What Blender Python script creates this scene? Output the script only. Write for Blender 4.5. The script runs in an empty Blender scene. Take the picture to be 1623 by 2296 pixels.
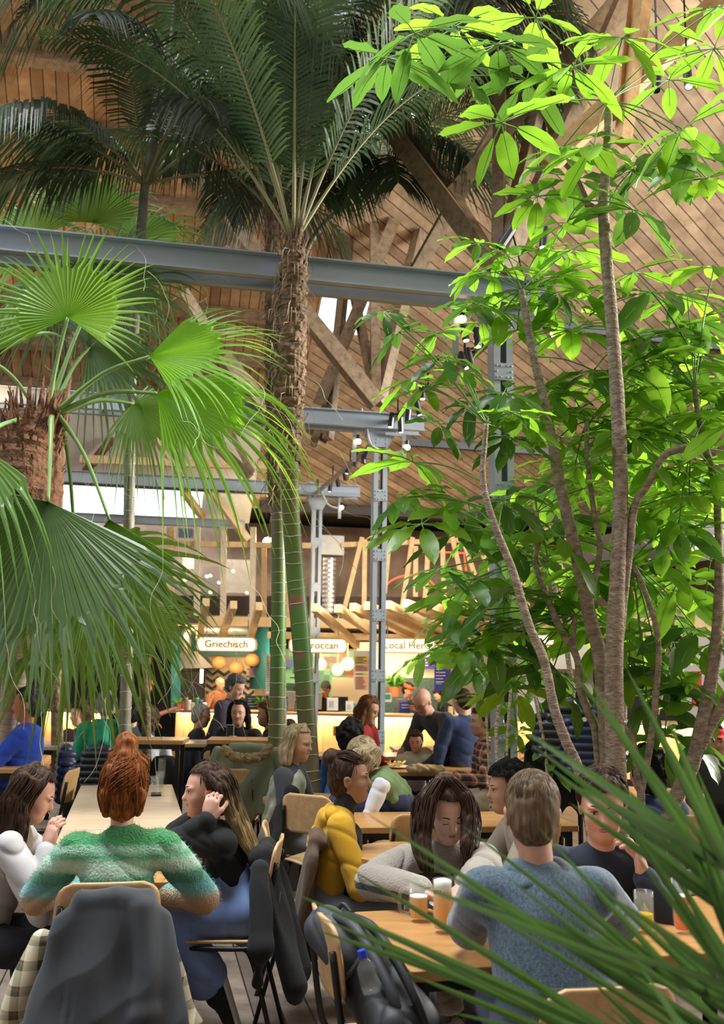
import bpy, math, random
import numpy as np
from mathutils import Vector, Matrix, noise
random.seed(7); rng = np.random.default_rng(7)
SC = bpy.context.scene; COL = SC.collection
R = math.radians
# ---------------------------------------------------------------- camera
F = 2170.0; PITCH = math.atan((1504-1148)/F); ROLL = R(.82); CZ = 1.65
fw = Vector((0, math.cos(PITCH), math.sin(PITCH))); u0 = Vector((0, -math.sin(PITCH), math.cos(PITCH))); r0 = Vector((1, 0, 0))
RT = r0*math.cos(ROLL)+u0*math.sin(ROLL); UP = u0*math.cos(ROLL)-r0*math.sin(ROLL)
cd = bpy.data.cameras.new('camera'); cam = bpy.data.objects.new('camera', cd); COL.objects.link(cam); SC.camera = cam
cam.matrix_world = Matrix((( RT.x, UP.x, -fw.x, 0), (RT.y, UP.y, -fw.y, 0), (RT.z, UP.z, -fw.z, CZ), (0, 0, 0, 1)))
cd.sensor_fit = 'HORIZONTAL'; cd.sensor_width = 36; cd.lens = 36*F/1623
cd.dof.use_dof = True; cd.dof.focus_distance = 4.7; cd.dof.aperture_fstop = 5.0
cd.clip_start = .05; cd.clip_end = 200
# ---------------------------------------------------------------- world and light
wd = bpy.data.worlds.new('sky'); SC.world = wd; wd.use_nodes = True
wn = wd.node_tree.nodes; wn['Background'].inputs[0].default_value = (.80, .90, 1.0, 1); wn['Background'].inputs[1].default_value = 2.5
def lamp(name, kind, loc, energy, color=(1, 1, 1), rot=None, size=1, sy=None, **kw):
    l = bpy.data.lights.new(name, kind); l.energy = energy; l.color = color
    o = bpy.data.objects.new(name, l); COL.objects.link(o); o.location = loc
    if rot: o.rotation_euler = rot
    if kind == 'AREA':
        l.size = size
        if sy: l.shape = 'RECTANGLE'; l.size_y = sy
    elif kind == 'SUN': l.angle = size
    elif kind in ('POINT', 'SPOT'): l.shadow_soft_size = size
    for k, v in kw.items(): setattr(l, k, v)
    return o
def look(a, b): return (Vector(b)-Vector(a)).to_track_quat('-Z', 'Y').to_euler()
sun = lamp('sunlight', 'SUN', (0, 0, 20), 4.8, (1, .95, .84), look((10, 1.2, 3.0), (0, 0, 0)), R(9))
lamp('skylight_daylight', 'AREA', (-2.0, 5.5, 16), 4200, (.93, .97, 1), look((-2.0, 5.5, 16), (-1.2, 5.5, 0)), 8, 7)
lamp('right_slope_fill', 'AREA', (11, 5.5, 8.4), 650, (1, .93, .84), look((11, 5.5, 8.4), (3.0, 15.5, 6.2)), 4, 2.5)  # unseen fill lamp, added to brighten the right roof slope
lamp('leaf_backlight', 'AREA', (9.5, 9.5, 5.4), 1150, (1, .98, .90), look((9.5, 9.5, 5.4), (2.0, 6.0, 3.2)), 3, 2.5)  # added lamp that backlights the tree leaves from the right
lamp('left_roof_fill', 'AREA', (-5.2, 10.5, 4.6), 55, (1, .66, .32), look((-5.2, 10.5, 4.6), (-5.0, 12.8, 8.5)), 1.6, .5)  # warm fill put in for the orange glow on the left roof
vs = SC.view_settings; SC.display_settings.display_device = 'sRGB'
vs.view_transform = 'Standard'; vs.look = 'None'; vs.gamma = 1; vs.exposure = 0.3; vs.use_curve_mapping = False
SC.cycles.max_bounces = 8; SC.cycles.transparent_max_bounces = 12; SC.cycles.transmission_bounces = 8; SC.cycles.diffuse_bounces = 4
SC.cycles.caustics_reflective = False; SC.cycles.caustics_refractive = False; SC.cycles.sample_clamp_indirect = 6
# ---------------------------------------------------------------- pixels to places
def W(x, y, d):
    v = fw*F+RT*(x-811.5)-UP*(y-1148)
    return Vector((0, 0, CZ))+v*(d/v.y)
def H(x, y, z):
    v = fw*F+RT*(x-811.5)-UP*(y-1148)
    return Vector((0, 0, CZ))+v*((z-CZ)/v.z)
BA = R(12)                                   # the hall is turned by this much
BX = Vector((math.cos(BA), math.sin(BA), 0)); BY = Vector((-math.sin(BA), math.cos(BA), 0)); Z = Vector((0, 0, 1))
# ---------------------------------------------------------------- materials
MC = {}
def mat(name, col, rough=.6, metal=0, var=0, scale=8, bump=0, trans=0, tcol=None, emit=None, es=1, glass=0, ior=1.45, spec=None, rand=0, stretch=None, sheen=0, alpha=None, col2=None, bscale=None):
    if name in MC: return MC[name]
    m = bpy.data.materials.new(name); m.use_nodes = True; nt = m.node_tree; N = nt.nodes; L = nt.links
    b = N['Principled BSDF']; b.inputs['Base Color'].default_value = (*col, 1); b.inputs['Roughness'].default_value = rough; b.inputs['Metallic'].default_value = metal
    if spec is not None: b.inputs['Specular IOR Level'].default_value = spec
    if sheen: b.inputs['Sheen Weight'].default_value = sheen; b.inputs['Sheen Roughness'].default_value = .5
    if glass: b.inputs['Transmission Weight'].default_value = glass; b.inputs['IOR'].default_value = ior
    if alpha is not None: b.inputs['Alpha'].default_value = alpha
    if emit: b.inputs['Emission Color'].default_value = (*emit, 1); b.inputs['Emission Strength'].default_value = es
    cs = None
    if var or bump or col2:
        tc = N.new('ShaderNodeTexCoord'); mp = N.new('ShaderNodeMapping'); L.new(tc.outputs['Object'], mp.inputs[0])
        if stretch: mp.inputs['Scale'].default_value = stretch
        nz = N.new('ShaderNodeTexNoise'); nz.inputs['Scale'].default_value = scale; nz.inputs['Detail'].default_value = 6; L.new(mp.outputs[0], nz.inputs['Vector'])
        if var or col2:
            rp = N.new('ShaderNodeValToRGB'); rp.color_ramp.elements[0].position = .3; rp.color_ramp.elements[1].position = .7
            c2 = col2 if col2 else tuple(min(1, c*(1+var)) for c in col)
            c1 = col if col2 else tuple(c*(1-var) for c in col)
            rp.color_ramp.elements[0].color = (*c1, 1); rp.color_ramp.elements[1].color = (*c2, 1); L.new(nz.outputs[0], rp.inputs[0]); cs = rp.outputs[0]
            L.new(cs, b.inputs['Base Color'])
        if bump:
            nb = nz
            if bscale: nb = N.new('ShaderNodeTexNoise'); nb.inputs['Scale'].default_value = bscale; nb.inputs['Detail'].default_value = 3; L.new(mp.outputs[0], nb.inputs['Vector'])
            bp = N.new('ShaderNodeBump'); bp.inputs['Strength'].default_value = bump; bp.inputs['Distance'].default_value = .02; L.new(nb.outputs[0], bp.inputs['Height']); L.new(bp.outputs[0], b.inputs['Normal'])
    if rand:
        oi = N.new('ShaderNodeObjectInfo'); hs = N.new('ShaderNodeHueSaturation'); mr = N.new('ShaderNodeMapRange')
        mr.inputs['To Min'].default_value = 1-rand; mr.inputs['To Max'].default_value = 1+rand; L.new(oi.outputs['Random'], mr.inputs['Value']); L.new(mr.outputs[0], hs.inputs['Value'])
        if cs: L.new(cs, hs.inputs['Color'])
        else: hs.inputs['Color'].default_value = (*col, 1)
        L.new(hs.outputs[0], b.inputs['Base Color'])
    if trans:
        t = N.new('ShaderNodeBsdfTranslucent'); t.inputs[0].default_value = (*(tcol or col), 1); mx = N.new('ShaderNodeMixShader'); mx.inputs[0].default_value = trans
        o = N['Material Output']; L.new(b.outputs[0], mx.inputs[1]); L.new(t.outputs[0], mx.inputs[2]); L.new(mx.outputs[0], o.inputs['Surface'])
    MC[name] = m; return m
def wood_mat(name, c1, c2, ax=(1, 12, 12), scale=3, rough=.55, plank=None, gap=(.02, .012, .008), pdir=(1, 0), bump=.15):
    """grainy timber; plank = board width, seams run along pdir in the object's x/y or x/z plane"""
    if name in MC: return MC[name]
    m = bpy.data.materials.new(name); m.use_nodes = True; nt = m.node_tree; N = nt.nodes; L = nt.links; b = N['Principled BSDF']; b.inputs['Roughness'].default_value = rough
    tc = N.new('ShaderNodeTexCoord'); mp = N.new('ShaderNodeMapping'); mp.inputs['Scale'].default_value = ax; L.new(tc.outputs['Object'], mp.inputs[0])
    nz = N.new('ShaderNodeTexNoise'); nz.inputs['Scale'].default_value = scale; nz.inputs['Detail'].default_value = 8; nz.inputs['Roughness'].default_value = .65; L.new(mp.outputs[0], nz.inputs['Vector'])
    rp = N.new('ShaderNodeValToRGB'); e = rp.color_ramp.elements; e[0].position = .3; e[1].position = .72; e[0].color = (*c1, 1); e[1].color = (*c2, 1); L.new(nz.outputs[0], rp.inputs[0]); out = rp.outputs[0]
    if plank:
        dt = N.new('ShaderNodeVectorMath'); dt.operation = 'DOT_PRODUCT'; dt.inputs[1].default_value = plank[1]; L.new(tc.outputs['Object'], dt.inputs[0])
        dv = N.new('ShaderNodeMath'); dv.operation = 'DIVIDE'; dv.inputs[1].default_value = plank[0]; L.new(dt.outputs['Value'], dv.inputs[0])
        fr = N.new('ShaderNodeMath'); fr.operation = 'FRACT'; L.new(dv.outputs[0], fr.inputs[0]); fl = N.new('ShaderNodeMath'); fl.operation = 'FLOOR'; L.new(dv.outputs[0], fl.inputs[0])
        wn_ = N.new('ShaderNodeTexWhiteNoise'); wn_.noise_dimensions = '1D'; L.new(fl.outputs[0], wn_.inputs['W'])
        mr = N.new('ShaderNodeMapRange'); mr.inputs['To Min'].default_value = .72; mr.inputs['To Max'].default_value = 1.25; L.new(wn_.outputs['Value'], mr.inputs['Value'])
        hs = N.new('ShaderNodeHueSaturation'); L.new(mr.outputs[0], hs.inputs['Value']); L.new(out, hs.inputs['Color'])
        lt = N.new('ShaderNodeMath'); lt.operation = 'LESS_THAN'; lt.inputs[1].default_value = plank[2]; L.new(fr.outputs[0], lt.inputs[0])
        mx = N.new('ShaderNodeMixRGB'); L.new(lt.outputs[0], mx.inputs[0]); L.new(hs.outputs[0], mx.inputs[1]); mx.inputs[2].default_value = (*gap, 1); out = mx.outputs[0]
    L.new(out, b.inputs['Base Color'])
    if bump:
        bp = N.new('ShaderNodeBump'); bp.inputs['Strength'].default_value = bump; bp.inputs['Distance'].default_value = .01; L.new(nz.outputs[0], bp.inputs['Height']); L.new(bp.outputs[0], b.inputs['Normal'])
    MC[name] = m; return m
def ramp_mat(name, stops, vec=(0, 0, 1), off=0, size=1, rough=.9, rep=False, noise_amt=.02, bscale=180, bump=.5, sheen=.3, const=False):
    """cloth dyed in bands that run across the direction vec"""
    if name in MC: return MC[name]
    m = bpy.data.materials.new(name); m.use_nodes = True; nt = m.node_tree; N = nt.nodes; L = nt.links; b = N['Principled BSDF']; b.inputs['Roughness'].default_value = rough; b.inputs['Sheen Weight'].default_value = sheen
    tc = N.new('ShaderNodeTexCoord'); dt = N.new('ShaderNodeVectorMath'); dt.operation = 'DOT_PRODUCT'; dt.inputs[1].default_value = vec; L.new(tc.outputs['Object'], dt.inputs[0])
    nz = N.new('ShaderNodeTexNoise'); nz.inputs['Scale'].default_value = bscale*.4; L.new(tc.outputs['Object'], nz.inputs['Vector'])
    a = N.new('ShaderNodeMath'); a.operation = 'MULTIPLY_ADD'; a.inputs[1].default_value = noise_amt*2; L.new(nz.outputs[0], a.inputs[0]); L.new(dt.outputs['Value'], a.inputs[2])
    mr = N.new('ShaderNodeMapRange'); mr.inputs['From Min'].default_value = off; mr.inputs['From Max'].default_value = off+size; L.new(a.outputs[0], mr.inputs['Value']); o = mr.outputs[0]
    if rep:
        mr.clamp = False; f = N.new('ShaderNodeMath'); f.operation = 'FRACT'; L.new(o, f.inputs[0]); o = f.outputs[0]
    rp = N.new('ShaderNodeValToRGB'); cr = rp.color_ramp; cr.interpolation = 'CONSTANT' if const else 'LINEAR'
    while len(cr.elements) > 1: cr.elements.remove(cr.elements[-1])
    cr.elements[0].position = stops[0][0]; cr.elements[0].color = (*stops[0][1], 1)
    for p_, c_ in stops[1:]: cr.elements.new(p_).color = (*c_, 1)
    L.new(o, rp.inputs[0]); L.new(rp.outputs[0], b.inputs['Base Color'])
    n2 = N.new('ShaderNodeTexNoise'); n2.inputs['Scale'].default_value = bscale; L.new(tc.outputs['Object'], n2.inputs['Vector'])
    bp = N.new('ShaderNodeBump'); bp.inputs['Strength'].default_value = bump; bp.inputs['Distance'].default_value = .01; L.new(n2.outputs[0], bp.inputs['Height']); L.new(bp.outputs[0], b.inputs['Normal'])
    MC[name] = m; return m
# ---------------------------------------------------------------- mesh building
class MB:
    def __init__(s): s.v = []; s.f = []
    def add(s, v, f):
        n = len(s.v); s.v += [tuple(a) for a in v]; s.f += [tuple(i+n for i in q) for q in f]; return s
    def hexa(s, c, ax, ay, az):
        c = Vector(c); ax = Vector(ax)/2; ay = Vector(ay)/2; az = Vector(az)/2
        v = [c+ax*i+ay*j+az*k for k in (-1, 1) for j in (-1, 1) for i in (-1, 1)]
        if ax.cross(ay).dot(az) < 0: return s.add(v, [(0, 1, 3, 2), (4, 6, 7, 5), (0, 4, 5, 1), (2, 3, 7, 6), (0, 2, 6, 4), (1, 5, 7, 3)])
        return s.add(v, [(0, 2, 3, 1), (4, 5, 7, 6), (0, 1, 5, 4), (2, 6, 7, 3), (0, 4, 6, 2), (1, 3, 7, 5)])
    def box(s, c, sx, sy, sz, a=0):
        x = Vector((math.cos(a), math.sin(a), 0)); y = Vector((-math.sin(a), math.cos(a), 0)); return s.hexa(c, x*sx, y*sy, Z*sz)
    def beam(s, a, b, w, h, up=Z):
        a = Vector(a); b = Vector(b); d = b-a; t = d.normalized(); sd = t.cross(Vector(up))
        if sd.length < 1e-3: sd = t.cross(Vector((0, 1, 0)))
        sd.normalize(); n = sd.cross(t); return s.hexa((a+b)/2, d, sd*w, n*h)
    def tube(s, P, rad, n=8, cap=True):
        P = [Vector(p) for p in P]; m = len(P)
        if not hasattr(rad, '__len__'): rad = [rad]*m
        t = (P[1]-P[0]).normalized(); u = t.orthogonal().normalized(); V = []
        for i in range(m):
            t = (P[min(i+1, m-1)]-P[max(i-1, 0)]); t = t.normalized() if t.length > 1e-9 else Vector((0, 0, 1))
            u = u-t*u.dot(t); u = u.normalized() if u.length > 1e-6 else t.orthogonal().normalized(); w = t.cross(u)
            V += [P[i]+(u*math.cos(2*math.pi*k/n)+w*math.sin(2*math.pi*k/n))*rad[i] for k in range(n)]
        Fc = [(i*n+k, i*n+(k+1) % n, (i+1)*n+(k+1) % n, (i+1)*n+k) for i in range(m-1) for k in range(n)]
        if cap: Fc += [tuple(range(n))[::-1], tuple((m-1)*n+k for k in range(n))]
        return s.add(V, Fc)
    def lathe(s, c, prof, n=20, ax=Z):
        c = Vector(c); ax = Vector(ax).normalized(); u = ax.orthogonal().normalized(); w = ax.cross(u); V = []
        for r_, z_ in prof: V += [c+ax*z_+(u*math.cos(2*math.pi*k/n)+w*math.sin(2*math.pi*k/n))*max(r_, 1e-4) for k in range(n)]
        m = len(prof); Fc = [(i*n+k, i*n+(k+1) % n, (i+1)*n+(k+1) % n, (i+1)*n+k) for i in range(m-1) for k in range(n)]
        Fc += [tuple(range(n))[::-1], tuple((m-1)*n+k for k in range(n))]
        return s.add(V, Fc)
    def ell(s, c, rx, ry, rz, n=12, M=None):
        c = Vector(c); V = []; h = n//2
        for i in range(h+1):
            th = math.pi*i/h
            for k in range(n):
                ph = 2*math.pi*k/n; p = Vector((rx*math.sin(th)*math.cos(ph), ry*math.sin(th)*math.sin(ph), -rz*math.cos(th))); V.append(c+(M@p if M else p))
        return s.add(V, [(i*n+k, i*n+(k+1) % n, (i+1)*n+(k+1) % n, (i+1)*n+k) for i in range(h) for k in range(n)])
    def grid(s, fn, nu, nv, thick=0):
        V = [Vector(fn(i/(nu-1), j/(nv-1))) for j in range(nv) for i in range(nu)]; Fc = [(j*nu+i, j*nu+i+1, (j+1)*nu+i+1, (j+1)*nu+i) for j in range(nv-1) for i in range(nu-1)]
        return s.add(V, Fc)
    def prism(s, pts, off):
        off = Vector(off); n = len(pts); V = [Vector(p) for p in pts]+[Vector(p)+off for p in pts]
        return s.add(V, [tuple(range(n))[::-1], tuple(range(n, 2*n))]+[(i, (i+1) % n, n+(i+1) % n, n+i) for i in range(n)])
def rbox(mb, c, sx, sy, sz, r, a=0, n=4):
    """box with rounded vertical edges"""
    pts = []
    for qx, qy, a0 in ((1, 1, 0), (-1, 1, 90), (-1, -1, 180), (1, -1, 270)):
        for k in range(n+1):
            t = R(a0+90*k/n); px = qx*(sx/2-r)+r*math.cos(t); py = qy*(sy/2-r)+r*math.sin(t)
            pts.append(Vector((c[0]+px*math.cos(a)-py*math.sin(a), c[1]+px*math.sin(a)+py*math.cos(a), c[2]-sz/2)))
    return mb.prism(pts, (0, 0, sz))
def wl(o):
    l = Vector((0, 0, 0))
    while o: l += o.location; o = o.parent
    return l
def mesh_from(name, V, Fc, m, smooth):
    me = bpy.data.meshes.new(name); me.from_pydata(V, [], Fc); me.validate(); me.update()
    if m: me.materials.append(m)
    if smooth: me.polygons.foreach_set('use_smooth', [True]*len(me.polygons))
    return me
def obj(name, mb, m=None, parent=None, smooth=False, solid=0, bevel=0, label=None, base=None):
    """one mesh object from world coordinates; a child is stored relative to its thing"""
    V = np.array(mb.v, float)
    if parent is not None: o3 = np.array(wl(parent))
    elif base is not None: o3 = np.array(base)
    else: o3 = np.zeros(3)
    me = mesh_from(name, (V-o3).tolist(), mb.f, m, smooth)
    o = bpy.data.objects.new(name, me); COL.objects.link(o)
    if parent is not None: o.parent = parent
    elif base is not None: o.location = base
    if solid: md = o.modifiers.new('thickness', 'SOLIDIFY'); md.thickness = solid; md.offset = 0
    if bevel: md = o.modifiers.new('soft_edges', 'BEVEL'); md.width = bevel; md.segments = 2; md.limit_method = 'ANGLE'
    if label: o['label'] = label
    return o
def tag(o, label, cat, group=None, kind=None):
    o['label'] = label; o['category'] = cat
    if group: o['group'] = group
    if kind: o['kind'] = kind
    return o
def thing(name, label, cat, loc=(0, 0, 0), group=None, rz=0):
    o = bpy.data.objects.new(name, None); COL.objects.link(o); o.location = loc; o.rotation_euler = (0, 0, rz); o.empty_display_size = .1
    return tag(o, label, cat, group)
def struct(name, mb, m, parent=None, **k):
    o = obj(name, mb, m, parent, **k)
    if parent is None: o['kind'] = 'structure'
    return o
def copy_tree(o, parent=None):
    kids = [c for c in ALLK.get(o.name, [])] if False else [c for c in COL.objects if c.parent == o]
    c = o.copy(); COL.objects.link(c); c.parent = parent
    for k in kids: copy_tree(k, c)
    return c
def place(o, loc, rz=0, label=None, group=None, s=None):
    o.location = loc; o.rotation_euler = (0, 0, rz)
    if label: o['label'] = label
    if group: o['group'] = group
    if s: o.scale = (s, s, s)
    return o
def text(name, s, size, m, parent, c, xdir, zdir=(0, 0, 1), depth=.004, bold=0, label=None, align='CENTER', sx=1):
    cu = bpy.data.curves.new(name, 'FONT'); cu.body = s; cu.size = size; cu.extrude = depth; cu.align_x = align; cu.align_y = 'CENTER'; cu.offset = bold; cu.resolution_u = 3
    to = bpy.data.objects.new('t', cu); COL.objects.link(to); dg = bpy.context.evaluated_depsgraph_get(); me = bpy.data.meshes.new_from_object(to.evaluated_get(dg)); bpy.data.objects.remove(to); me.name = name
    x = Vector(xdir).normalized(); z = Vector(zdir).normalized(); n = x.cross(z); c = Vector(c)-wl(parent)
    Mx = Matrix(((x.x, z.x, n.x, c.x), (x.y, z.y, n.y, c.y), (x.z, z.z, n.z, c.z), (0, 0, 0, 1)))
    me.transform(Matrix.Diagonal((sx, 1, 1, 1))); me.transform(Mx); me.materials.clear(); me.materials.append(m)
    o = bpy.data.objects.new(name, me); COL.objects.link(o); o.parent = parent
    if label: o['label'] = label
    return o
# ================================================================ structure of the hall
M_steel = mat('painted_steel', (.33, .38, .44), .45, .0, var=.08, scale=3, bump=.05)
M_dark = mat('black_metal', (.012, .013, .016), .45, .3)
M_timb = wood_mat('timber_old', (.13, .08, .042), (.36, .245, .14), (3, 3, 3), 4)
M_timb2 = wood_mat('timber_light', (.55, .36, .17), (.80, .58, .32), (2, 2, 2), 3)
M_white = mat('white_paint', (.78, .76, .72), .7, var=.05)
def Bp(u, v, z=0): return BX*u+BY*v+Z*z
SL = R(30); SD = BY*-math.cos(SL)+Z*math.sin(SL); RN = BX.cross(SD).normalized(); RP0 = Bp(0, 18.5, 4.75)
def RP(x, y):
    c = Vector((0, 0, CZ)); v = fw*F+RT*(x-811.5)-UP*(y-1148); t = (RP0-c).dot(RN)/v.dot(RN); return c+v*t
# floor: weathered boards
fm = wood_mat('floor_boards', (.09, .065, .05), (.26, .20, .16), (1, 1, 1), 5, .5, plank=(.14, (BX.x+.0, BX.y, 0), .06), gap=(.01, .008, .006))
mb = MB(); mb.hexa((0, 13, -.1), (44, 0, 0), (0, 44, 0), (0, 0, .2)); struct('floor', mb, fm)
q1 = (BX*math.sin(R(34))+SD*math.cos(R(34)))
diag = wood_mat('roof_boards_diagonal', (.30, .19, .105), (.62, .43, .26), (1.5, 1.5, 1.5), 2.5, .7, plank=(.155, tuple(q1), .09), gap=(.018, .011, .007))
strt = wood_mat('roof_boards_straight', (.25, .13, .055), (.52, .31, .15), (1.5, 1.5, 1.5), 2.5, .7, plank=(.15, tuple(BX), .08), gap=(.018, .011, .007))
def slab(u0_, u1, s0, s1, t=.06, off=0):
    c = RP0+BX*((u0_+u1)/2)+SD*((s0+s1)/2)+RN*off; mb = MB(); return mb.hexa(c, BX*(u1-u0_), SD*(s1-s0), RN*t)
# lower plane spans s=0 (far, low) to s=13 (near, high); skylight slots left open between the pieces
struct('ceiling_right', slab(3.05, 16, 0, 12.2), diag)
struct('ceiling_left', slab(-16, 2.3, 2.55, 12.2), strt)
struct('ceiling_middle', slab(1.75, 2.3, 0, 12.2, .06, .02), strt) if False else None
for k, (a, b) in enumerate(((2.55, 4.5), (5.2, 7.9), (8.8, 12.2))):
    struct('ceiling_middle', slab(2.3, 3.05, a, b, .06), diag)
# white boarded bay low on the left, open to the daylight beside it
struct('ceiling_white', slab(-9.5, 1.75, .62, 2.55, .07, -.02), M_white)
struct('ceiling_middle', slab(1.75, 3.05, 0, 2.55, .06), diag)
struct('ceiling_white', slab(.80, 1.75, -.5, .62, .07, -.02), M_white)
struct('ceiling_white', slab(-9.5, -2.5, -.9, .62, .07, -.02), M_white)
# roof edge board along the foot of the right slope
mb = MB(); mb.hexa(Bp(9, 18.3, 4.72), BX*14.2, BY*.3, Z*.16); struct('trim_1', mb, mat('dark_fascia', (.05, .04, .035), .6))
# the right slope ends in a dark low ceiling over the stalls
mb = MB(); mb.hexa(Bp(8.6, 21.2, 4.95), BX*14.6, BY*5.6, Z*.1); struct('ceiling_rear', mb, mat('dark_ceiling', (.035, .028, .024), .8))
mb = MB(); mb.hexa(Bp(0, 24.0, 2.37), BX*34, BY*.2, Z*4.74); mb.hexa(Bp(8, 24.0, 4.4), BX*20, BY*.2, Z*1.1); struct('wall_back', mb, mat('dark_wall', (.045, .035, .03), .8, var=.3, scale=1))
# crossbars under the right slope
for (x0, y0, x1, y1, w) in ((1180, 700, 1700, 768, .10), (905, 972, 1300, 1000, .09)):
    t = MB(); a = RP(x0, y0); b = RP(x1, y1); t.beam(a+Z*-.16, b+Z*-.16, w, w*1.4); t2 = thing('cable_tray', 'dark cable tray across the diagonal boards, %s' % ('behind the tall tree crown' if y0 < 800 else 'right of the middle steel column'), 'cable tray', (a+b)/2, 'cable trays'); obj('tray', t, mat('tray_grey', (.10, .10, .11), .5, .5), t2)
    t = MB(); t.tube([a+Z*-.22, b+Z*-.22], .018, 6); obj('pipe', t, M_dark, t2)
# side walls and the roof over the viewer, with an open roof light left of the trees
M_wallb = mat('brown_side_wall', (.20, .13, .08), .8, var=.3, scale=1)
mb = MB(); mb.hexa(Bp(-12.5, 8, 2.6), BX*.2, BY*32, Z*5.2); struct('wall_left', mb, M_wallb)
mb = MB(); mb.hexa(Bp(12.5, 8, 2.6), BX*.2, BY*32, Z*5.2); struct('wall_right', mb, M_wallb)
mb = MB(); mb.hexa(Bp(0, -8, 2.6), BX*25, BY*.2, Z*5.2); struct('wall_front', mb, M_wallb)
mb = MB(); mb.hexa(Bp(0, -2.4, 8.6), BX*30, BY*math.cos(R(25))*11.5+Z*math.sin(R(25))*11.5, RN*0+Z*.1); struct('ceiling_front', mb, strt)
mb = MB(); mb.hexa(Bp(7.4, 5.6, 9.6), BX*12.6-Z*1.9, BY*6.4+Z*.5, Z*.1); struct('ceiling_shade', mb, diag)  # unseen roof piece, added to keep the treetops in shade
# purlins on the left slope
for k, s in enumerate((3.0, 3.9, 4.8, 5.7, 6.6, 7.5, 8.4, 9.3, 10.2)):
    t = MB(); t.hexa(RP0+BX*-6.8+SD*s-RN*-.0+RN*(-.16 if RN.z > 0 else .16), BX*17.6, SD*.13, RN*.2)
    o = obj('purlin', t, M_timb, None); tag(o, 'brown roof purlin under the left boards, %s from the bottom' % ['lowest', 'second', 'third', 'fourth', 'fifth', 'sixth', 'seventh', 'eighth', 'ninth'][k], 'purlin', 'purlins of the left slope')
# ---------------------------------------------------------------- steel frames: double channel beams on riveted columns
def channel(mb, a, b, h, fl=.075, t=.012, side=1):
    d = (b-a).normalized(); n = Z.cross(d).normalized()*side
    mb.beam(a, b, t, h); 
    for s in (-1, 1): mb.beam(a+Z*(s*(h/2-t/2))+n*fl/2, b+Z*(s*(h/2-t/2))+n*fl/2, fl, t)
def steel_beam(u0_, u1, v, zt, h, label, gap=.26):
    t = thing('steel_beam', label, 'steel beam', Bp((u0_+u1)/2, v, zt-h/2), 'steel beams')
    for s in (-1, 1):
        mb = MB(); channel(mb, Bp(u0_, v+s*gap/2, zt-h/2), Bp(u1, v+s*gap/2, zt-h/2), h, side=-1 if s > 0 else -1); obj('channel', mb, M_steel, t)
    mb = MB()
    for k in range(5): mb.beam(Bp(u1-.3-k*1.9, v-gap/2, zt-h*.5), Bp(u1-.3-k*1.9, v+gap/2, zt-h*.5), .05, h*.5)
    obj('spacer', mb, M_steel, t); return t
BV = (7.5, 12.05, 16.55); BT = (4.94, 4.96, 4.86)
steel_beam(-6, 3.22, BV[0], BT[0], .2, 'nearest grey steel double beam crossing behind the palm trunk')
steel_beam(-8, 3.35, BV[1], BT[1], .21, 'second grey steel double beam, behind the fan palm leaves')
steel_beam(-10, 3.45, BV[2], BT[2], .2, 'third grey steel double beam, just above the bright opening')
steel_beam(-10, 1.6, 18.2, 4.42, .15, 'farthest pale beam over the upstairs glazing', .1)
def rivet(mb, c, r=.011): mb.ell(c-BY*0, r, r, r, 6)
def column(pt, zb, ztop, w, plates, label):
    """two flat-faced channels tied by riveted plates, flared head under the beam"""
    x, y = pt.x, pt.y; base = Vector((x, y, zb)); t = thing('steel_column', label, 'column', base, 'riveted steel columns'); leg = w*.33
    for s in (-1, 1):
        mb = MB(); c = base+BX*(s*(w-leg)/2); zc = (ztop+zb)/2
        mb.hexa(Vector((c.x, c.y, zc))-BY*.07, BX*leg, BY*.014, Z*(ztop-zb)); mb.hexa(Vector((c.x, c.y, zc))+BY*.07, BX*leg, BY*.014, Z*(ztop-zb)); mb.hexa(Vector((c.x, c.y, zc))+BX*(s*leg*.42), BX*.012, BY*.14, Z*(ztop-zb))
        obj('channel', mb, M_steel, t)
    for z in plates:
        mb = MB(); c = Vector((x, y, z))-BY*.084; mb.hexa(c, BX*w*1.02, BY*.012, Z*.15)
        for i in (-1, 1):
            for j in (-1, 0, 1): rivet(mb, c-BY*.008+BX*(i*w*.38)+Z*(j*.05), .010)
            for j in (-1, 1): rivet(mb, c-BY*.008+BX*(i*w*.17)+Z*(j*.05), .010)
        obj('batten_plate', mb, M_steel, t)
    mb = MB(); P = [base*1 for _ in range(0)]
    for s in (-1, 1):
        o = BY*(s*.084); b0 = Vector((x, y, ztop-.22)); b1 = Vector((x, y, ztop-.05)); b2 = Vector((x, y, ztop))
        mb.prism([b0-BX*w*.52+o, b0+BX*w*.52+o, b1+BX*w*1.05+o, b2+BX*w*1.05+o, b2-BX*w*1.05+o, b1-BX*w*1.05+o], BY*(s*.012))
        for i in (-1, 1):
            for j in range(3): rivet(mb, b0+BX*(i*w*.36)+o*1.15+Z*(-.0+j*.05), .011)
    mb.hexa(Vector((x, y, ztop+.008)), BX*w*2.3, BY*.3, Z*.016); obj('head_plate', mb, M_steel, t)
    mb = MB(); mb.hexa(base+Z*.01, BX*w*1.9, BY*.32, Z*.02); obj('foot_plate', mb, M_steel, t)
c1, c2, c3 = W(1121, 760, 8.0), W(851, 1000, 12.4), W(711, 1130, 16.9)
def zs(x, ys, d): return [W(x, y, d).z for y in ys]
column(c1, 0, BT[0]-.2, .172, zs(1123, (840, 910, 1104, 1290, 1460, 1640), 8.0), 'nearest riveted grey steel column, half hidden by the young trees')
column(c2, 0, BT[1]-.21, .178, zs(850, (1113, 1246, 1380, 1514, 1650), 12.4), 'middle riveted grey steel column, left of the local food stall sign')
column(c3, 0, BT[2]-.2, .165, zs(710, (1217, 1317, 1417, 1520), 16.9), 'farthest riveted grey steel column, right of the green palm trunks')
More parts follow.
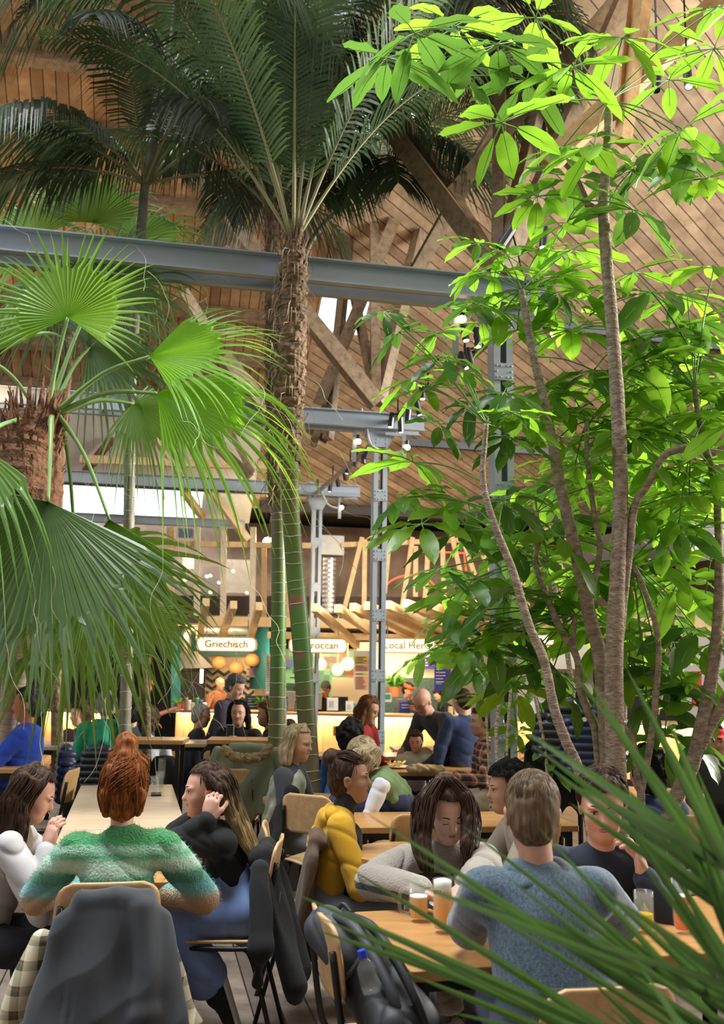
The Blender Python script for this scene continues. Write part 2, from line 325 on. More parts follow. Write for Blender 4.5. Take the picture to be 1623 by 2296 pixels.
# ---------------------------------------------------------------- timber trusses fanning up from the column heads
def strut(name, a, b, w, h, t, m=None):
    d_ = (b-a).normalized(); k_ = (RP0-a).dot(RN)/d_.dot(RN)
    if 0 < k_ < (b-a).length+6 and t is not None: b = a+d_*(k_-.05)
    mb = MB(); mb.beam(a, b, w, h); return obj(name, mb, m or M_timb, t)
def truss(head, d, sp, label, base):
    t = thing('timber_truss', label, 'truss', head, 'timber trusses')
    for (x0, y0, d0, x1, y1, d1, w) in sp: strut('strut', W(x0, y0, d0), W(x1, y1, d1), w*.85, w, t)
M_timb_lit = wood_mat('timber_warm_lit', (.42, .23, .08), (.70, .45, .20), (3, 3, 3), 3)  # warm light on the top right struts is put into this timber colour
truss(c1+Z*1.0, 8, [(1116, 596, 8.3, 1121, 150, 8.6, .13), (1100, 590, 8.3, 860, 270, 8.9, .17), (1110, 600, 8.1, 985, 395, 8.9, .12), (1120, 600, 8.2, 1205, 250, 8.8, .12), (1128, 605, 8.1, 1410, -30, 9.0, .14),
    (915, 640, 8.9, 1060, 380, 9.2, .13), (1010, 440, 8.7, 1330, 60, 9.2, .15), (1210, 215, 8.4, 1330, 470, 8.9, .1)], 'brown timber struts fanning up over the nearest steel column', None)
truss(c2+Z*1.0, 12.4, [(845, 905, 12.3, 708, 735, 12.0, .20), (843, 905, 12.5, 840, 640, 12.9, .15), (848, 905, 12.6, 905, 670, 13.0, .16), (842, 890, 12.7, 800, 690, 13.1, .11), (715, 905, 12.9, 812, 670, 13.0, .17), (735, 985, 12.9, 748, 860, 13, .13), (748, 860, 13, 700, 1000, 12.9, .10)], 'brown timber struts fanning up over the middle steel column', None)
truss(W(620, 1000, 15), 15, [(500, 800, 11.6, 612, 935, 11.9, .17), (470, 985, 13, 560, 1070, 13, .14), (600, 905, 13, 735, 990, 13, .1), (405, 655, 11, 470, 760, 11.4, .16), (565, 1060, 15, 480, 900, 15, .1)], 'pale timber struts seen between the fan palm leaves', None)
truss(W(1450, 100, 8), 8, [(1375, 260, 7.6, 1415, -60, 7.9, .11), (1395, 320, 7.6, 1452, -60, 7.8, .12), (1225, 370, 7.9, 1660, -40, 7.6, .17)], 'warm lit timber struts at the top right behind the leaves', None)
for o in [x for x in COL.objects if x.parent and x.parent.get('label', '').startswith('warm lit')]: o.data.materials[0] = M_timb_lit
M_steel_l = mat('light_bar', (.25, .23, .21), .5, .2)
for x0, y0, x1, y1, lab in ((180, 1030, 610, 1045, 'pale timber rail across the white ceiling'), ):
    o = obj('ceiling_rail', MB().beam(W(x0, y0, 16.5), W(x1, y1, 17), .12, .14), M_timb2); tag(o, lab, 'rail')
for x0, y0, x1, y1, lab in ((250, 985, 190, 1060, 'dark red brace on the white ceiling left of the thin trunk'), (330, 950, 400, 1060, 'pale brace on the white ceiling'), (410, 1100, 455, 1160, 'pale brace beside the bright opening'), (455, 1075, 555, 1210, 'long pale brace over the upstairs glazing')):
    o = obj('brace', MB().beam(W(x0, y0, 16.3), W(x1, y1, 16.9), .1, .12), M_timb2 if 'pale' in lab else mat('red_brown', (.2, .06, .04), .6)); tag(o, lab, 'brace', 'braces on the white ceiling')
# ---------------------------------------------------------------- lighting track with spotlights
M_bulb = mat('lamp_glow', (1, .9, .7), emit=(1, .80, .50), es=14)
M_spot = mat('spot_body', (.035, .038, .045), .35, .3)
def light_track(a, b, label):
    t = thing('light_track', label, 'lighting track', (a+b)/2, 'lighting tracks'); d = (b-a).normalized()
    obj('rail', MB().beam(a, b, .05, .06), M_steel_l, t); n = 7
    for k in range(4):
        p = a+(b-a)*(.1+.27*k); obj('hanger', MB().beam(p, p+Z*.22, .02, .02), M_dark, t)
light_track(W(1192, 690, 8.0), W(872, 948, 12.3), 'wooden lighting track between the nearest and middle columns')
light_track(W(850, 985, 12.5), W(702, 1112, 16.8), 'wooden lighting track between the middle and far columns')
TRK = [(W(1192, 690, 8.0), W(872, 948, 12.3)), (W(850, 985, 12.5), W(702, 1112, 16.8))]
def onseg(p, a, b):
    d = b-a; k = min(1, max(0, (p-a).dot(d)/d.dot(d))); return a+d*k
def spot(c, tip, L, r, label, grp, lit=True):
    t = thing('spotlight', label, 'spotlight', c, grp); tip = Vector(tip).normalized(); c = Vector(c)
    obj('body', MB().lathe(c, [(r*.6, 0), (r, .01), (r, L), (r*.82, L), (r*.82, L-.01)], 14, tip), M_spot, t, smooth=False)
    g = min((onseg(c, *k) for k in TRK), key=lambda q: (q-c).length)
    if (g-c).length > 1.2:
        g = c+Z*.3 if c.z < 5 else c+Z*((RP0-c).dot(RN)/RN.z)
    obj('yoke', MB().beam(c+tip*L*.1, g, .012, .02), M_dark, t)
    if lit: obj('lens', MB().lathe(c, [(r*.8, L-.02), (r*.8, L-.006)], 12, tip), M_bulb, t)
spn = [(1039, 735, 8.6, (.1, -.3, -1), 1), (1068, 745, 8.4, (.05, -.2, -1), 1), (1047, 790, 9.0, (.2, -.1, -1), 1), (1030, 800, 9.2, (.4, -.3, -1), 1), (1010, 808, 9.4, (0, .1, -1), 1), (945, 870, 10.6, (.05, -.2, -1), 1), (932, 905, 11.0, (.25, 0, -1), 1), (917, 920, 11.2, (-.1, 0, -1), 0), (897, 945, 11.6, (.05, 0, -1), 1), (879, 935, 11.8, (-.1, -.1, -1), 1),
    (828, 1008, 13.0, (-.3, 0, -1), 0), (815, 1018, 13.4, (.0, 0, -1), 0), (803, 1025, 13.8, (-.25, 0, -1), 0), (786, 1045, 14.4, (-.3, 0, -1), 1), (770, 1060, 15.0, (.2, 0, -1), 0), (754, 1075, 15.6, (.2, 0, -1), 0), (742, 1087, 16.0, (-.1, 0, -1), 1), (1150, 520, 7.2, (-.6, -.2, -1), 0), (1222, 520, 7.4, (-.15, -.3, -1), 1), (1540, 165, 6.9, (-.1, -.4, -1), 1), (1475, 170, 7.1, (-.2, -.3, -1), 0)]
nm = ['first', 'second', 'third', 'fourth', 'fifth', 'sixth', 'seventh', 'eighth', 'ninth', 'tenth']
for i, (x, y, d, tp, lit) in enumerate(spn):
    lab = ('black cylinder spotlight on the near lighting track, %s from the right' % nm[i]) if i < 10 else ('small black spotlight on the far lighting track, %s from the right' % nm[i-10]) if i < 17 else ['black spotlight among leaves left of the tree trunk above the beam', 'grey spotlight hanging just above the end of the near beam', 'spotlight with warm rim at the top right roof', 'black spotlight by the roof beam at the top right'][i-17]
    spot(W(x, y-10, d), tp, .20 if i < 17 else .22, .034, lab, 'spotlights', lit)
# white brackets with bare bulbs beside each column head
for i, (x, y, bx, by, d) in enumerate(((1021, 690, 1036, 716, 8.0), (1208, 690, 1243, 748, 7.9), (795, 965, 803, 990, 12.3), (906, 975, 913, 1003, 12.3), (762, 1110, 766, 1138, 16.8))):
    p = W(x, y, d); q = W(bx, by, d-.05); t = thing('bulb_bracket', 'white bracket with a round bulb %s' % ['left of the nearest column head', 'right of the nearest column head', 'left of the middle column head', 'right of the middle column head', 'right of the far column head'][i], 'bracket lamp', p, 'bulb brackets')
    mb = MB(); mb.beam(p, p-Z*.42, .05, .05); mb.beam(p+Z*.0, p+BX*(.25 if i % 2 == 0 else -.25), .03, .04); obj('arm', mb, M_steel, t)
    obj('bulb', MB().ell(q, .036, .036, .036, 12), M_bulb, t, smooth=True); obj('socket', MB().lathe(q+Z*.03, [(.022, 0), (.022, .06)], 10), M_dark, t)
# looped cables hanging at the column heads
def cable(pts, r, label):
    P = [W(*p) for p in pts]; Q = []
    for i in range(len(P)-1):
        a = P[max(i-1, 0)]; b = P[i]; c = P[i+1]; e = P[min(i+2, len(P)-1)]
        for k in range(6):
            s = k/6; Q.append(.5*((2*b)+(c-a)*s+(2*a-5*b+4*c-e)*s*s+(3*b-a-3*c+e)*s**3))
    Q.append(P[-1]); o = obj('cable', MB().tube(Q, r, 6), mat('cable_grey', (.55, .56, .58), .5)); tag(o, label, 'cable', 'cables on the steel frame')
cable([(1058, 648, 7.9), (1060, 690, 7.85), (1048, 720, 7.85), (1038, 725, 7.9)], .009, 'grey cable curving down beside the nearest column head')
cable([(810, 915, 12.2), (822, 960, 12.2), (835, 1000, 12.1), (880, 1015, 12.2), (905, 1010, 12.2)], .014, 'grey cable loop draped round the middle column head')
cable([(795, 918, 12.25), (812, 930, 12.2), (820, 965, 12.2), (805, 985, 12.2)], .012, 'short grey cable by the middle column head')
cable([(690, 1080, 16.6), (715, 1090, 16.6), (735, 1130, 16.6), (762, 1140, 16.6)], .014, 'grey cable by the far column head')
# ================================================================ upper floor glazing and the food stalls
GL = mat('upstairs_glass', (.9, .92, .95), .05, glass=1, ior=1.1, spec=.3, alpha=.25)
# upstairs room left: posts, rails, glass, things behind
UD = 17.6
o = obj('floor_edge_beam', MB().beam(W(372, 1391, UD), W(1130, 1404, UD), .18, .17), M_timb2); tag(o, 'long timber edge beam of the upper floor above the stall signs', 'beam')
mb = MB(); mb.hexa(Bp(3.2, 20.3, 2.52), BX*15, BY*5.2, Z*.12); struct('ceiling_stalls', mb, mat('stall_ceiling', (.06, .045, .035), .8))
t = thing('upstairs_glazing', 'pale framed glazing of the upper floor above the left stall sign', 'glazing', W(480, 1390, UD))
for x, w_ in ((383, .13), (443, .1), (502, .1), (568, .1)): obj('post', MB().beam(W(x, 1182, UD), W(x-2, 1385, UD), .1, w_), M_timb2 if w_ > .12 else mat('cream_timber', (.62, .52, .38), .6, var=.12), t)
for x in (592, 648): obj('post', MB().beam(W(x, 1225, UD+.2), W(x, 1385, UD+.2), .08, .09), M_timb2, t)
obj('rail', MB().beam(W(376, 1219, UD+.05), W(720, 1224, UD+.05), .08, .1), M_timb2, t)
obj('pane', MB().add([W(376, 1182, UD+.1), W(700, 1185, UD+.1), W(700, 1385, UD+.1), W(376, 1383, UD+.1)], [(0, 1, 2, 3)]), GL, t)
M_pap = mat('paper_white', (.72, .68, .62), .7, var=.1)
for i, (x, y, w_, h_, m_, nm_, lab, ct) in enumerate(((530, 1292, 60, 75, M_pap, 'whiteboard', 'pale board standing behind the upstairs glazing', 'board'), (472, 1300, 34, 60, mat('grey_panel', (.32, .27, .25), .7), 'whiteboard', 'grey brown panel behind the upstairs glazing', 'board'), (422, 1262, 26, 28, M_pap, 'cardboard_box', 'pale boxes piled behind the upstairs glazing', 'box'), (415, 1195, 36, 22, mat('screen_dark', (.03, .035, .05), .15), 'wall_screen', 'dark screen under the bright roof opening', 'screen'))):
    p = W(x, y, 19.4); s = 19.4/F; o = obj(nm_, MB().hexa(p, BX*w_*s, BY*.06, Z*h_*s), m_); tag(o, lab, ct)
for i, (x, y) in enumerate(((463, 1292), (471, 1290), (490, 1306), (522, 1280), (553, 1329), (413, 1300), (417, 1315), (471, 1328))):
    o = obj('reflected_light', MB().ell(W(x, y, 18.9), .025, .025, .025, 8), mat('tiny_glow', (1, .8, .5), emit=(1, .75, .4), es=8)); tag(o, 'tiny warm light reflected behind the upstairs glass', 'light', 'tiny lights behind the upstairs glazing')  # glowing beads stand in for lights mirrored in the glass
# upstairs low wall and clutter
panel_ = MB().hexa(Bp(5, 21.0, 3.7), BX*14, BY*.1, Z*2.2); tag(obj('inner_wall', panel_, mat('inner_brown', (.22, .15, .11), .8, var=.5, scale=1.5)), 'brown inner wall of the upper floor seen through the glazing', 'wall')
lamp('upstairs_room_light', 'AREA', Bp(4, 19.4, 4.7), 90, (1, .78, .5), (0, 0, BA), 9, .8)
o = obj('parapet', MB().beam(W(380, 1357, 18.2), W(1130, 1362, 18.2), .1, .36), mat('dark_red_brown', (.06, .035, .028), .6)); tag(o, 'dark parapet of the upper floor behind the timber posts', 'parapet')
mb = MB()
# slanted timbers right of the duct
t = thing('slanted_timber_screen', 'screen of upright and slanted pale timbers on the upper floor', 'timber screen', W(900, 1380, UD))
for (x0, y0, x1, y1) in ((812, 1205, 773, 1362), (818, 1210, 816, 1372), (873, 1210, 862, 1330), (925, 1205, 900, 1372), (932, 1225, 931, 1338), (961, 1205, 951, 1372), (991, 1208, 997, 1372), (1010, 1190, 1038, 1310), (1036, 1205, 1064, 1290), (1060, 1200, 1110, 1300), (1130, 1190, 1180, 1330)):
    obj('post', MB().beam(W(x0, y0, UD+.1), W(x1, y1, UD+.1), .08, .085), M_timb2, t)
obj('rail', MB().beam(W(765, 1222, UD+.15), W(1120, 1208, UD+.15), .08, .09), M_timb2, t)
M_red = mat('red_neon', (.9, .1, .05), emit=(1, .08, .03), es=2.2)
o = obj('neon_tube', MB().tube([W(935, 1236, 19.5), W(1040, 1240, 19.5), W(1045, 1280, 19.5)], .018, 6), M_red); tag(o, 'red neon line in the dark upper floor', 'neon light')
o = obj('neon_tube', MB().tube([W(920+60*math.cos(a), 1330-40*math.sin(a), 19.8) for a in np.linspace(.2, 2.6, 14)], .015, 6), M_red); tag(o, 'faint red neon curve low in the dark upper floor', 'neon light')
# timber canopy arms reaching out over the stalls
t = thing('timber_canopy', 'row of pale slanting timber arms projecting over the stall signs', 'canopy', W(800, 1400, 16))
for (x0, y0, x1, y1) in ((462, 1350, 447, 1428), (524, 1356, 496, 1430), (581, 1359, 561, 1430), (705, 1362, 800, 1446), (757, 1364, 834, 1418), (790, 1361, 937, 1432), (823, 1358, 979, 1432), (868, 1356, 996, 1416), (908, 1353, 1089, 1420), (958, 1355, 1103, 1410), (1012, 1348, 1170, 1400), (1070, 1345, 1215, 1385)):
    obj('arm', MB().beam(W(x0, y0, 15.4), W(x1, y1, 17.5), .11, .13), M_timb2, t)
obj('ledger', MB().beam(W(600, 1424, 17.3), W(1200, 1436, 17.3), .1, .12), M_timb2, t)
# ducts
M_duct = mat('duct_metal', (.55, .52, .48), .35, .8, var=.1, scale=6)
t = thing('ventilation_duct', 'round spiral metal duct dropping from a square box beside the far column', 'duct', W(735, 1370, 17.9))
p0, p1 = W(736, 1252, 17.9), W(736, 1375, 17.9); obj('pipe', MB().lathe(p1, [(.12+(.006 if k % 2 else 0), k*(p0-p1).length/24) for k in range(25)], 18), M_duct, t)
obj('box', MB().hexa(W(742, 1225, 17.9), BX*.42, BY*.4, Z*.36), M_duct, t)
t = thing('ventilation_duct', 'short curved metal duct glowing above the left stall sign', 'duct', W(420, 1440, 18.3))
obj('pipe', MB().tube([W(414, 1462, 18.3), W(414, 1425, 18.3), W(420, 1412, 18.3), W(435, 1407, 18.3), W(560, 1410, 18.3)], .12, 12), M_duct, t, smooth=True)
t = thing('ventilation_duct', 'long pale riveted duct slanting through the dark behind the trees', 'duct', W(1440, 1220, 14))
a, b = W(1290, 1262, 15), W(1640, 1190, 13); obj('pipe', MB().tube([a, b], [.33, .33], 24), mat('duct_grey', (.30, .29, .31), .5, .2), t, smooth=True)
mb = MB()
for k in range(26): p = a.lerp(b, k/25); mb.ell(p+Vector((0, -.315, .09)), .018, .018, .018, 6)
obj('rivet_row', mb, mat('rivet_white', (.85, .85, .85), .3, .5), t)
# diagonal stair-like timbers right, behind the trees
for x0, y0, x1, y1, lab in ((1205, 1170, 1515, 1350, 'long pale diagonal timber behind the tree trunks'), (1290, 1250, 1440, 1345, 'short pale diagonal timber behind the tree trunks'), (1395, 1378, 1560, 1372, 'level pale timber at the right above the counter'), (1260, 1150, 1262, 1400, 'upright pale timber behind the leaning trunk'), (1485, 1300, 1486, 1380, 'short upright timber at the right in the dark')):
    o = obj('diagonal_timber', MB().beam(W(x0, y0, 17.4), W(x1, y1, 17.0), .12, .2), M_timb2); tag(o, lab, 'timber', 'loose timbers behind the trees')
t = thing('exit_sign', 'blank white hanging exit sign at the right edge', 'sign', W(1582, 1216, 9.5)); s = 9.5/F
obj('panel', MB().hexa(W(1582, 1217, 9.5), BX*50*s, BY*.03, Z*31*s), mat('sign_white', (.9, .95, .95), .4, emit=(.95, 1, 1), es=.9), t); obj('frame', MB().hexa(W(1582, 1217, 9.53), BX*54*s, BY*.03, Z*36*s), M_steel, t); obj('cord', MB().beam(W(1560, 1200, 9.5), W(1558, 900, 9.5), .006, .006), M_dark, t)
# ---------------------------------------------------------------- counters
M_cw = wood_mat('counter_pine', (.62, .40, .18), (.85, .62, .34), (9, 9, .6), 2, .5, plank=(.12, (1, .05, 0), .04), gap=(.35, .2, .09))
M_ct = wood_mat('counter_top', (.55, .36, .18), (.74, .52, .29), (1, 6, 6), 2, .4)
def counter(x0, x1, y0, y1, d0, d1, label, gl=120, depth=.7):
    a = W(x0, y0, d0); b = W(x1, y1, d1); zt = (a.z+b.z)/2; a.z = b.z = 0; d = (b-a).normalized(); n = Vector((-d.y, d.x, 0)); Ln = (b-a).length
    t = thing('counter', label, 'counter', (a+b)/2, 'glowing wooden counters'); c = (a+b)/2
    obj('front_panel', MB().hexa(c+n*.28+Z*(zt-.06)/2, d*Ln, n*.03, Z*(zt-.06)), M_cw, t)
    obj('top', MB().hexa(c+n*(depth/2)+Z*(zt-.025), d*(Ln+.1), n*depth, Z*.05), M_ct, t)
    obj('led_strip', MB().hexa(c+n*.2+Z*(zt-.062), d*(Ln-.1), n*.02, Z*.012), mat('led_warm', (1, .8, .5), emit=(1, .72, .38), es=10), t)
    obj('skirting', MB().hexa(c+n*.27+Z*.05, d*Ln, n*.04, Z*.1), M_dark, t)
    p = c+n*.12+Z*(zt-.08); l = lamp('counter_led', 'AREA', p, gl, (1, .62, .27), look(p, c+n*.30+Z*.38), Ln*.97, .05)
    return t, zt
counter(383, 1185, 1592, 1609, 17.75, 16.6, 'long pine counter with warm glowing front under the stall signs', 80)
counter(1162, 1575, 1609, 1626, 15.2, 14.4, 'pine counter with warm glowing front behind the tree trunks', 40)
counter(80, 215, 1592, 1592, 18.6, 18.0, 'short pine counter with warm glowing front behind the fan palm', 24)
# ---------------------------------------------------------------- stall shells
SDp = 19.8; M_teal = mat('teal_paint', (.015, .12, .13), .5, var=.15)
def panel(name, x0, y0, x1, y1, d, m, label, cat, th=.05, group=None, parent=None, d2=None):
    a, b, c, e = W(x0, y0, d), W(x1, y0, d2 or d), W(x1, y1, d2 or d), W(x0, y1, d)
    mb = MB().prism([e, c, b, a], Vector((0, th, 0))); o = obj(name, mb, m, parent)
    if parent is None: tag(o, label, cat, group)
    return o
def tile_mat(name, cols, sc, rough=.3, mortar=(.7, .7, .66)):
    m = bpy.data.materials.new(name); m.use_nodes = True; N = m.node_tree.nodes; L = m.node_tree.links; b = N['Principled BSDF']; b.inputs['Roughness'].default_value = rough
    tc = N.new('ShaderNodeTexCoord'); sn = N.new('ShaderNodeVectorMath'); sn.operation = 'SNAP'; sn.inputs[1].default_value = (sc, 10, sc); L.new(tc.outputs['Object'], sn.inputs[0])
    w = N.new('ShaderNodeTexWhiteNoise'); L.new(sn.outputs[0], w.inputs['Vector']); rp = N.new('ShaderNodeValToRGB'); cr = rp.color_ramp; cr.interpolation = 'CONSTANT'
    for i, c in enumerate(cols):
        e = cr.elements[i] if i < 2 else cr.elements.new(i/len(cols)); e.position = i/len(cols); e.color = (*c, 1)
    L.new(w.outputs['Value'], rp.inputs[0]); L.new(rp.outputs[0], b.inputs['Base Color']); return m
M_mor = tile_mat('green_tiles', [(.18, .42, .26), (.10, .28, .18), (.24, .46, .30), (.45, .13, .03), (.14, .34, .22), (.20, .06, .03)], .12)
M_grt = mat('grey_green_tiles', (.10, .16, .14), .25, var=.3, scale=20)
panel('partition', 383, 1405, 404, 1592, 18.0, M_teal, 'dark teal side wall left of the left stall', 'partition', d2=18.3)
panel('back_panel', 404, 1455, 600, 1600, SDp, mat('sand_wall', (.55, .42, .26), .7), 'sand coloured back wall of the left stall', 'stall wall')
panel('upper_panel', 404, 1400, 604, 1470, SDp-.3, M_teal, 'dark teal panel over the left stall', 'panel')
panel('partition', 604, 1395, 560, 1545, 17.9, M_teal, 'slanted teal partition between the left and middle stalls', 'partition', d2=19.4)
panel('back_panel', 606, 1455, 800, 1600, SDp-.1, M_mor, 'green tiled back wall with orange tiles in the middle stall', 'stall wall')
panel('back_panel', 800, 1440, 1012, 1525, SDp-.2, mat('cream_wall', (.82, .70, .48), .7), 'cream back wall of the right stall', 'stall wall')
panel('tile_band', 830, 1520, 1012, 1600, SDp-.25, M_grt, 'dark green tile band behind the right stall counter', 'tile band')
panel('back_panel', 1005, 1450, 1210, 1600, SDp-.6, mat('steel_brushed', (.42, .37, .33), .35, .6, var=.1), 'brushed steel wall behind the young tree', 'stall wall')
panel('back_panel', 1150, 1500, 1330, 1625, 17.5, mat('pale_wall', (.70, .62, .55), .6), 'pale wall behind the hanging coats', 'stall wall')
panel('oven', 1385, 1478, 1530, 1620, 15.6, mat('oven_black', (.02, .018, .018), .25), 'dark oven front above the right counter', 'oven', .5)
panel('back_panel', 1530, 1380, 1700, 1640, 16.0, mat('grey_white_wall', (.55, .53, .50), .6), 'pale wall at the far right', 'stall wall')
panel('banner', 1553, 1505, 1573, 1585, 15.4, mat('red_banner', (.6, .02, .02), .6), 'narrow red banner at the far right wall', 'banner')
panel('back_panel', 1200, 1405, 1400, 1500, 17.0, mat('cream_white', (.72, .68, .60), .7), 'cream board above the counter behind the leaves', 'stall wall')
panel('upper_panel', 1180, 1385, 1640, 1425, 15.2, M_timb2, 'pale timber fascia over the right counter', 'panel')
# left facade with letters
panel('facade', -30, 1330, 380, 1600, 21.5, mat('facade_dark', (.10, .085, .08), .4, var=.5, scale=1.2), 'dark glazed shop front behind the fan palm', 'shop front')
t = thing('shop_sign', 'white letters on a black band left behind the palm leaves', 'sign', W(62, 1467, 21)); obj('band', MB().hexa(W(62, 1467, 21.2), BX*.7, BY*.03, Z*.2), M_dark, t); text('lettering', 'PTEI', .2, mat('letter_white', (.9, .9, .9), emit=(1, 1, 1), es=.6), t, W(64, 1467, 21.1), (1, 0, 0), bold=.004)
for x in (38, 58, 82, 100, 150, 240, 330): o = obj('window_bar', MB().beam(W(x, 1345, 21.2), W(x, 1590, 21.2), .06, .08), mat('bar_brown', (.28, .2, .13), .6)); tag(o, 'narrow brown bar of the dark shop front', 'window bar', 'bars of the dark shop front')
# chevron wall
mb = MB(); s = 19.6/F
for r_ in range(6):
    for k in range(8):
        xa = 462+k*13.5; ya = 1500+r_*15.5+(10 if k % 2 else 0); yb = 1500+r_*15.5+(0 if k % 2 else 10)
        mb.prism([W(xa, ya+7, 19.6), W(xa+13.5, yb+7, 19.6), W(xa+13.5, yb, 19.6), W(xa, ya, 19.6)], (0, .02, 0))
t = thing('chevron_panel', 'black and cream zigzag panel at the back of the left stall', 'wall panel', W(515, 1590, 19.65)); panel('board', 460, 1497, 570, 1592, 19.64, mat('chev_cream', (.72, .55, .34), .7), '', '', parent=t); obj('zigzag', mb, mat('chev_black', (.03, .03, .03), .6), t)
# extractor hood
mb = MB(); a = [W(404, 1462, 18.9), W(440, 1460, 18.9), W(478, 1497, 18.9), W(404, 1499, 18.9)]; mb.prism(a[::-1], (0, .6, 0)); o = obj('extractor_hood', mb, mat('hood_steel', (.50, .46, .40), .3, .7, var=.1)); tag(o, 'sloped steel extractor hood in the left stall', 'extractor hood')
o = obj('oven_rack', MB().hexa(W(425, 1535, 19.2), (.55, 0, 0), (0, .3, 0), (0, 0, .5)), mat('rack_dark', (.04, .035, .03), .4, .4)); tag(o, 'dark grill cabinet under the steel hood', 'grill')
o = obj('strip_light', MB().hexa(W(452, 1516, 18.8), (.05, 0, 0), (0, .05, 0), (0, 0, .26)), mat('white_glow', (1, 1, 1), emit=(1, .92, .75), es=5)); tag(o, 'small upright white lamp beside the grill', 'lamp')
# signs
M_sg = mat('sign_glow', (1, .93, .75), .5, emit=(1, .84, .55), es=.95); M_gold = mat('sign_letters', (.30, .17, .03), .5); M_goldr = mat('sign_rim', (.75, .5, .15), .4, .3)
def stall_sign(x0, x1, y0, y1, d, s, size, label):
    a, b = W(x0, (y0+y1)/2, d), W(x1, (y0+y1)/2, d); h = (y1-y0)*d/F; L_ = (b-a).length; c = (a+b)/2; t = thing('stall_sign', label, 'lit sign', c, 'lit stall signs'); r = h/2*.72
    pts = []
    for qx, qz, a0 in ((1, 1, 0), (-1, 1, 90), (-1, -1, 180), (1, -1, 270)):
        for k in range(7):
            g = R(a0+15*k); pts.append(c+Vector((qx*(L_/2-r)+r*math.cos(g), 0, qz*(h/2-r)+r*math.sin(g))))
    obj('light_box', MB().prism(pts, (0, .14, 0)), M_sg, t); p2 = [c+(p-c)*1.0 for p in pts]
    mb = MB(); mb.tube(pts+[pts[0]], .012, 6); obj('rim', mb, M_goldr, t)
    text('lettering', s, size, M_gold, t, c-Vector((0, .012, 0)), (1, 0, 0), bold=.002)
    for e in (-.35, .35): obj('hanging_rod', MB().beam(c+Vector((e*L_, .07, h/2)), c+Vector((e*L_, .07, h/2+.4)), .015, .015), M_steel, t)
    return c
cs = [stall_sign(441, 574, 1429, 1460, 16.4, 'Griechisch', .17, 'left glowing pill sign reading Griechisch'), stall_sign(648, 777, 1432, 1463, 16.4, 'Moroccan', .17, 'middle glowing pill sign partly behind the green palm trunk'),
      stall_sign(850, 975, 1432, 1463, 16.3, 'Local Hero', .17, 'right glowing pill sign reading Local Hero'), stall_sign(1205, 1290, 1418, 1446, 15.8, '', .1, 'glowing pill sign hidden among the tree leaves')]
for c in cs[:3]: lamp('stall_light', 'AREA', c+Vector((0, 1.2, -.05)), 42, (1, .76, .45), look(c+Vector((0, 1.2, 0)), c+Vector((0, 2.6, -1.0))), 1.2, .5)
lamp('stall_light', 'POINT', W(870, 1500, 18.9), 22, (1, .85, .6), size=.12); lamp('stall_light', 'POINT', W(420, 1430, 17.6), 18, (1, .72, .35), size=.1); lamp('upstairs_light', 'POINT', W(600, 1215, 17.9), 30, (1, .75, .42), size=.1); lamp('canopy_light', 'AREA', W(900, 1300, 15.0), 60, (1, .85, .62), look(W(900, 1300, 15.0), W(900, 1400, 17)), 3, .4)
# pendants
M_rat = mat('rattan', (.36, .16, .045), .7, var=.4, scale=30, emit=(1, .45, .1), es=.10)
for i, (x, y) in enumerate(((491, 1486), (530, 1498), (565, 1480))):
    c = W(x, y, 18.6); t = thing('rattan_pendant', 'round rattan pendant lamp, %s of three in the left stall' % ['leftmost', 'middle and lowest', 'rightmost'][i], 'pendant lamp', c, 'rattan pendants'); r = .14
    obj('shade', MB().lathe(c, [(r*math.sin(a)*(1+.03*(k % 2)), -r*.9*math.cos(a)) for k, a in enumerate(np.linspace(.35, 2.8, 17))], 20), M_rat, t); obj('cord', MB().beam(c+Z*r*.8, c+Z*.55, .008, .008), M_dark, t)
M_gg = mat('amber_globe', (1, .72, .35), .15, emit=(1, .60, .20), es=1.4)
for i, (x, y, r) in enumerate(((719, 1490, .11), (757, 1502, .11), (779, 1489, .125))):
    c = W(x, y, 18.2); t = thing('globe_pendant', 'amber glass globe lamp, %s in the middle stall' % ['leftmost behind the palm trunk', 'lower one', 'rightmost and largest'][i], 'pendant lamp', c, 'globe pendants')
    obj('globe', MB().ell(c, r, r, r, 18), M_gg, t, smooth=True); obj('bulb', MB().ell(c-Vector((0, r*.9, 0)), .03, .03, .03, 8), M_bulb, t, smooth=True); obj('cord', MB().beam(c+Z*r, c+Z*.6, .01, .01), mat('brass', (.6, .4, .12), .3, .9), t)
# menu boards
def lines(parent, x0, x1, ys, d, m, th=2, jit=.4, nm_='print_line', y1off=None):
    mb = MB(); rr = random.Random(int(x0+ys[0]))
    for y in ys:
        e = x0+(x1-x0)*(1-jit*rr.random()); mb.prism([W(x0, y+th, d), W(e, y+th, d), W(e, y, d), W(x0, y, d)], (0, .004, 0))
    return obj(nm_, mb, m, parent)
M_ink = mat('ink_dark', (.15, .08, .06), .7); M_inkw = mat('ink_white', (.85, .85, .9), .7)
t = thing('menu_board', 'tall orange and yellow menu board right of the globe lamps', 'menu board', W(811, 1540, 16.8))
panel('board', 793, 1459, 828, 1548, 16.8, M_pap, '', '', .03, parent=t)
for (y0, y1, c_) in ((1471, 1488, (.75, .58, .12)), (1491, 1505, (.72, .34, .20)), (1508, 1513, (.62, .55, .12)), (1516, 1546, (.70, .36, .22))): panel('printed_block', 796, y0, 826, y1, 16.79, mat('blk%.2f' % c_[0]+str(y0), c_, .7), '', '', .005, parent=t); lines(t, 798, 824, [y for y in range(y0+2, y1-2, 4)], 16.775, M_ink, 1.2)
M_viol = mat('violet_board', (.055, .035, .32), .5)
t = thing('menu_board', 'violet menu board with white writing behind the leaves', 'menu board', W(993, 1548, 16.9))
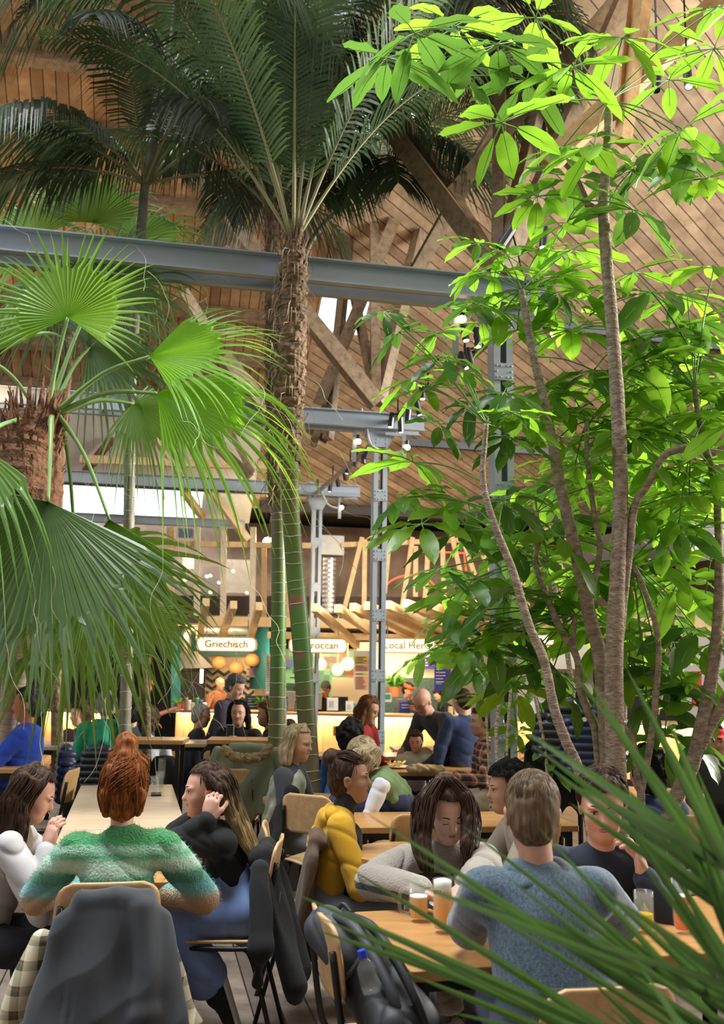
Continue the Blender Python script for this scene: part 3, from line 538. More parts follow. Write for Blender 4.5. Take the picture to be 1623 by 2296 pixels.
panel('board', 974, 1465, 1011, 1549, 16.9, M_viol, '', '', .03, parent=t); lines(t, 977, 1000, range(1472, 1535, 7), 16.88, M_inkw, 1.6); lines(t, 977, 990, (1532,), 16.88, mat('ink_green', (.2, .7, .2)), 2, 0)
t = thing('menu_board', 'small violet board on the cream wall of the right stall', 'menu board', W(955, 1490, 19.2)); panel('board', 930, 1474, 975, 1500, 19.2, M_viol, '', '', .04, parent=t); lines(t, 934, 968, range(1479, 1497, 6), 19.17, M_inkw, 2)
t = thing('menu_board', 'tall white price list left of the ringed palm trunk', 'menu board', W(602, 1560, 17.1)); panel('board', 596, 1466, 608, 1556, 17.1, M_pap, '', '', .03, parent=t); lines(t, 598, 606, range(1472, 1550, 5), 17.08, M_ink, 1.2)
t = thing('chalkboard', 'small chalkboard on the left stall counter', 'chalkboard', W(572, 1590, 17.3)); panel('board', 549, 1560, 602, 1591, 17.3, mat('chalk_black', (.04, .045, .045), .8), '', '', .03, parent=t); lines(t, 556, 590, (1566, 1571, 1577, 1583), 17.28, mat('chalk', (.45, .55, .45), .9), 1.5)
t = thing('logo_panel', 'green panel with a round letter logo behind the palm trunks', 'sign', W(662, 1530, 19.2)); panel('board', 640, 1495, 690, 1532, 19.2, mat('logo_green', (.22, .50, .28), .6), '', '', .03, parent=t); text('lettering', 'G', .16, mat('ink_black', (.02, .03, .02)), t, W(662, 1506, 19.17), (1, 0, 0)); lines(t, 650, 676, (1518,), 19.17, MC['ink_black'], 2, 0)
o = panel('poster', 641, 1479, 662, 1496, 18.9, mat('poster_blue', (.06, .08, .28), .6), 'small tilted dark blue poster behind the palm trunks', 'poster')
t = thing('counter_card', 'white framed card with green print on the right counter', 'card', W(872, 1590, 16.8)); panel('board', 856, 1554, 878, 1574, 16.8, M_pap, '', '', .02, parent=t); panel('printed_block', 861, 1557, 875, 1567, 16.79, mat('card_green', (.05, .30, .15)), '', '', .004, parent=t)
t = thing('counter_card', 'blue card lying on the right counter by the flowers', 'card', W(912, 1598, 16.6)); panel('board', 896, 1574, 928, 1596, 16.6, mat('card_blue', (.04, .06, .35), .6), '', '', .02, parent=t); lines(t, 900, 922, (1580, 1586), 16.58, M_inkw, 1.5)
for i, (x0, y0, x1, y1, d) in enumerate(((733, 1564, 758, 1593, 16.5), (775, 1572, 792, 1595, 16.5))):
    t = thing('counter_card', ['larger white price card in front of the capped cook', 'smaller white price card right of the capped cook'][i], 'card', W((x0+x1)/2, y1, d), 'white price cards'); panel('board', x0, y0, x1, y1, d, mat('card_white', (.85, .83, .8), .6), '', '', .02, parent=t); lines(t, x0+4, x1-4, range(int(y0)+8, int(y1)-5, 4), d-.02, M_ink, .8)
# shelves and jars
o = panel('wall_shelf', 552, 1515, 600, 1518, 19.0, mat('teal_shelf', (.02, .2, .26), .5), 'teal shelf with small tins in the left stall', 'shelf', .3)
cols = [(.8, .75, .7), (.6, .1, .08), (.1, .12, .3), (.75, .6, .3), (.3, .2, .12), (.85, .83, .8), (.1, .3, .15)]
def jar(x, y, d, h, r, c, label, grp, cat='jar', nm_='jar'):
    p = W(x, y, d); t = thing(nm_, label, cat, p, grp); obj('body', MB().lathe(p, [(r*.9, 0), (r, .01), (r, h*.75), (r*.7, h*.85)], 10), mat('jar%.2f%.2f' % (c[0], c[1]), c, .4), t, smooth=False); obj('lid', MB().lathe(p, [(r*.72, h*.85), (r*.72, h)], 10), M_dark, t)
for i, x in enumerate((556, 563, 570, 578, 584, 590, 596)): jar(x, 1514.5, 19.1, .13+.04*(i % 3), .035, cols[i], 'small tin on the teal shelf of the left stall', 'tins on the teal shelf')
for i, (x, y) in enumerate(((410, 1588), (417, 1590), (424, 1590), (432, 1590), (441, 1590), (450, 1590), (458, 1590))): jar(x, y+2, 17.6, .16+.05*((i*2) % 3), .04, cols[(i*3+1) % 7], 'small condiment jar on the left end of the counter', 'condiment jars on the counter')
for i, (x, y) in enumerate(((620, 1592), (640, 1592), (665, 1594), (800, 1596), (812, 1597), (1010, 1602), (1025, 1602), (1050, 1604))): jar(x, y+2, 17.0, .12+.06*((i*2) % 3), .045, cols[(i*2) % 7], 'small container on the middle of the long counter', 'containers on the long counter')
o = obj('display_case', MB().hexa(W(790, 1548, 18), (.75, 0, 0), (0, .5, 0), (0, 0, .45)), mat('case_steel', (.55, .47, .33), .3, .5)); tag(o, 'steel display case behind the counter in the middle stall', 'display case')
o = obj('cash_register', MB().hexa(W(660, 1570, 17.9), (1.0, 0, 0), (0, .4, 0), (0, 0, .3)), mat('reg_grey', (.25, .25, .25), .4, .4)); tag(o, 'grey steel worktop machine behind the palm trunks', 'kitchen machine')
o = obj('laptop_screen', MB().hexa(W(762, 1578, 17.0), (.28, 0, 0), (0, .04, 0), (0, 0, .24)), M_dark); tag(o, 'dark till screen beside the white price card', 'screen')
def leafy(x, y, d, r, label, n=26, flower=None):
    p = W(x, y, d); t = thing('potted_plant', label, 'potted plant', p); obj('pot', MB().lathe(p, [(r*.35, 0), (r*.5, r*.6), (r*.42, r*.6), (r*.4, r*.5)], 14), mat('terracotta', (.45, .16, .07), .7), t)
    mb = MB(); rr = random.Random(int(x))
    for k in range(n):
        a = rr.random()*6.28; e = rr.uniform(.25, 1.2); dv = Vector((math.cos(a)*math.cos(e), math.sin(a)*math.cos(e), math.sin(e))); L_ = r*rr.uniform(.8, 1.5); sd = dv.cross(Z).normalized()*r*.16; b = p+Z*r*.55; mid = b+dv*L_*.6; tp = b+dv*L_-Z*L_*.25
        mb.add([b, mid-sd, mid+sd, tp], [(0, 1, 3, 2)])
    obj('foliage', mb, mat('herb_green', (.12, .32, .05), .5, trans=.4, tcol=(.3, .6, .1)), t)
    if flower:
        mb = MB(); [mb.ell(p+Z*r*.9+Vector((rr.uniform(-r, r), rr.uniform(-.1, .1), rr.uniform(0, r*.7))), .02, .02, .02, 6) for _ in range(10)]; obj('flower', mb, flower, t)
leafy(399, 1590, 17.6, .16, 'small leafy plant in a white pot at the left end of the counter'); leafy(585, 1592, 17.3, .17, 'bright green herb in a terracotta pot left of the palm trunk'); leafy(884, 1562, 18.6, .30, 'broad leaved plant in a terracotta pot against the cream wall', 40); leafy(925, 1592, 16.5, .14, 'small plant with pink flowers on the right counter', 18, mat('pink', (.8, .15, .4)))
# ================================================================ plants
def leafmat(name, col, tcol, rough=.35, trans=.45, rand=.25, var=.25, scale=9):
    return mat(name, col, rough, var=var, scale=scale, trans=trans, tcol=tcol, rand=rand, spec=.5)
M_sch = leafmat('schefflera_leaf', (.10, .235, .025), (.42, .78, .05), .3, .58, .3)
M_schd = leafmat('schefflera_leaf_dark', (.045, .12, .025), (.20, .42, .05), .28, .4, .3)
M_rib = mat('leaf_rib', (.25, .45, .10), .5); M_pet = mat('petiole_green', (.12, .26, .05), .5, rand=.2)
M_bark = mat('schefflera_bark', (.34, .27, .20), .85, var=.45, scale=22, bump=.7, bscale=45, stretch=(1, 1, 2.2))
def leaflet(mb, b, dr, nrm, L, w, wav, ph, droop=.25):
    """one wavy oval leaflet with a folded midrib"""
    dr = dr.normalized(); sd = dr.cross(nrm).normalized(); n = 7; rows = []
    for i in range(n+1):
        s = i/n; c = b+dr*(L*s)-Z*(droop*L*s*s); hw = w*(math.sin(math.pi*min(1, (s*.93+.05)))**.75)*(1-.25*(1-s)) if i < n else 0.001
        k = wav*math.sin(s*15+ph); rows.append((c+sd*hw+nrm*(.12*w+k*.4*w), c, c-sd*hw+nrm*(.12*w-k*.4*w)))
    V = [p for r_ in rows for p in r_]; Fc = []
    for i in range(n):
        a = i*3; Fc += [(a, a+1, a+4, a+3), (a+1, a+2, a+5, a+4)]
    mb.add(V, Fc)
def umbrella_mesh(name, seed, m, k=8, sz=1):
    """a whorl of leaflets on short stalks, hub at the origin, radiating round +Z"""
    rr = random.Random(seed); mb = MB(); st = MB()
    for i in range(k):
        a = 2*math.pi*(i+.35*rr.random())/k; el = R(rr.uniform(-28, 12)); dv = Vector((math.cos(a)*math.cos(el), math.sin(a)*math.cos(el), math.sin(el))); sl = .055*sz*rr.uniform(.8, 1.3); L = .20*sz*rr.uniform(.75, 1.15)
        p = dv*sl; st.tube([Vector((0, 0, 0)), p, p+dv*L*.85-Z*.22*L*.72-Z*.003], [.0028, .0022, .0012], 4, cap=False)
        leaflet(mb, p, dv, (Z-dv*dv.z).normalized(), L, L*rr.uniform(.19, .25), rr.uniform(.1, .4), rr.random()*6, rr.uniform(.1, .45))
    n = len(mb.v); fl = len(mb.f); mb.add(st.v, st.f)
    me = mesh_from(name, mb.v, mb.f, m, True); me.materials.append(M_rib)
    for p in me.polygons[fl:]: p.material_index = 1
    return me
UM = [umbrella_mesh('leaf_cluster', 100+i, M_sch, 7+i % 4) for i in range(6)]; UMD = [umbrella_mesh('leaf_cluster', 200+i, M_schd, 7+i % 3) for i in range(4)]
LS = 1.36
def cluster(t, hub, sz=1, tilt=None, dark=False, rr=random):
    o = bpy.data.objects.new('leaf_cluster', rr.choice(UMD if dark else UM)); COL.objects.link(o); o.parent = t; o.location = hub-wl(t)
    ax = tilt if tilt else Vector((rr.uniform(-.5, .5), rr.uniform(-.75, .1), 1)).normalized()
    q = Z.rotation_difference(ax); o.rotation_mode = 'QUATERNION'; from_q = q @ Vector((0, 0, 1)).rotation_difference(Vector((0, 0, 1)))
    from mathutils import Quaternion
    o.rotation_quaternion = q @ Quaternion((0, 0, 1), rr.random()*6.28); o.scale = (sz*LS, sz*LS, sz*LS); return o
def spline(P, n=5):
    P = [Vector(p) for p in P]; Q = []
    for i in range(len(P)-1):
        a = P[max(i-1, 0)]; b = P[i]; c = P[i+1]; e = P[min(i+2, len(P)-1)]
        for k in range(n):
            s = k/n; Q.append(.5*((2*b)+(c-a)*s+(2*a-5*b+4*c-e)*s*s+(3*b-a-3*c+e)*s**3))
    return Q+[P[-1]]
def trunk(t, pts, d, nm_='trunk', m=None, knob=.06):
    """pts: (x, y, radius in px, depth offset)"""
    P = [W(x, y, d+(q[0] if q else 0)) for x, y, r_, *q in pts]; S = spline(P, 6); rads = np.interp(np.linspace(0, len(P)-1, len(S)), range(len(P)), [p[2]*d/F for p in pts]); mb = MB(); rr = random.Random(int(pts[0][0]))
    rads = [r_*(1+knob*math.sin(i*2.1)*rr.random()+.04*(rr.random()-.5)) for i, r_ in enumerate(rads)]; mb.tube(S, rads, 10); o = obj(nm_, mb, m or M_bark, t, smooth=True); return S
def tree(label, d, base, trunks, hubs, fill=(), seed=1, dark=.15, group='young umbrella trees'):
    """trunks: list of point lists; hubs: (x, y, dd, size, apex index) leaf whorls on long stalks"""
    rr = random.Random(seed); bp = W(base[0], base[1], d); t = thing('umbrella_tree', label, 'tree', Vector((bp.x, bp.y, .25)), group)
    ap = []
    for k, tr in enumerate(trunks): S = trunk(t, tr, d, 'trunk' if k == 0 else 'branch'); ap.append(S[-1])
    def petiole(a, b, r_=.0042):
        m_ = (a+b)/2+Z*(.06*(b-a).length); mb = MB(); mb.tube(spline([a, m_, b], 4), [r_*1.5]+[r_]*7+[r_*.8], 5); obj('leaf_stalk', mb, M_pet, t, smooth=True)
    n = 0
    for (x, y, dd, sz, ai, *dk) in hubs:
        if y > 600 and dd < .25: dd = dd*.3+.25
        h = W(x, y, d+dd); a = ap[ai] if isinstance(ai, int) else W(ai[0], ai[1], d)
        petiole(a, h); cluster(t, h, sz, None, dk[0] if dk else rr.random() < dark, rr); n += 1
    for (ai, k, L0, L1, sz) in fill:
        a = ap[ai] if isinstance(ai, int) else W(ai[0], ai[1], d+(ai[2] if len(ai) > 2 else 0))
        for i in range(k):
            an = 6.283*(i+rr.random()*.6)/k; el = rr.uniform(-.35, .75); L_ = rr.uniform(L0, L1)
            if math.sin(an) < -.15: an = -an
            h = a+Vector((math.cos(an)*math.cos(el), math.sin(an)*math.cos(el), math.sin(el)))*L_
            petiole(a, h, .0034); cluster(t, h, sz*rr.uniform(.8, 1.15), None, rr.random() < dark, rr)
    return t
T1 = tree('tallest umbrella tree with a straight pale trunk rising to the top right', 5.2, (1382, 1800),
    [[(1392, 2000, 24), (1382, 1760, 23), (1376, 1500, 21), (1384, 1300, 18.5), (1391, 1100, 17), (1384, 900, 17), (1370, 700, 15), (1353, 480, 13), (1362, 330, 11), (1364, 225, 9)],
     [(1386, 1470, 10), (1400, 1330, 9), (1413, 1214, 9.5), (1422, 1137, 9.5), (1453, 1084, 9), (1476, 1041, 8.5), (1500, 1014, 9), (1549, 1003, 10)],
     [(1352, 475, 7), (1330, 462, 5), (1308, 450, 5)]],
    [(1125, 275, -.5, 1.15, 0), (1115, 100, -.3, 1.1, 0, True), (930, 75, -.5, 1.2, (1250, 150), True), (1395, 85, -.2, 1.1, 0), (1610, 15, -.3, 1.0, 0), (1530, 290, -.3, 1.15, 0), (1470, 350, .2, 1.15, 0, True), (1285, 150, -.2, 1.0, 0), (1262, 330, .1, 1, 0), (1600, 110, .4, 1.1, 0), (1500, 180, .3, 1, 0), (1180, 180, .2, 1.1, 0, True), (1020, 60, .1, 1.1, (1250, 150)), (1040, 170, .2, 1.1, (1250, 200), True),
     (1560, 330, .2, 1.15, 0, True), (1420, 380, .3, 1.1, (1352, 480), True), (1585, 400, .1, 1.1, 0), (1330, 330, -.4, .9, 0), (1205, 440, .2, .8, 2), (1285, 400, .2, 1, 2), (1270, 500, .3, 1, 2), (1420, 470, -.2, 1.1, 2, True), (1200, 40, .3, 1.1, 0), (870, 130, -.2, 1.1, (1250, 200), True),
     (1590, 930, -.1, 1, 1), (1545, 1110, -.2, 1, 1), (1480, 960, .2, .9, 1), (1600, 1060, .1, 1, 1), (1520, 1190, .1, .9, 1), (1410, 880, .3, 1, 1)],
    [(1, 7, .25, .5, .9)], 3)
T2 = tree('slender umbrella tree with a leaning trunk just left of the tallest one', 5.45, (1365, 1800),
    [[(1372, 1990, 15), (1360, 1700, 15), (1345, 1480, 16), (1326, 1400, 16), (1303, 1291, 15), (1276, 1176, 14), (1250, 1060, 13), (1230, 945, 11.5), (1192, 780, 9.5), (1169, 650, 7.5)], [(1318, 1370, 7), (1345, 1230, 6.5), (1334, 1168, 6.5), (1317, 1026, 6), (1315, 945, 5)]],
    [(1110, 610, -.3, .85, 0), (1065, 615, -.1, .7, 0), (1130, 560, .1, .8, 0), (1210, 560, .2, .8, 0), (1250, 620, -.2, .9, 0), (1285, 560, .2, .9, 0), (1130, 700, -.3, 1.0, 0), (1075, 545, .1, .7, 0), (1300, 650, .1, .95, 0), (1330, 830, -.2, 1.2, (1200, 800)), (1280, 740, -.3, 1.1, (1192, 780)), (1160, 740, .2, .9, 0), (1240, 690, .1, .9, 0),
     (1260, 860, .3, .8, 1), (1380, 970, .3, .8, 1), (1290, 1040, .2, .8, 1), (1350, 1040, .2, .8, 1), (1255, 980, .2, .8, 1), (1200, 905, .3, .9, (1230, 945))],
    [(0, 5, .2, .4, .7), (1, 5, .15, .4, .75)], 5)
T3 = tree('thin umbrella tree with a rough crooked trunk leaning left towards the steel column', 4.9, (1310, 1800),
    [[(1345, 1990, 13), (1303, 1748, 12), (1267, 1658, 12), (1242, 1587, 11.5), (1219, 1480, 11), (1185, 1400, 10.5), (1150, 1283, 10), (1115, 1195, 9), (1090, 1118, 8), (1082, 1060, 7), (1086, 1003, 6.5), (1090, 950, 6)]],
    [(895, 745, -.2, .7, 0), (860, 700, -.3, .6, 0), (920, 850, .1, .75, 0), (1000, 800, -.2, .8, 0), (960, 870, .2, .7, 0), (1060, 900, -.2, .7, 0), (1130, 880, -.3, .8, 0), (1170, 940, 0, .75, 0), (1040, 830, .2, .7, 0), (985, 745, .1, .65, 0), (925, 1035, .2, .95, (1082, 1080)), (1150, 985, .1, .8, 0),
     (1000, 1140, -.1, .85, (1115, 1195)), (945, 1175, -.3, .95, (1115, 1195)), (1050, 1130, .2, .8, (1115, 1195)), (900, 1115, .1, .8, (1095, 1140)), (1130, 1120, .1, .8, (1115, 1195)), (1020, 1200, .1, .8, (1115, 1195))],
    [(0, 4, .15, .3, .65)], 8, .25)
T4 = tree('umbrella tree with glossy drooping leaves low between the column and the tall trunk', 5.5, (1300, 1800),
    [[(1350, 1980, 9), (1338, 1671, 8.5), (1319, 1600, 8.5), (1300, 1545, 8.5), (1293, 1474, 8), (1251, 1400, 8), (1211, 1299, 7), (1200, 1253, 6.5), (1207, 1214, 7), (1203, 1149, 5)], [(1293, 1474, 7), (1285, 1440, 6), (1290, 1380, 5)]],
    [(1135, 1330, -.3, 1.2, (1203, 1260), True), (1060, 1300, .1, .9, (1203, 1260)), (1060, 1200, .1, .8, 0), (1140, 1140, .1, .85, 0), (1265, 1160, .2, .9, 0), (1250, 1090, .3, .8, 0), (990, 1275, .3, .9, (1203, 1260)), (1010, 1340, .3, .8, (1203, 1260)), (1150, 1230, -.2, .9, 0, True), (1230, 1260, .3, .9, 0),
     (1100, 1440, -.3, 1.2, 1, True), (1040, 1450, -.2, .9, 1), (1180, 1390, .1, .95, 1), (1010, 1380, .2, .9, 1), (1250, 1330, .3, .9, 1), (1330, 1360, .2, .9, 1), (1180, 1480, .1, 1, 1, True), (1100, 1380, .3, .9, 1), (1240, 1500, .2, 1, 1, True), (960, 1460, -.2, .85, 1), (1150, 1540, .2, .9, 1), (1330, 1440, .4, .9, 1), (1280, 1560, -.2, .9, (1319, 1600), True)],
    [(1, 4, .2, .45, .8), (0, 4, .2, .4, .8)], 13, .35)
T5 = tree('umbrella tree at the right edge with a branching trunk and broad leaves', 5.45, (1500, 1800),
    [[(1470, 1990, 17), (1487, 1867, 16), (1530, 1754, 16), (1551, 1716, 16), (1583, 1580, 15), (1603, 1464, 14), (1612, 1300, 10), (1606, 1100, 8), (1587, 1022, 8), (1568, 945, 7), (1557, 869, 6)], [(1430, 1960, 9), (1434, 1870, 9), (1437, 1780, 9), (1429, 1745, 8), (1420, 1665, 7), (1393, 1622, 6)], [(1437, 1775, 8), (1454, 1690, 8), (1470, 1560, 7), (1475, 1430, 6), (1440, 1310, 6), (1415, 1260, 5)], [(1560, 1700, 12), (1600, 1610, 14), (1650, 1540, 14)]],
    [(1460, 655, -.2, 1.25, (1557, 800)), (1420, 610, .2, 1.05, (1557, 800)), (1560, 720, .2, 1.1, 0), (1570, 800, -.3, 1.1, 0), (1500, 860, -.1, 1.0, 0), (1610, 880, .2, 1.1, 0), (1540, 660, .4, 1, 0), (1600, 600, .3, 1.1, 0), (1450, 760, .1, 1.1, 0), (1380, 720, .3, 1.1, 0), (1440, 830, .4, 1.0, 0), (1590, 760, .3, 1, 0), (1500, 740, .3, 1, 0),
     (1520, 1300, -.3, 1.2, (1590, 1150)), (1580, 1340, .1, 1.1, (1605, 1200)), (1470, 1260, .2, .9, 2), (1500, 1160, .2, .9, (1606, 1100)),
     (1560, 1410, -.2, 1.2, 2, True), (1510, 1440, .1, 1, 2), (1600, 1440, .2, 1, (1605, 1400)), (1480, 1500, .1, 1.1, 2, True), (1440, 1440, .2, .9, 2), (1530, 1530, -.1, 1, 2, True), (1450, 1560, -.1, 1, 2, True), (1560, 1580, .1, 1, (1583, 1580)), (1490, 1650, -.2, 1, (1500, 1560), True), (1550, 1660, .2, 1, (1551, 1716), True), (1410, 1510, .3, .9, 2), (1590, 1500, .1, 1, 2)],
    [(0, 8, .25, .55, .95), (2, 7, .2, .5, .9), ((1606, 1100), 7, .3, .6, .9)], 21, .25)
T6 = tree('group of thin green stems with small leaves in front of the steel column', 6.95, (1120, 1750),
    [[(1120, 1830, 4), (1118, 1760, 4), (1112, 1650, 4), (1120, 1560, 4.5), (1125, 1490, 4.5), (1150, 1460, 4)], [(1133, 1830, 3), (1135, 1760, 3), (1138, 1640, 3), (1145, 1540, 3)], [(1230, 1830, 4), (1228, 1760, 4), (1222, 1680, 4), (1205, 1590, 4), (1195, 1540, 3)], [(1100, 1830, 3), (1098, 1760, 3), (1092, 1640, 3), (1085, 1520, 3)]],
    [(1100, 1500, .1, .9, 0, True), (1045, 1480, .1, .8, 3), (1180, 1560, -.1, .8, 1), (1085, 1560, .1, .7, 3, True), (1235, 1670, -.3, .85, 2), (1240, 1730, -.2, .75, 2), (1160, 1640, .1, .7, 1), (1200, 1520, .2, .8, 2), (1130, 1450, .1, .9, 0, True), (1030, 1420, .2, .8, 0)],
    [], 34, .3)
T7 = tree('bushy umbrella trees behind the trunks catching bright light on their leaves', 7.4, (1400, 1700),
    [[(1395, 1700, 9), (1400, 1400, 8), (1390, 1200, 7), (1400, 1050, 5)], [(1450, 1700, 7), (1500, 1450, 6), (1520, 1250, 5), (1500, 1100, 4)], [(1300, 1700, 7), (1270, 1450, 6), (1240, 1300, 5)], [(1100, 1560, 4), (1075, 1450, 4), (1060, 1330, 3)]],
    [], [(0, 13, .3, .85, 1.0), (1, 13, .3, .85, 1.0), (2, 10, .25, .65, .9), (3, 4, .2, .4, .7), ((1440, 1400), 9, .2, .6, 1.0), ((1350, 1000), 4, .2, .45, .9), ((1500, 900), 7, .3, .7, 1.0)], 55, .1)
# ---------------------------------------------------------------- ringed palm trunks
def ring_mat():
    m = bpy.data.materials.new('ringed_palm_bark'); m.use_nodes = True; N = m.node_tree.nodes; L = m.node_tree.links; b = N['Principled BSDF']; b.inputs['Roughness'].default_value = .4
    tc = N.new('ShaderNodeTexCoord'); nz = N.new('ShaderNodeTexNoise'); nz.inputs['Scale'].default_value = 4; nz.inputs['Detail'].default_value = 5; L.new(tc.outputs['Object'], nz.inputs['Vector'])
    sp = N.new('ShaderNodeSeparateXYZ'); L.new(tc.outputs['Object'], sp.inputs[0])
    mp = N.new('ShaderNodeMapping'); mp.inputs['Scale'].default_value = (6, 6, .6); L.new(tc.outputs['Object'], mp.inputs[0]); n2 = N.new('ShaderNodeTexNoise'); n2.inputs['Scale'].default_value = 2; L.new(mp.outputs[0], n2.inputs['Vector'])
    mr = N.new('ShaderNodeMapRange'); mr.inputs['From Min'].default_value = .5; mr.inputs['From Max'].default_value = 3.9; L.new(sp.outputs[2], mr.inputs['Value'])
    rp = N.new('ShaderNodeValToRGB'); cr = rp.color_ramp; cr.elements[0].position = 0; cr.elements[0].color = (.20, .14, .09, 1); cr.elements[1].position = 1; cr.elements[1].color = (.10, .24, .05, 1); e = cr.elements.new(.16); e.color = (.12, .13, .05, 1); cr.elements[2].position = .34; e = cr.elements.new(.72); e.color = (.10, .24, .05, 1); cr.elements[-1].position = 1; e = cr.elements.new(.80); e.color = (.17, .10, .055, 1); cr.elements[-1].color = (.16, .095, .05, 1)
    ad = N.new('ShaderNodeMath'); ad.operation = 'MULTIPLY_ADD'; ad.inputs[1].default_value = .12; L.new(n2.outputs[0], ad.inputs[0]); L.new(mr.outputs[0], ad.inputs[2]); sb = N.new('ShaderNodeMath'); sb.operation = 'SUBTRACT'; sb.inputs[1].default_value = .06; L.new(ad.outputs[0], sb.inputs[0]); L.new(sb.outputs[0], rp.inputs[0])
    r2 = N.new('ShaderNodeValToRGB'); r2.color_ramp.elements[0].position = .62; r2.color_ramp.elements[1].position = .66; L.new(nz.outputs[0], r2.inputs[0]); mx = N.new('ShaderNodeMixRGB'); L.new(r2.outputs[0], mx.inputs[0]); L.new(rp.outputs[0], mx.inputs[1]); mx.inputs[2].default_value = (.30, .13, .09, 1); L.new(mx.outputs[0], b.inputs['Base Color']); return m
M_ring = ring_mat(); M_scar = mat('leaf_scar', (.55, .50, .42), .7, var=.2); M_fib = mat('palm_fibre', (.20, .13, .08), .9, var=.5, scale=18, bump=.8, bscale=40)
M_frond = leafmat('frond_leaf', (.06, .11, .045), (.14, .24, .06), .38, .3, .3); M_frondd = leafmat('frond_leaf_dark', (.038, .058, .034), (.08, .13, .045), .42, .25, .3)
M_fan = leafmat('fan_leaf', (.13, .25, .055), (.34, .56, .07), .35, .45, .25, .15); M_fand = leafmat('fan_leaf_blue', (.12, .21, .085), (.20, .34, .09), .35, .3, .2, .15); M_fanb = leafmat('fan_leaf_bright', (.15, .32, .035), (.46, .80, .06), .35, .5, .15, .15); M_pr = mat('frond_stalk', (.28, .26, .12), .5, rand=.2); M_thread = mat('leaf_thread', (.62, .60, .42), .7)
def ringed(t, pts, d, rings, seed=1, step=.11, m=None, rend=9):
    P = [W(x, y, d+(q[0] if q else 0)) for x, y, r_, *q in pts]; S = spline(P, 8); rads = np.interp(np.linspace(0, len(P)-1, len(S)), range(len(P)), [p[2]*d/F for p in pts]); obj('trunk', MB().tube(S, list(rads), 18), m or M_ring, t, smooth=True)
    L_ = [0]; [L_.append(L_[-1]+(S[i+1]-S[i]).length) for i in range(len(S)-1)]; rr = random.Random(seed); s = .05; mb = MB()
    while s < L_[-1]*rings:
        i = max(0, np.searchsorted(L_, s)-1); i = min(i, len(S)-2); k = (s-L_[i])/max(1e-6, L_[i+1]-L_[i]); c = S[i].lerp(S[i+1], k); r_ = rads[i]*(1-k)+rads[i+1]*k; ax = (S[i+1]-S[i]).normalized(); tl = Vector((rr.uniform(-.25, .25), rr.uniform(-.25, .25), 1)).normalized(); u = (Vector((1, 0, 0))-ax*ax.x).normalized(); w = ax.cross(u); ring = []
        ph = rr.random()*6; am = rr.uniform(.004, .014)
        for q in range(19): a = 2*math.pi*q/18; pt = u*math.cos(a)+w*math.sin(a); ring.append(c+pt*(r_*1.012)+ax*(am*math.sin(a+ph)+.004*math.sin(3*a+ph)))
        mb.tube(ring, [rr.uniform(.002, .0042) for _ in ring], 5, cap=False); s += step*rr.uniform(.65, 1.35)
    obj('leaf_scars', mb, M_scar, t, label='pale ring scars'); return S, rads
def fibre(t, S, rads, f0, f1, seed=2, n=70, m=None):
    """ragged old leaf bases and fibre round a trunk"""
    rr = random.Random(seed); mb = MB(); N_ = len(S)
    for k in range(n):
        f = rr.uniform(f0, f1)*(N_-1); i = min(int(f), N_-2); c = S[i].lerp(S[i+1], f-i); a = rr.random()*6.28; o = Vector((math.cos(a), math.sin(a), 0)); r_ = rads[i]; L_ = rr.uniform(.08, .26); w = rr.uniform(.005, .02); sd = Z.cross(o)*w
        b = c+o*r_*.9; q = b+o*(.0+.07*rr.random())+Z*L_; q2 = b+o*.02+Z*L_*.5; mb.add([b-sd, b+sd, q2+sd*.9, q+sd*.3, q-sd*.3, q2-sd*.9], [(0, 1, 2, 5), (5, 2, 3, 4)])
    obj('fibre', mb, m or M_fib, t, solid=.006)
def frond(t, base, dr, L, leaf=.38, droop=.9, n=46, m=None, w=.016, seed=0, stalk=.22, hang=.35, side=None):
    hang = .85 if m is M_frondd else hang; n = 64 if m is M_frondd else 56; leaf *= 1.2 if m is M_frondd else 1.0
    """feather frond: curved rachis with two rows of strap leaflets"""
    rr = random.Random(seed); dr = dr.normalized(); P = []; p = Vector(base); v = dr.copy(); k = 22
    for i in range(k+1): P.append(p.copy()); p = p+v*(L/k); v = (v-Z*(droop/k)*(.35+1.3*i/k)).normalized()
    mr = obj('frond', MB().tube(P, [.016*(1-.85*i/k)*min(1, L/1.5) for i in range(k+1)], 6), M_pr, t, smooth=True); mb = MB(); 
    sd0 = dr.cross(Z); sd0 = sd0.normalized() if sd0.length > .05 else Vector((1, 0, 0))
    for j in range(n):
        s = stalk+(1-stalk)*(j+.5)/n; f = s*k; i = min(int(f), k-1); c = P[i].lerp(P[i+1], f-i); ax = (P[i+1]-P[i]).normalized(); sd = (sd0-ax*sd0.dot(ax)).normalized(); up = sd.cross(ax); ll = leaf*(math.sin(math.pi*min(.97, .12+.86*(j+.5)/n))**.6)*rr.uniform(.85, 1.1)
        for g in (-1, 1):
            q = (sd*g*1.0+ax*(.55+.4*s)+up*rr.uniform(.0, .3)).normalized(); hw = ax*w*.5; a = c; b = c+q*ll*.4-Z*hang*.12*ll; e = c+q*ll*.75-Z*hang*.45*ll; z = c+q*ll-Z*hang*1.0*ll
            wa = (ax-q*ax.dot(q)).normalized()*w*.6; mb.add([a-wa*.6, a+wa*.6, b+wa, b-wa, e+wa*.8, e-wa*.8, z], [(0, 1, 2, 3), (3, 2, 4, 5), (5, 4, 6)])
    obj('leaflets', mb, m or M_frond, mr, smooth=False); return mr
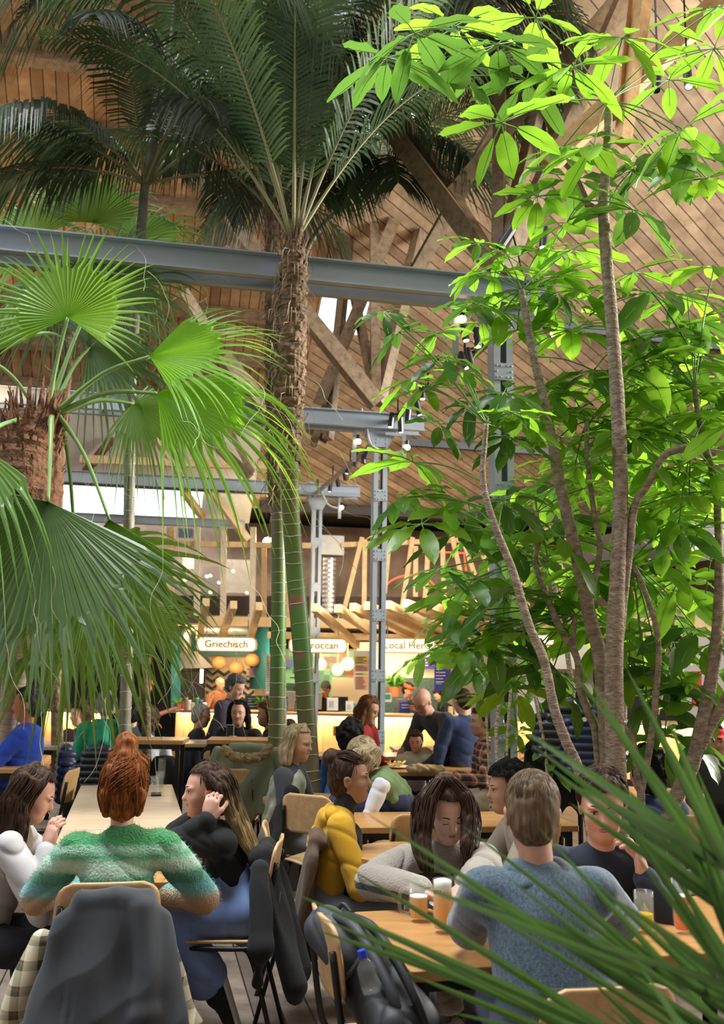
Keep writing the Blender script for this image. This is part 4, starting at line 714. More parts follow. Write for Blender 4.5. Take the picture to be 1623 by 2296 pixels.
def sheath(t, S, rads, f0, f1, seed, m=None):
    rr = random.Random(seed); a, b = int(f0*(len(S)-1)), int(f1*(len(S)-1)); n = 20; V = []; rows = 0
    for i in range(a, b):
        for q in (0, .25, .5, .75):
            c = S[i].lerp(S[i+1], q); r_ = rads[i]; sc = 1.06+.26*((rows % 5)/5.0)
            for k in range(n): g = 2*math.pi*k/n; V.append(c+Vector((math.cos(g), math.sin(g), 0))*r_*(sc+.10*math.sin(k*2.3+rows*.7)*rr.random()+.12*rr.random())+Z*rr.uniform(-.012, .012))
            rows += 1
    mb = MB(); mb.add(V, [(i*n+k, i*n+(k+1) % n, (i+1)*n+(k+1) % n, (i+1)*n+k) for i in range(rows-1) for k in range(n)]); obj('fibre_sheath', mb, m or M_fib, t)
    mb = MB()
    for _ in range(150):
        i = rr.randrange(a, b); g = rr.random()*6.28; o = Vector((math.cos(g), math.sin(g), 0)); c = S[i]+o*rads[i]*1.15; p2 = c+o*rr.uniform(.02, .09)-Z*rr.uniform(.02, .12); p3 = p2+o*rr.uniform(-.02, .04)-Z*rr.uniform(.03, .16); mb.tube([c, p2, p3], [.004, .003, .001], 3, cap=False)
    obj('loose_fibre', mb, mat('fibre_pale', (.42, .30, .20), .9, rand=.3), t)
def palm(label, d, pts, rings, crown, group='feather palms', fibr=None, seed=1, m=None, bark=None):
    b = W(pts[0][0], pts[0][1], d); t = thing('feather_palm', label, 'palm tree', b, group); S, rads = ringed(t, pts, d, rings, seed, m=bark); rr = random.Random(seed)
    if fibr: fibre(t, S, rads, fibr[0], fibr[1], seed, fibr[2]); sheath(t, S, rads, fibr[0]+.02, fibr[1], seed)
    for i, (az, el, L, dp, *q) in enumerate(crown):
        a, e = R(az), R(el); frond(t, S[-1]-Z*.05+Vector((math.cos(a), math.sin(a), 0))*.03, Vector((math.cos(a)*math.cos(e), math.sin(a)*math.cos(e), math.sin(e))), L, q[0] if q else .42, dp, 50, (q[1] if len(q) > 1 else None) or m, seed=seed*50+i, w=.02)
    return t
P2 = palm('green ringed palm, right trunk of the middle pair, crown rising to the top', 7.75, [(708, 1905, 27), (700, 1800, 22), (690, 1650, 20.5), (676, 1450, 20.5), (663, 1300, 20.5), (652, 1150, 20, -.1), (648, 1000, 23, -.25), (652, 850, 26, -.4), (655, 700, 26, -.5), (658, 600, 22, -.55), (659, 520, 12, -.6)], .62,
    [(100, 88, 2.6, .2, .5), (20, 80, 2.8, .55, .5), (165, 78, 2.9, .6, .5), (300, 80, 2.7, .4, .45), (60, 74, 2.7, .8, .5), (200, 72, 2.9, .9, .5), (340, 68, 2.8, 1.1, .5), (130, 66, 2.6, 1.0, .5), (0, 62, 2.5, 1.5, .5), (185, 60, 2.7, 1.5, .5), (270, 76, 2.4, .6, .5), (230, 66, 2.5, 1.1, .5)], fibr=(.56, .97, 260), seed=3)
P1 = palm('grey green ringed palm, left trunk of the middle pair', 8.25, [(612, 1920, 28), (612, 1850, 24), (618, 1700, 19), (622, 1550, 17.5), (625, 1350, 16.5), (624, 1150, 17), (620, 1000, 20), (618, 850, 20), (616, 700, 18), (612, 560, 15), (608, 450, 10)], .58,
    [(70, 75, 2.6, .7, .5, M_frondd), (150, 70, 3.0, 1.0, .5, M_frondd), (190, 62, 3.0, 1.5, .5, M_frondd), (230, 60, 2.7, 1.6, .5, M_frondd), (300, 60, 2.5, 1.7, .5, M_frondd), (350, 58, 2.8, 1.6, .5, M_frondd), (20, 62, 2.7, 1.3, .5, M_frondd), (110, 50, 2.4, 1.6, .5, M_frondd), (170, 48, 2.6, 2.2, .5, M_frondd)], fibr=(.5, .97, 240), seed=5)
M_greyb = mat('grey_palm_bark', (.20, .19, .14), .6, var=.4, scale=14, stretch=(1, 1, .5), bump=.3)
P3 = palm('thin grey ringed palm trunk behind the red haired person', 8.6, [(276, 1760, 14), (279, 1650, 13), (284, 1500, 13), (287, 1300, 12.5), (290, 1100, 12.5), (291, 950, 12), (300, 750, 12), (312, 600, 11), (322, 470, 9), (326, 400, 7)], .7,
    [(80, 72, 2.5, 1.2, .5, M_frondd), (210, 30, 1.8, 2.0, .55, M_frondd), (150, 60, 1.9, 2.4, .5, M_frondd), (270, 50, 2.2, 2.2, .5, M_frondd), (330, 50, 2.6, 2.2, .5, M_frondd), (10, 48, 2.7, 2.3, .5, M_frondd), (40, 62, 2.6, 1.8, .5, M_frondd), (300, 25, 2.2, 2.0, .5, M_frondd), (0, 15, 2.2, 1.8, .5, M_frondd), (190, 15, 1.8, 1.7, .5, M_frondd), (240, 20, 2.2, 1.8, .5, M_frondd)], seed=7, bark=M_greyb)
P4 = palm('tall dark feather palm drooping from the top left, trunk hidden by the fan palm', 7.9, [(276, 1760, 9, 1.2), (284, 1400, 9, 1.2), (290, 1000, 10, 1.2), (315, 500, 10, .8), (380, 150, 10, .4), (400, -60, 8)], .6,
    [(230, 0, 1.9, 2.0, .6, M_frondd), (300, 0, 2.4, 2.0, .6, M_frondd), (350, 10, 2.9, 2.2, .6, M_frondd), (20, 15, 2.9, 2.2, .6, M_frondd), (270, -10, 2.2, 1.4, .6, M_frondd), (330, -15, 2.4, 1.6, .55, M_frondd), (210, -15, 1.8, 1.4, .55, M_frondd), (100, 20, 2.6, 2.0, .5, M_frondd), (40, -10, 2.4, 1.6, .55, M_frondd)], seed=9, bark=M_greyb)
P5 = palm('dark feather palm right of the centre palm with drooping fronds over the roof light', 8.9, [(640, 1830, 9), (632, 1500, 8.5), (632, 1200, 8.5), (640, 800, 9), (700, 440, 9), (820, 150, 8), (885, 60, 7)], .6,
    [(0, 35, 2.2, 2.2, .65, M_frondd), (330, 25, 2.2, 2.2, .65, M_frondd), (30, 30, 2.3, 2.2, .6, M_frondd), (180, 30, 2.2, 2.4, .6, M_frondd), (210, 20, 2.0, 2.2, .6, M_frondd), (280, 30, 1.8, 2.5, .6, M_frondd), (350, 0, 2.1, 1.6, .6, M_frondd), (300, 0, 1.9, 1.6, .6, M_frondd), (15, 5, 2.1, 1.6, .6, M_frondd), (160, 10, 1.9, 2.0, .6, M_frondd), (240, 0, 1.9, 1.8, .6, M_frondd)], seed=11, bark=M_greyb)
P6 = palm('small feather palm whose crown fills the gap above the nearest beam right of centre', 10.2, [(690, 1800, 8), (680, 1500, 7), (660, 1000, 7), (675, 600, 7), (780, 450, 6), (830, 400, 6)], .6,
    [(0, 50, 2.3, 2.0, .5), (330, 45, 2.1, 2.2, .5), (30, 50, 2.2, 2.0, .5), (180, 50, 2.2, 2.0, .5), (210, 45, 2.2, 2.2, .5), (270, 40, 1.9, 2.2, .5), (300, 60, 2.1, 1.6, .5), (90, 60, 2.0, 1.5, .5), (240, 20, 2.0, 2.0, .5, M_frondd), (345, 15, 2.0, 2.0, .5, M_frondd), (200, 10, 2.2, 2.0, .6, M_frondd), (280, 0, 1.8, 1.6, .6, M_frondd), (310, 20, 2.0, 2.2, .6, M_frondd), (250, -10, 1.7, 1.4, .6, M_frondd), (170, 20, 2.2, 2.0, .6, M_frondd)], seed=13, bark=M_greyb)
# ---------------------------------------------------------------- fan palms
def fan(t, base, hub, L, axis, face, span=250, n=46, split=.5, droop=.25, m=None, seed=0, thr=8, petr=.016):
    """pleated fan blade: axis = middle finger direction, face = way the blade looks"""
    rr = random.Random(seed); axis = axis.normalized(); face = (face-axis*face.dot(axis)).normalized(); sd = axis.cross(face).normalized()
    mid = (base+hub)/2+Z*.10*(hub-base).length; pt = obj('fan_leaf', MB().tube(spline([base, mid, hub], 6), [petr*1.3]*4+[petr]*5+[petr*.8]*4, 6), M_pr if False else mat('fan_stalk', (.20, .34, .10), .4, rand=.1), t, smooth=True)
    mb = MB(); th = MB(); K = 9; cols = []
    for i in range(2*n+1):
        a = R(-span/2+span*i/(2*n)); d0 = axis*math.cos(a)+sd*math.sin(a); lf = L*(.80+.20*math.cos(a*.72))*(1+.05*math.sin(i*1.7)); pk = (1 if i % 2 else -1); col = []
        for k in range(K+1):
            s = k/K; p = hub+d0*lf*s*split+face*(pk*.006*(.2+s)*L*.9)-Z*(droop*L*(s*split)**2)+face*(.10*L*(s*split)); col.append(p)
        cols.append(col)
    V = [p for c in cols for p in c]; Fc = [(i*(K+1)+k, i*(K+1)+k+1, (i+1)*(K+1)+k+1, (i+1)*(K+1)+k) for i in range(2*n) for k in range(K)]; mb.add(V, Fc)
    for j in range(n):
        i = 2*j+1; a0, a1, am = cols[i-1][-1], cols[i+1][-1], cols[i][-1]; a = R(-span/2+span*i/(2*n)); d0 = axis*math.cos(a)+sd*math.sin(a); lf = L*(.80+.20*math.cos(a*.72))*rr.uniform(.88, 1.06); dd = (d0+sd*rr.uniform(-.06, .06)).normalized(); pv = [(a0, am, a1)]; dr = droop*rr.uniform(.8, 1.8)
        for k in range(1, 7):
            s = split+(1-split)*k/6; c = hub+dd*lf*s-Z*(dr*L*s*s*(1+.6*(k/6)**2))+face*(.10*L*s); wd = (a1-a0)*.5*(1-k/6.3); pv.append((c-wd, c+face*.006*L*(1-k/6), c+wd))
        V = [p for r_ in pv for p in r_]; mb.add(V, [(3*q+e, 3*q+e+1, 3*q+e+4, 3*q+e+3) for q in range(6) for e in (0, 1)])
        if rr.random() < thr/n: 
            c = pv[-1][1]; q = [c]; v = (dd+sd*rr.uniform(-.5, .5)).normalized()*.5
            for _ in range(8): v = (v+Vector((rr.uniform(-.5, .5), rr.uniform(-.3, .3), rr.uniform(-.75, .25)))).normalized(); q.append(q[-1]+v*L*.07)
            th.tube(spline(q, 2), .0014, 3, cap=False)
    obj('blade', mb, m or M_fan, pt, smooth=False)
    if th.v: obj('threads', th, M_thread, pt)
    return pt
def fanpalm(label, d, pts, base_r, fans, group, seed=1, barkm=None, fibr=60):
    b = W(pts[0][0], pts[0][1], d); t = thing('fan_palm', label, 'palm tree', Vector((b.x, b.y, b.z)), group); P = [W(x, y, d+(q[0] if q else 0)) for x, y, r_, *q in pts]; S = spline(P, 6); rads = list(np.interp(np.linspace(0, len(P)-1, len(S)), range(len(P)), [p[2]*d/F for p in pts])); obj('trunk', MB().tube(S, [r_*(1+.04*(i % 2)) for i, r_ in enumerate(rads)], 20), barkm or M_fib, t, smooth=True)
    if fibr > 100: n_ = len(S); k_ = int(n_*.52); obj('shaggy_crown', MB().tube(S[k_:], [r_*(1.06+.05*(i % 2)) for i, r_ in enumerate(rads[k_:])], 24), mat('boot_brown', (.19, .085, .04), .8, var=.5, scale=12, bump=1, bscale=30), t)
    if fibr: fibre(t, S, rads, .50, 1.0, seed, fibr*3, mat('boot_brown', (.19, .085, .04), .8, var=.5, scale=12))
    for i, (bx, by, hx, hy, dd, L, ax, fc, sp, dp, m_, *q) in enumerate(fans): fan(t, W(bx, by, d+dd*.3), W(hx, hy, d+dd), L, Vector(ax), Vector(fc), sp, q[0] if q else 44, q[1] if len(q) > 1 else .5, dp, m_, seed*40+i)
    return t
M_palb = mat('pale_palm_bark', (.48, .38, .28), .8, var=.3, scale=10, stretch=(.4, .4, 6), bump=.4)
FP = fanpalm('large bright fan palm with a shaggy brown crown at the left', 6.9, [(22, 1780, 26, 1.0), (25, 1600, 27, .8), (40, 1400, 34, .4), (50, 1250, 62, .1), (55, 1100, 78, 0), (62, 1000, 72, 0), (80, 930, 50, 0)], .2, [
    (105, 930, 152, 712, -.2, .78, (.02, .1, 1), (0, -1, .15), 250, .05, M_fanb), (130, 920, 335, 800, -.3, 1.0, (1, -.1, .12), (.1, -.8, .7), 130, .12, M_fanb), (130, 925, 352, 882, -.2, 1.16, (.92, -.1, -.28), (.2, -.8, .6), 120, .25, M_fanb), (115, 935, 108, 1125, -.5, 1.36, (-.32, -.1, -1), (0, -1, .2), 168, .03, M_fand, 50, .62),
    (130, 930, 245, 1165, -.1, 1.05, (.24, -.05, -1), (.1, -1, .3), 100, .1, M_fan), (140, 925, 300, 905, .5, .62, (.8, .2, -.5), (0, -.8, .6), 200, .35, M_fan), (90, 930, -30, 800, -.1, .95, (-.8, -.1, .5), (0, -.9, .4), 220, .2, M_fan), (110, 920, 230, 640, .4, .85, (.5, .3, 1), (0, -1, .1), 200, .15, M_fand), (60, 940, -60, 1000, -.5, 1.0, (-.6, -.3, -.6), (0, -1, .3), 220, .3, M_fan), (140, 940, 170, 1250, .5, 1.3, (.1, .1, -1), (0, -1, .2), 230, .1, M_fan),
    (100, 930, 20, 1180, .3, 1.3, (-.3, .1, -1), (0, -1, .2), 220, .1, M_fan), (120, 920, 200, 780, .7, .9, (.9, .4, .2), (0, -.9, .5), 220, .3, M_fand)], 'fan palms', 2, M_palb, 150)
FP2 = fanpalm('fan palm behind the nearest beam at the upper left', 9.6, [(130, 1760, 13), (125, 1200, 13), (150, 800, 13), (165, 600, 15)], .2, [
    (165, 600, 210, 500, 0, .95, (.25, 0, 1), (0, -1, .2), 200, .2, M_fan), (165, 600, 300, 545, -.3, .95, (.9, -.1, .4), (0, -1, .5), 190, .35, M_fan), (165, 600, 80, 540, -.2, .95, (-.8, 0, .6), (0, -1, .3), 200, .3, M_fan), (165, 600, 130, 660, -.3, .8, (-.4, -.2, -.8), (0, -1, .3), 200, .2, M_fand), (165, 600, 250, 660, -.3, .8, (.7, -.1, -.5), (0, -1, .3), 200, .3, M_fand), (165, 600, 165, 480, .3, .8, (-.2, 0, 1), (0, -1, .2), 200, .2, M_fan)], 'fan palms', 3, None, 40)
FP3 = fanpalm('low fan palm with dead leaves hanging behind the left counter', 9.3, [(330, 1790, 10), (325, 1500, 10), (310, 1330, 14)], .2, [
    (310, 1330, 260, 1300, -.1, .95, (-.2, -.1, -1), (0, -1, .2), 190, .2, M_fan), (310, 1330, 310, 1370, -.3, .7, (.3, -.1, -1), (0, -1, .2), 180, .15, M_fan), (310, 1330, 180, 1340, -.2, .95, (-.3, 0, -1), (0, -1, .3), 190, .2, M_fan)], 'fan palms', 4, None, 40)
# ---------------------------------------------------------------- near palm in front of the right table
M_near = leafmat('near_frond', (.05, .11, .03), (.13, .26, .05), .3, .35, .2)
def blade_strip(mb, a, b, w, sag=.04, fold=.25):
    a = Vector(a); b = Vector(b); d = (b-a); n = 9; s0 = d.normalized().cross(Vector((0, -1, .25))).normalized(); up = s0.cross(d).normalized(); V = []
    for i in range(n+1):
        s = i/n; c = a+d*s-Z*(sag*d.length*s*s); hw = w*.5*(1-s**3)*(.6+.4*min(1, s*5)); V += [c+s0*hw+up*hw*fold, c, c-s0*hw+up*hw*fold]
    mb.add(V, [(3*i+e, 3*i+e+1, 3*i+e+4, 3*i+e+3) for i in range(n) for e in (0, 1)])
nt = thing('feather_palm', 'close feather palm reaching in at the lower right, nearest of all plants', 'palm tree', W(1900, 2500, 2.2), 'near palm')
del nt['group']
for q, (x0, y0, d0, x1, y1, d1, bl) in enumerate([
    (1760, 2560, 2.1, 1330, 2290, 1.95, [(640, 1985), (690, 2035), (800, 2075), (905, 2110), (770, 1930), (1000, 2080)]),
    (1840, 2540, 2.0, 1480, 2170, 1.85, [(800, 1795), (900, 1890), (1030, 1840), (1110, 1935), (1200, 1840), (1010, 1985), (1230, 1960)]),
    (1850, 2400, 1.95, 1620, 1930, 1.8, [(1160, 1620), (1215, 1700), (1275, 1440), (1345, 1580), (1400, 1485), (1440, 1560), (1490, 1650), (1300, 1760), (1390, 1750)]),
    (1860, 2500, 2.0, 1640, 2200, 1.75, [(1310, 1950), (1400, 1830), (1500, 1760), (1260, 2080), (1380, 2010), (1480, 1900), (1560, 1850), (1450, 2060)]),
    (1780, 2620, 1.95, 1520, 2380, 1.8, [(1100, 2235), (1200, 2205), (1000, 2262), (1310, 2180), (1360, 2250), (1250, 2290), (1430, 2150)])]):
    A, B = W(x0, y0, d0), W(x1, y1, d1); fr = obj('frond', MB().tube(spline([A, A.lerp(B, .5)+Z*.01, B], 6), [.007, .006, .005, .005, .004, .004, .003, .003, .002, .002, .002, .002, .001], 6), M_pr, nt, smooth=True); mb = MB(); rr = random.Random(q)
    for k, (bx, by) in enumerate(bl):
        for j in range(2 if q in (2, 3) or k % 2 else 1): s = .2+.8*rr.random(); c = A.lerp(B, s); blade_strip(mb, c, W(bx+j*rr.uniform(-70, 70), by+j*rr.uniform(20, 80), (d0+d1)/2+rr.uniform(-.4, .1)), rr.uniform(.012, .022), .01)
    obj('leaflets', mb, M_near, fr)
# ---------------------------------------------------------------- planters
M_soil = mat('bark_mulch', (.20, .10, .05), .95, var=.6, scale=60, bump=1, bscale=70)
def planter(label, pts, h, n_ch=0):
    P = [Vector((x, y, 0)) for x, y in pts]; c = sum(P, Vector())/len(P); t = thing('planter', label, 'planter', c); mb = MB()
    mb.prism(P, Z*h); obj('wall', mb, mat('planter_brown', (.07, .05, .04), .7, var=.3), t); mb = MB(); mb.prism([c+(p-c)*.94+Z*h for p in P], Z*.02); obj('soil', mb, M_soil, t)
    mb = MB(); rr = random.Random(1)
    for _ in range(260):
        a, b = rr.random(), rr.random(); p = P[0].lerp(P[1], a).lerp(P[3].lerp(P[2], a), b); p = c+(p-c)*.9+Z*(h+.025); dv = Vector((rr.uniform(-1, 1), rr.uniform(-1, 1), rr.uniform(-.2, .3))).normalized(); mb.beam(p-dv*.02, p+dv*.02, .015, .006)
    o = obj('wood_chips', mb, mat('chip', (.42, .24, .12), .9, rand=.3), t); o['kind'] = 'stuff'
planter('low planter with bark mulch at the feet of the middle palm trunks', [(-1.05, 7.55), (-.15, 7.75), (-.35, 8.9), (-1.25, 8.7)], .22)
planter('long low planter holding the umbrella trees at the right', [(.72, 4.75), (2.6, 5.1), (2.3, 7.9), (1.0, 7.5)], .25) if False else None
o = obj('spike_lamp', MB().lathe(Vector((-.72, 7.66, .25)), [(.03, 0), (.03, .04)], 10), mat('orange_glow', (1, .2, .05), emit=(1, .18, .03), es=6)); tag(o, 'small orange glowing spot lamp on the mulch by the palm feet', 'garden lamp')
# ================================================================ people: smooth-blended implicit bodies, polygonised on a grid
def V3(*a): return np.array(a, float)
class SDF:
    def __init__(s, vox): s.P = []; s.vox = vox
    def cap(s, a, b, ra, rb, k=.03, sq=None, m=1): s.P.append(('c', np.array(a, float), np.array(b, float), ra, rb, k, sq, m)); return s
    def ell(s, c, r, k=.02, M=None, m=1): s.P.append(('e', np.array(c, float), np.array(r, float), None if M is None else np.array(M, float), 0, k, None, m)); return s
    def cut(s, c, r, k=.01, M=None): return s.ell(c, r, k, M, -1)
    def mesh(s, disp=None, clipz=None):
        h = s.vox; lo = np.full(3, 1e9); hi = -lo
        def bb(p):
            if p[0] == 'c': R_ = max(p[3], p[4])*(max(p[6][1:]) if p[6] else 1); return np.minimum(p[1], p[2])-R_, np.maximum(p[1], p[2])+R_
            R_ = p[2].max() if p[3] is not None else p[2]; return p[1]-R_, p[1]+R_
        for p in s.P:
            if p[7] > 0: a, b = bb(p); lo = np.minimum(lo, a); hi = np.maximum(hi, b)
        lo -= 4*h+.01; hi += 4*h+.01; n = np.ceil((hi-lo)/h).astype(int)+1; G = np.full(n, .2, np.float32)
        ax = [lo[i]+h*np.arange(n[i]) for i in range(3)]
        for p in s.P:
            a, b = bb(p); pad = p[5]+3*h+.012; i0 = np.maximum(0, ((a-pad-lo)/h).astype(int)); i1 = np.minimum(n, ((b+pad-lo)/h).astype(int)+2)
            X = ax[0][i0[0]:i1[0], None, None].astype(np.float32); Y = ax[1][None, i0[1]:i1[1], None].astype(np.float32); Zz = ax[2][None, None, i0[2]:i1[2]].astype(np.float32)
            if p[0] == 'c':
                A, B = p[1], p[2]; d = B-A; L2 = max(d@d, 1e-9); x, y, z = X-A[0], Y-A[1], Zz-A[2]; t = np.clip((x*d[0]+y*d[1]+z*d[2])/L2, 0, 1); r_ = p[3]+(p[4]-p[3])*t; x = x-t*d[0]; y = y-t*d[1]; z = z-t*d[2]
                if p[6] is not None:      # squash: (axis, factor along axis, factor across)
                    q, f1, f2 = p[6]; al = x*q[0]+y*q[1]+z*q[2]; rest = np.maximum(x*x+y*y+z*z-al*al, 0); D = (np.sqrt(al*al/f1**2+rest/f2**2)-r_)*min(f1, f2)
                else: D = np.sqrt(x*x+y*y+z*z)-r_
            else:
                x, y, z = X-p[1][0], Y-p[1][1], Zz-p[1][2]
                if p[3] is not None: M = p[3]; x, y, z = [M[0, j]*x+M[1, j]*y+M[2, j]*z for j in range(3)]
                r_ = p[2]; k0 = np.sqrt((x/r_[0])**2+(y/r_[1])**2+(z/r_[2])**2); k1 = np.sqrt((x/r_[0]**2)**2+(y/r_[1]**2)**2+(z/r_[2]**2)**2)+1e-6; D = k0*(k0-1)/k1
            sl = tuple(slice(i0[i], i1[i]) for i in range(3)); g = G[sl]; k = p[5]
            if p[7] > 0: hh = np.clip(.5+.5*(g-D)/k, 0, 1); G[sl] = g*(1-hh)+D*hh-k*hh*(1-hh)
            else: hh = np.clip(.5-.5*(g+D)/k, 0, 1); G[sl] = g*(1-hh)-D*hh+k*hh*(1-hh)
        if disp is not None: G += disp(ax[0][:, None, None], ax[1][None, :, None], ax[2][None, None, :]).astype(np.float32)
        if clipz is not None: G = np.maximum(G, clipz(ax[0][:, None, None], ax[1][None, :, None], ax[2][None, None, :]).astype(np.float32))
        return nets(G, lo, h)
def nets(G, lo, h):
    S = G < 0; a = [slice(None, -1), slice(1, None)]; cnt = np.zeros(tuple(q-1 for q in G.shape), np.uint8)
    for i in (0, 1):
        for j in (0, 1):
            for k in (0, 1): cnt += S[a[i], a[j], a[k]]
    act = (cnt > 0) & (cnt < 8); I = np.argwhere(act); idx = np.full(cnt.shape, -1, np.int32); idx[act] = np.arange(len(I))
    c = np.empty((len(I), 2, 2, 2), np.float32)
    for i in (0, 1):
        for j in (0, 1):
            for k in (0, 1): c[:, i, j, k] = G[I[:, 0]+i, I[:, 1]+j, I[:, 2]+k]
    acc = np.zeros((len(I), 3)); w = np.zeros(len(I))
    for axs in range(3):
        for p in (0, 1):
            for q in (0, 1):
                o = [p, q]; o.insert(axs, 0); e = [p, q]; e.insert(axs, 1); u = c[:, o[0], o[1], o[2]]; v = c[:, e[0], e[1], e[2]]; m = (u < 0) != (v < 0); t = np.where(m, u/np.where(m, u-v, 1), 0); pt = np.tile(np.array(o, float), (len(I), 1)); pt[:, axs] += t; acc[m] += pt[m]; w[m] += 1
    Vt = lo+h*(I+acc/w[:, None]); Q = []
    for axs in range(3):
        s0 = [slice(1, -1)]*3; s1 = [slice(1, -1)]*3; s0[axs] = slice(0, -1); s1[axs] = slice(1, None); A = S[tuple(s0)]; B = S[tuple(s1)]
        E = np.argwhere(A != B); off = np.ones(3, int); off[axs] = 0; flip = A[tuple(E.T)]; E = E+off; b1, b2 = [(1, 2), (2, 0), (0, 1)][axs]; d1 = np.zeros(3, int); d1[b1] = 1; d2 = np.zeros(3, int); d2[b2] = 1
        q = np.stack([idx[tuple((E-d1-d2).T)], idx[tuple((E-d2).T)], idx[tuple(E.T)], idx[tuple((E-d1).T)]], 1); q[~flip] = q[~flip][:, ::-1]; Q.append(q)
    Q = np.concatenate(Q); Q = Q[(Q >= 0).all(1)]; return Vt, Q
def sdfobj(name, sd, m, parent, disp=None, label=None, clip=None):
    Vt, Q = sd.mesh(disp, clip)
    if len(Q) < 8: return None
    Vt = Vt-np.array(wl(parent)); me = bpy.data.meshes.new(name); me.vertices.add(len(Vt)); me.vertices.foreach_set('co', Vt.ravel()); me.loops.add(len(Q)*4); me.loops.foreach_set('vertex_index', Q.ravel().astype(np.int32)); me.polygons.add(len(Q)); me.polygons.foreach_set('loop_start', np.arange(len(Q), dtype=np.int32)*4); me.polygons.foreach_set('loop_total', np.full(len(Q), 4, np.int32)); me.update(calc_edges=True); me.polygons.foreach_set('use_smooth', [True]*len(Q)); me.materials.append(m)
    o = bpy.data.objects.new(name, me); COL.objects.link(o); o.parent = parent
    if label: o['label'] = label
    return o
def folds(amp, f=22, seed=0, vert=.5):
    def g(x, y, z):
        if f < 35:
            q = (x+.6*y)*.75; w1 = 1-np.abs(np.sin(f*.55*(q+z*.9)+1.6*np.sin(z*7+seed)+1.2*np.sin(y*9+seed))); w2 = 1-np.abs(np.sin(f*.5*(y*.9-q*.3-z*.8)+1.9*np.sin(x*8+seed*2)+.9*np.sin(z*11)))
            return amp*(1.5*w1**3+1.3*w2**4-.5+.35*np.sin(x*13+z*17+seed))
        return amp*(np.sin(x*f+seed+2.1*np.sin(z*f*.45+y*f*.3))*np.sin(z*f*vert+1.3*seed+1.7*np.sin(x*f*.5))+.55*np.sin(y*f*1.7+z*f*1.1+seed*2+1.5*np.sin(x*f*.9)))
    return g
def skin_mat(nm, c): return mat('skin_'+nm, c, .5, var=.10, scale=14, bump=.05, spec=.35, sheen=.05)
SK = {'fair': skin_mat('fair', (.62, .38, .28)), 'pink': skin_mat('pink', (.66, .36, .26)), 'tan': skin_mat('tan', (.42, .23, .14)), 'warm': skin_mat('warm', (.55, .30, .19)), 'red': skin_mat('red', (.62, .22, .12))}
def hair_mat(nm, c, c2): return mat('hair_'+nm, tuple(q*.7 for q in c), .58, col2=tuple(q*.75 for q in c2), scale=30, stretch=(3, 3, .35), bump=.2, spec=.16)
HR = {'black': hair_mat('black', (.008, .007, .007), (.03, .025, .022)), 'brown': hair_mat('brown', (.035, .018, .010), (.11, .06, .035)), 'light': hair_mat('light', (.10, .062, .035), (.28, .19, .11)), 'red': hair_mat('red', (.14, .035, .008), (.42, .14, .035)), 'grey': hair_mat('grey', (.25, .24, .23), (.62, .60, .58)), 'salt': hair_mat('salt', (.03, .03, .035), (.20, .20, .22)), 'blond': hair_mat('blond', (.32, .22, .12), (.68, .54, .34)), 'auburn': hair_mat('auburn', (.08, .025, .012), (.28, .10, .05))}
M_eye = mat('eye_white', (.75, .73, .70), .2); M_iris = mat('eye_dark', (.03, .018, .012), .15); M_lip = mat('lips', (.42, .12, .10), .4)
class Head:
    """local axes: f forward, l the person's left, u up"""
    def __init__(s, c, yaw, pitch=0, roll=0, k=1):
        y, p = R(yaw), R(pitch); f = V3(math.cos(y)*math.cos(p), math.sin(y)*math.cos(p), math.sin(p)); l = V3(-math.sin(y), math.cos(y), 0); u = np.cross(f, l); r_ = R(roll); l2 = l*math.cos(r_)+u*math.sin(r_); u2 = u*math.cos(r_)-l*math.sin(r_)
        s.c = np.array(c, float); s.f, s.l, s.u, s.k = f, l2, u2, k; s.M = np.stack([f, l2, u2], 1)
    def __call__(s, f, l, u): return s.c+(s.f*f+s.l*l+s.u*u)*s.k
def head_prims(sd, h, male=False, age=0):
    k = h.k; E = lambda f, l, u, a, b, c, kk=.012, m=1: sd.ell(h(f, l, u), (a*k, b*k, c*k), kk*k, h.M, m)
    E(-.008, 0, .035, .098, .077, .088, .02); E(.028, 0, -.022, .066, .061, .082, .03); E(.058, 0, -.088, .026, .030 if male else .023, .022, .03); E(.028, 0, -.070, .052, .050 if male else .044, .040, .03)
    for s in (-1, 1):
        E(.060, s*.036, -.024, .022, .022, .024, .025); E(.076, s*.027, .028, .018, .026, .008, .014)
        sd.ell(h(.087, s*.031, .010), (.016*k, .0155*k, .0095*k), .012*k, h.M, -1)
        E(-.004, s*.077, -.006, .019, .009, .032, .008); E(-.006, s*.083, .008, .016, .006, .016, .006); sd.ell(h(.0, s*.088, -.004), (.009*k, .005*k, .014*k), .004*k, h.M, -1)
        E(.072, s*.031, .009, .0125, .0135, .0115, .004)
    sd.cap(h(.083, 0, .020), h(.104, 0, -.018), .0085*k, .0115*k, .012*k); E(.099, 0, -.021, .015, .0125, .009, .008)
    for s in (-1, 1): E(.088, s*.011, -.025, .010, .008, .007, .006)
    E(.083, 0, -.046, .012, .021, .0055, .007); E(.081, 0, -.056, .012, .018, .006, .007); E(.076, 0, -.072, .014, .018, .012, .014)
    sd.ell(h(.094, 0, -.0508), (.010*k, .024*k, .0016*k), .004*k, h.M, -1)
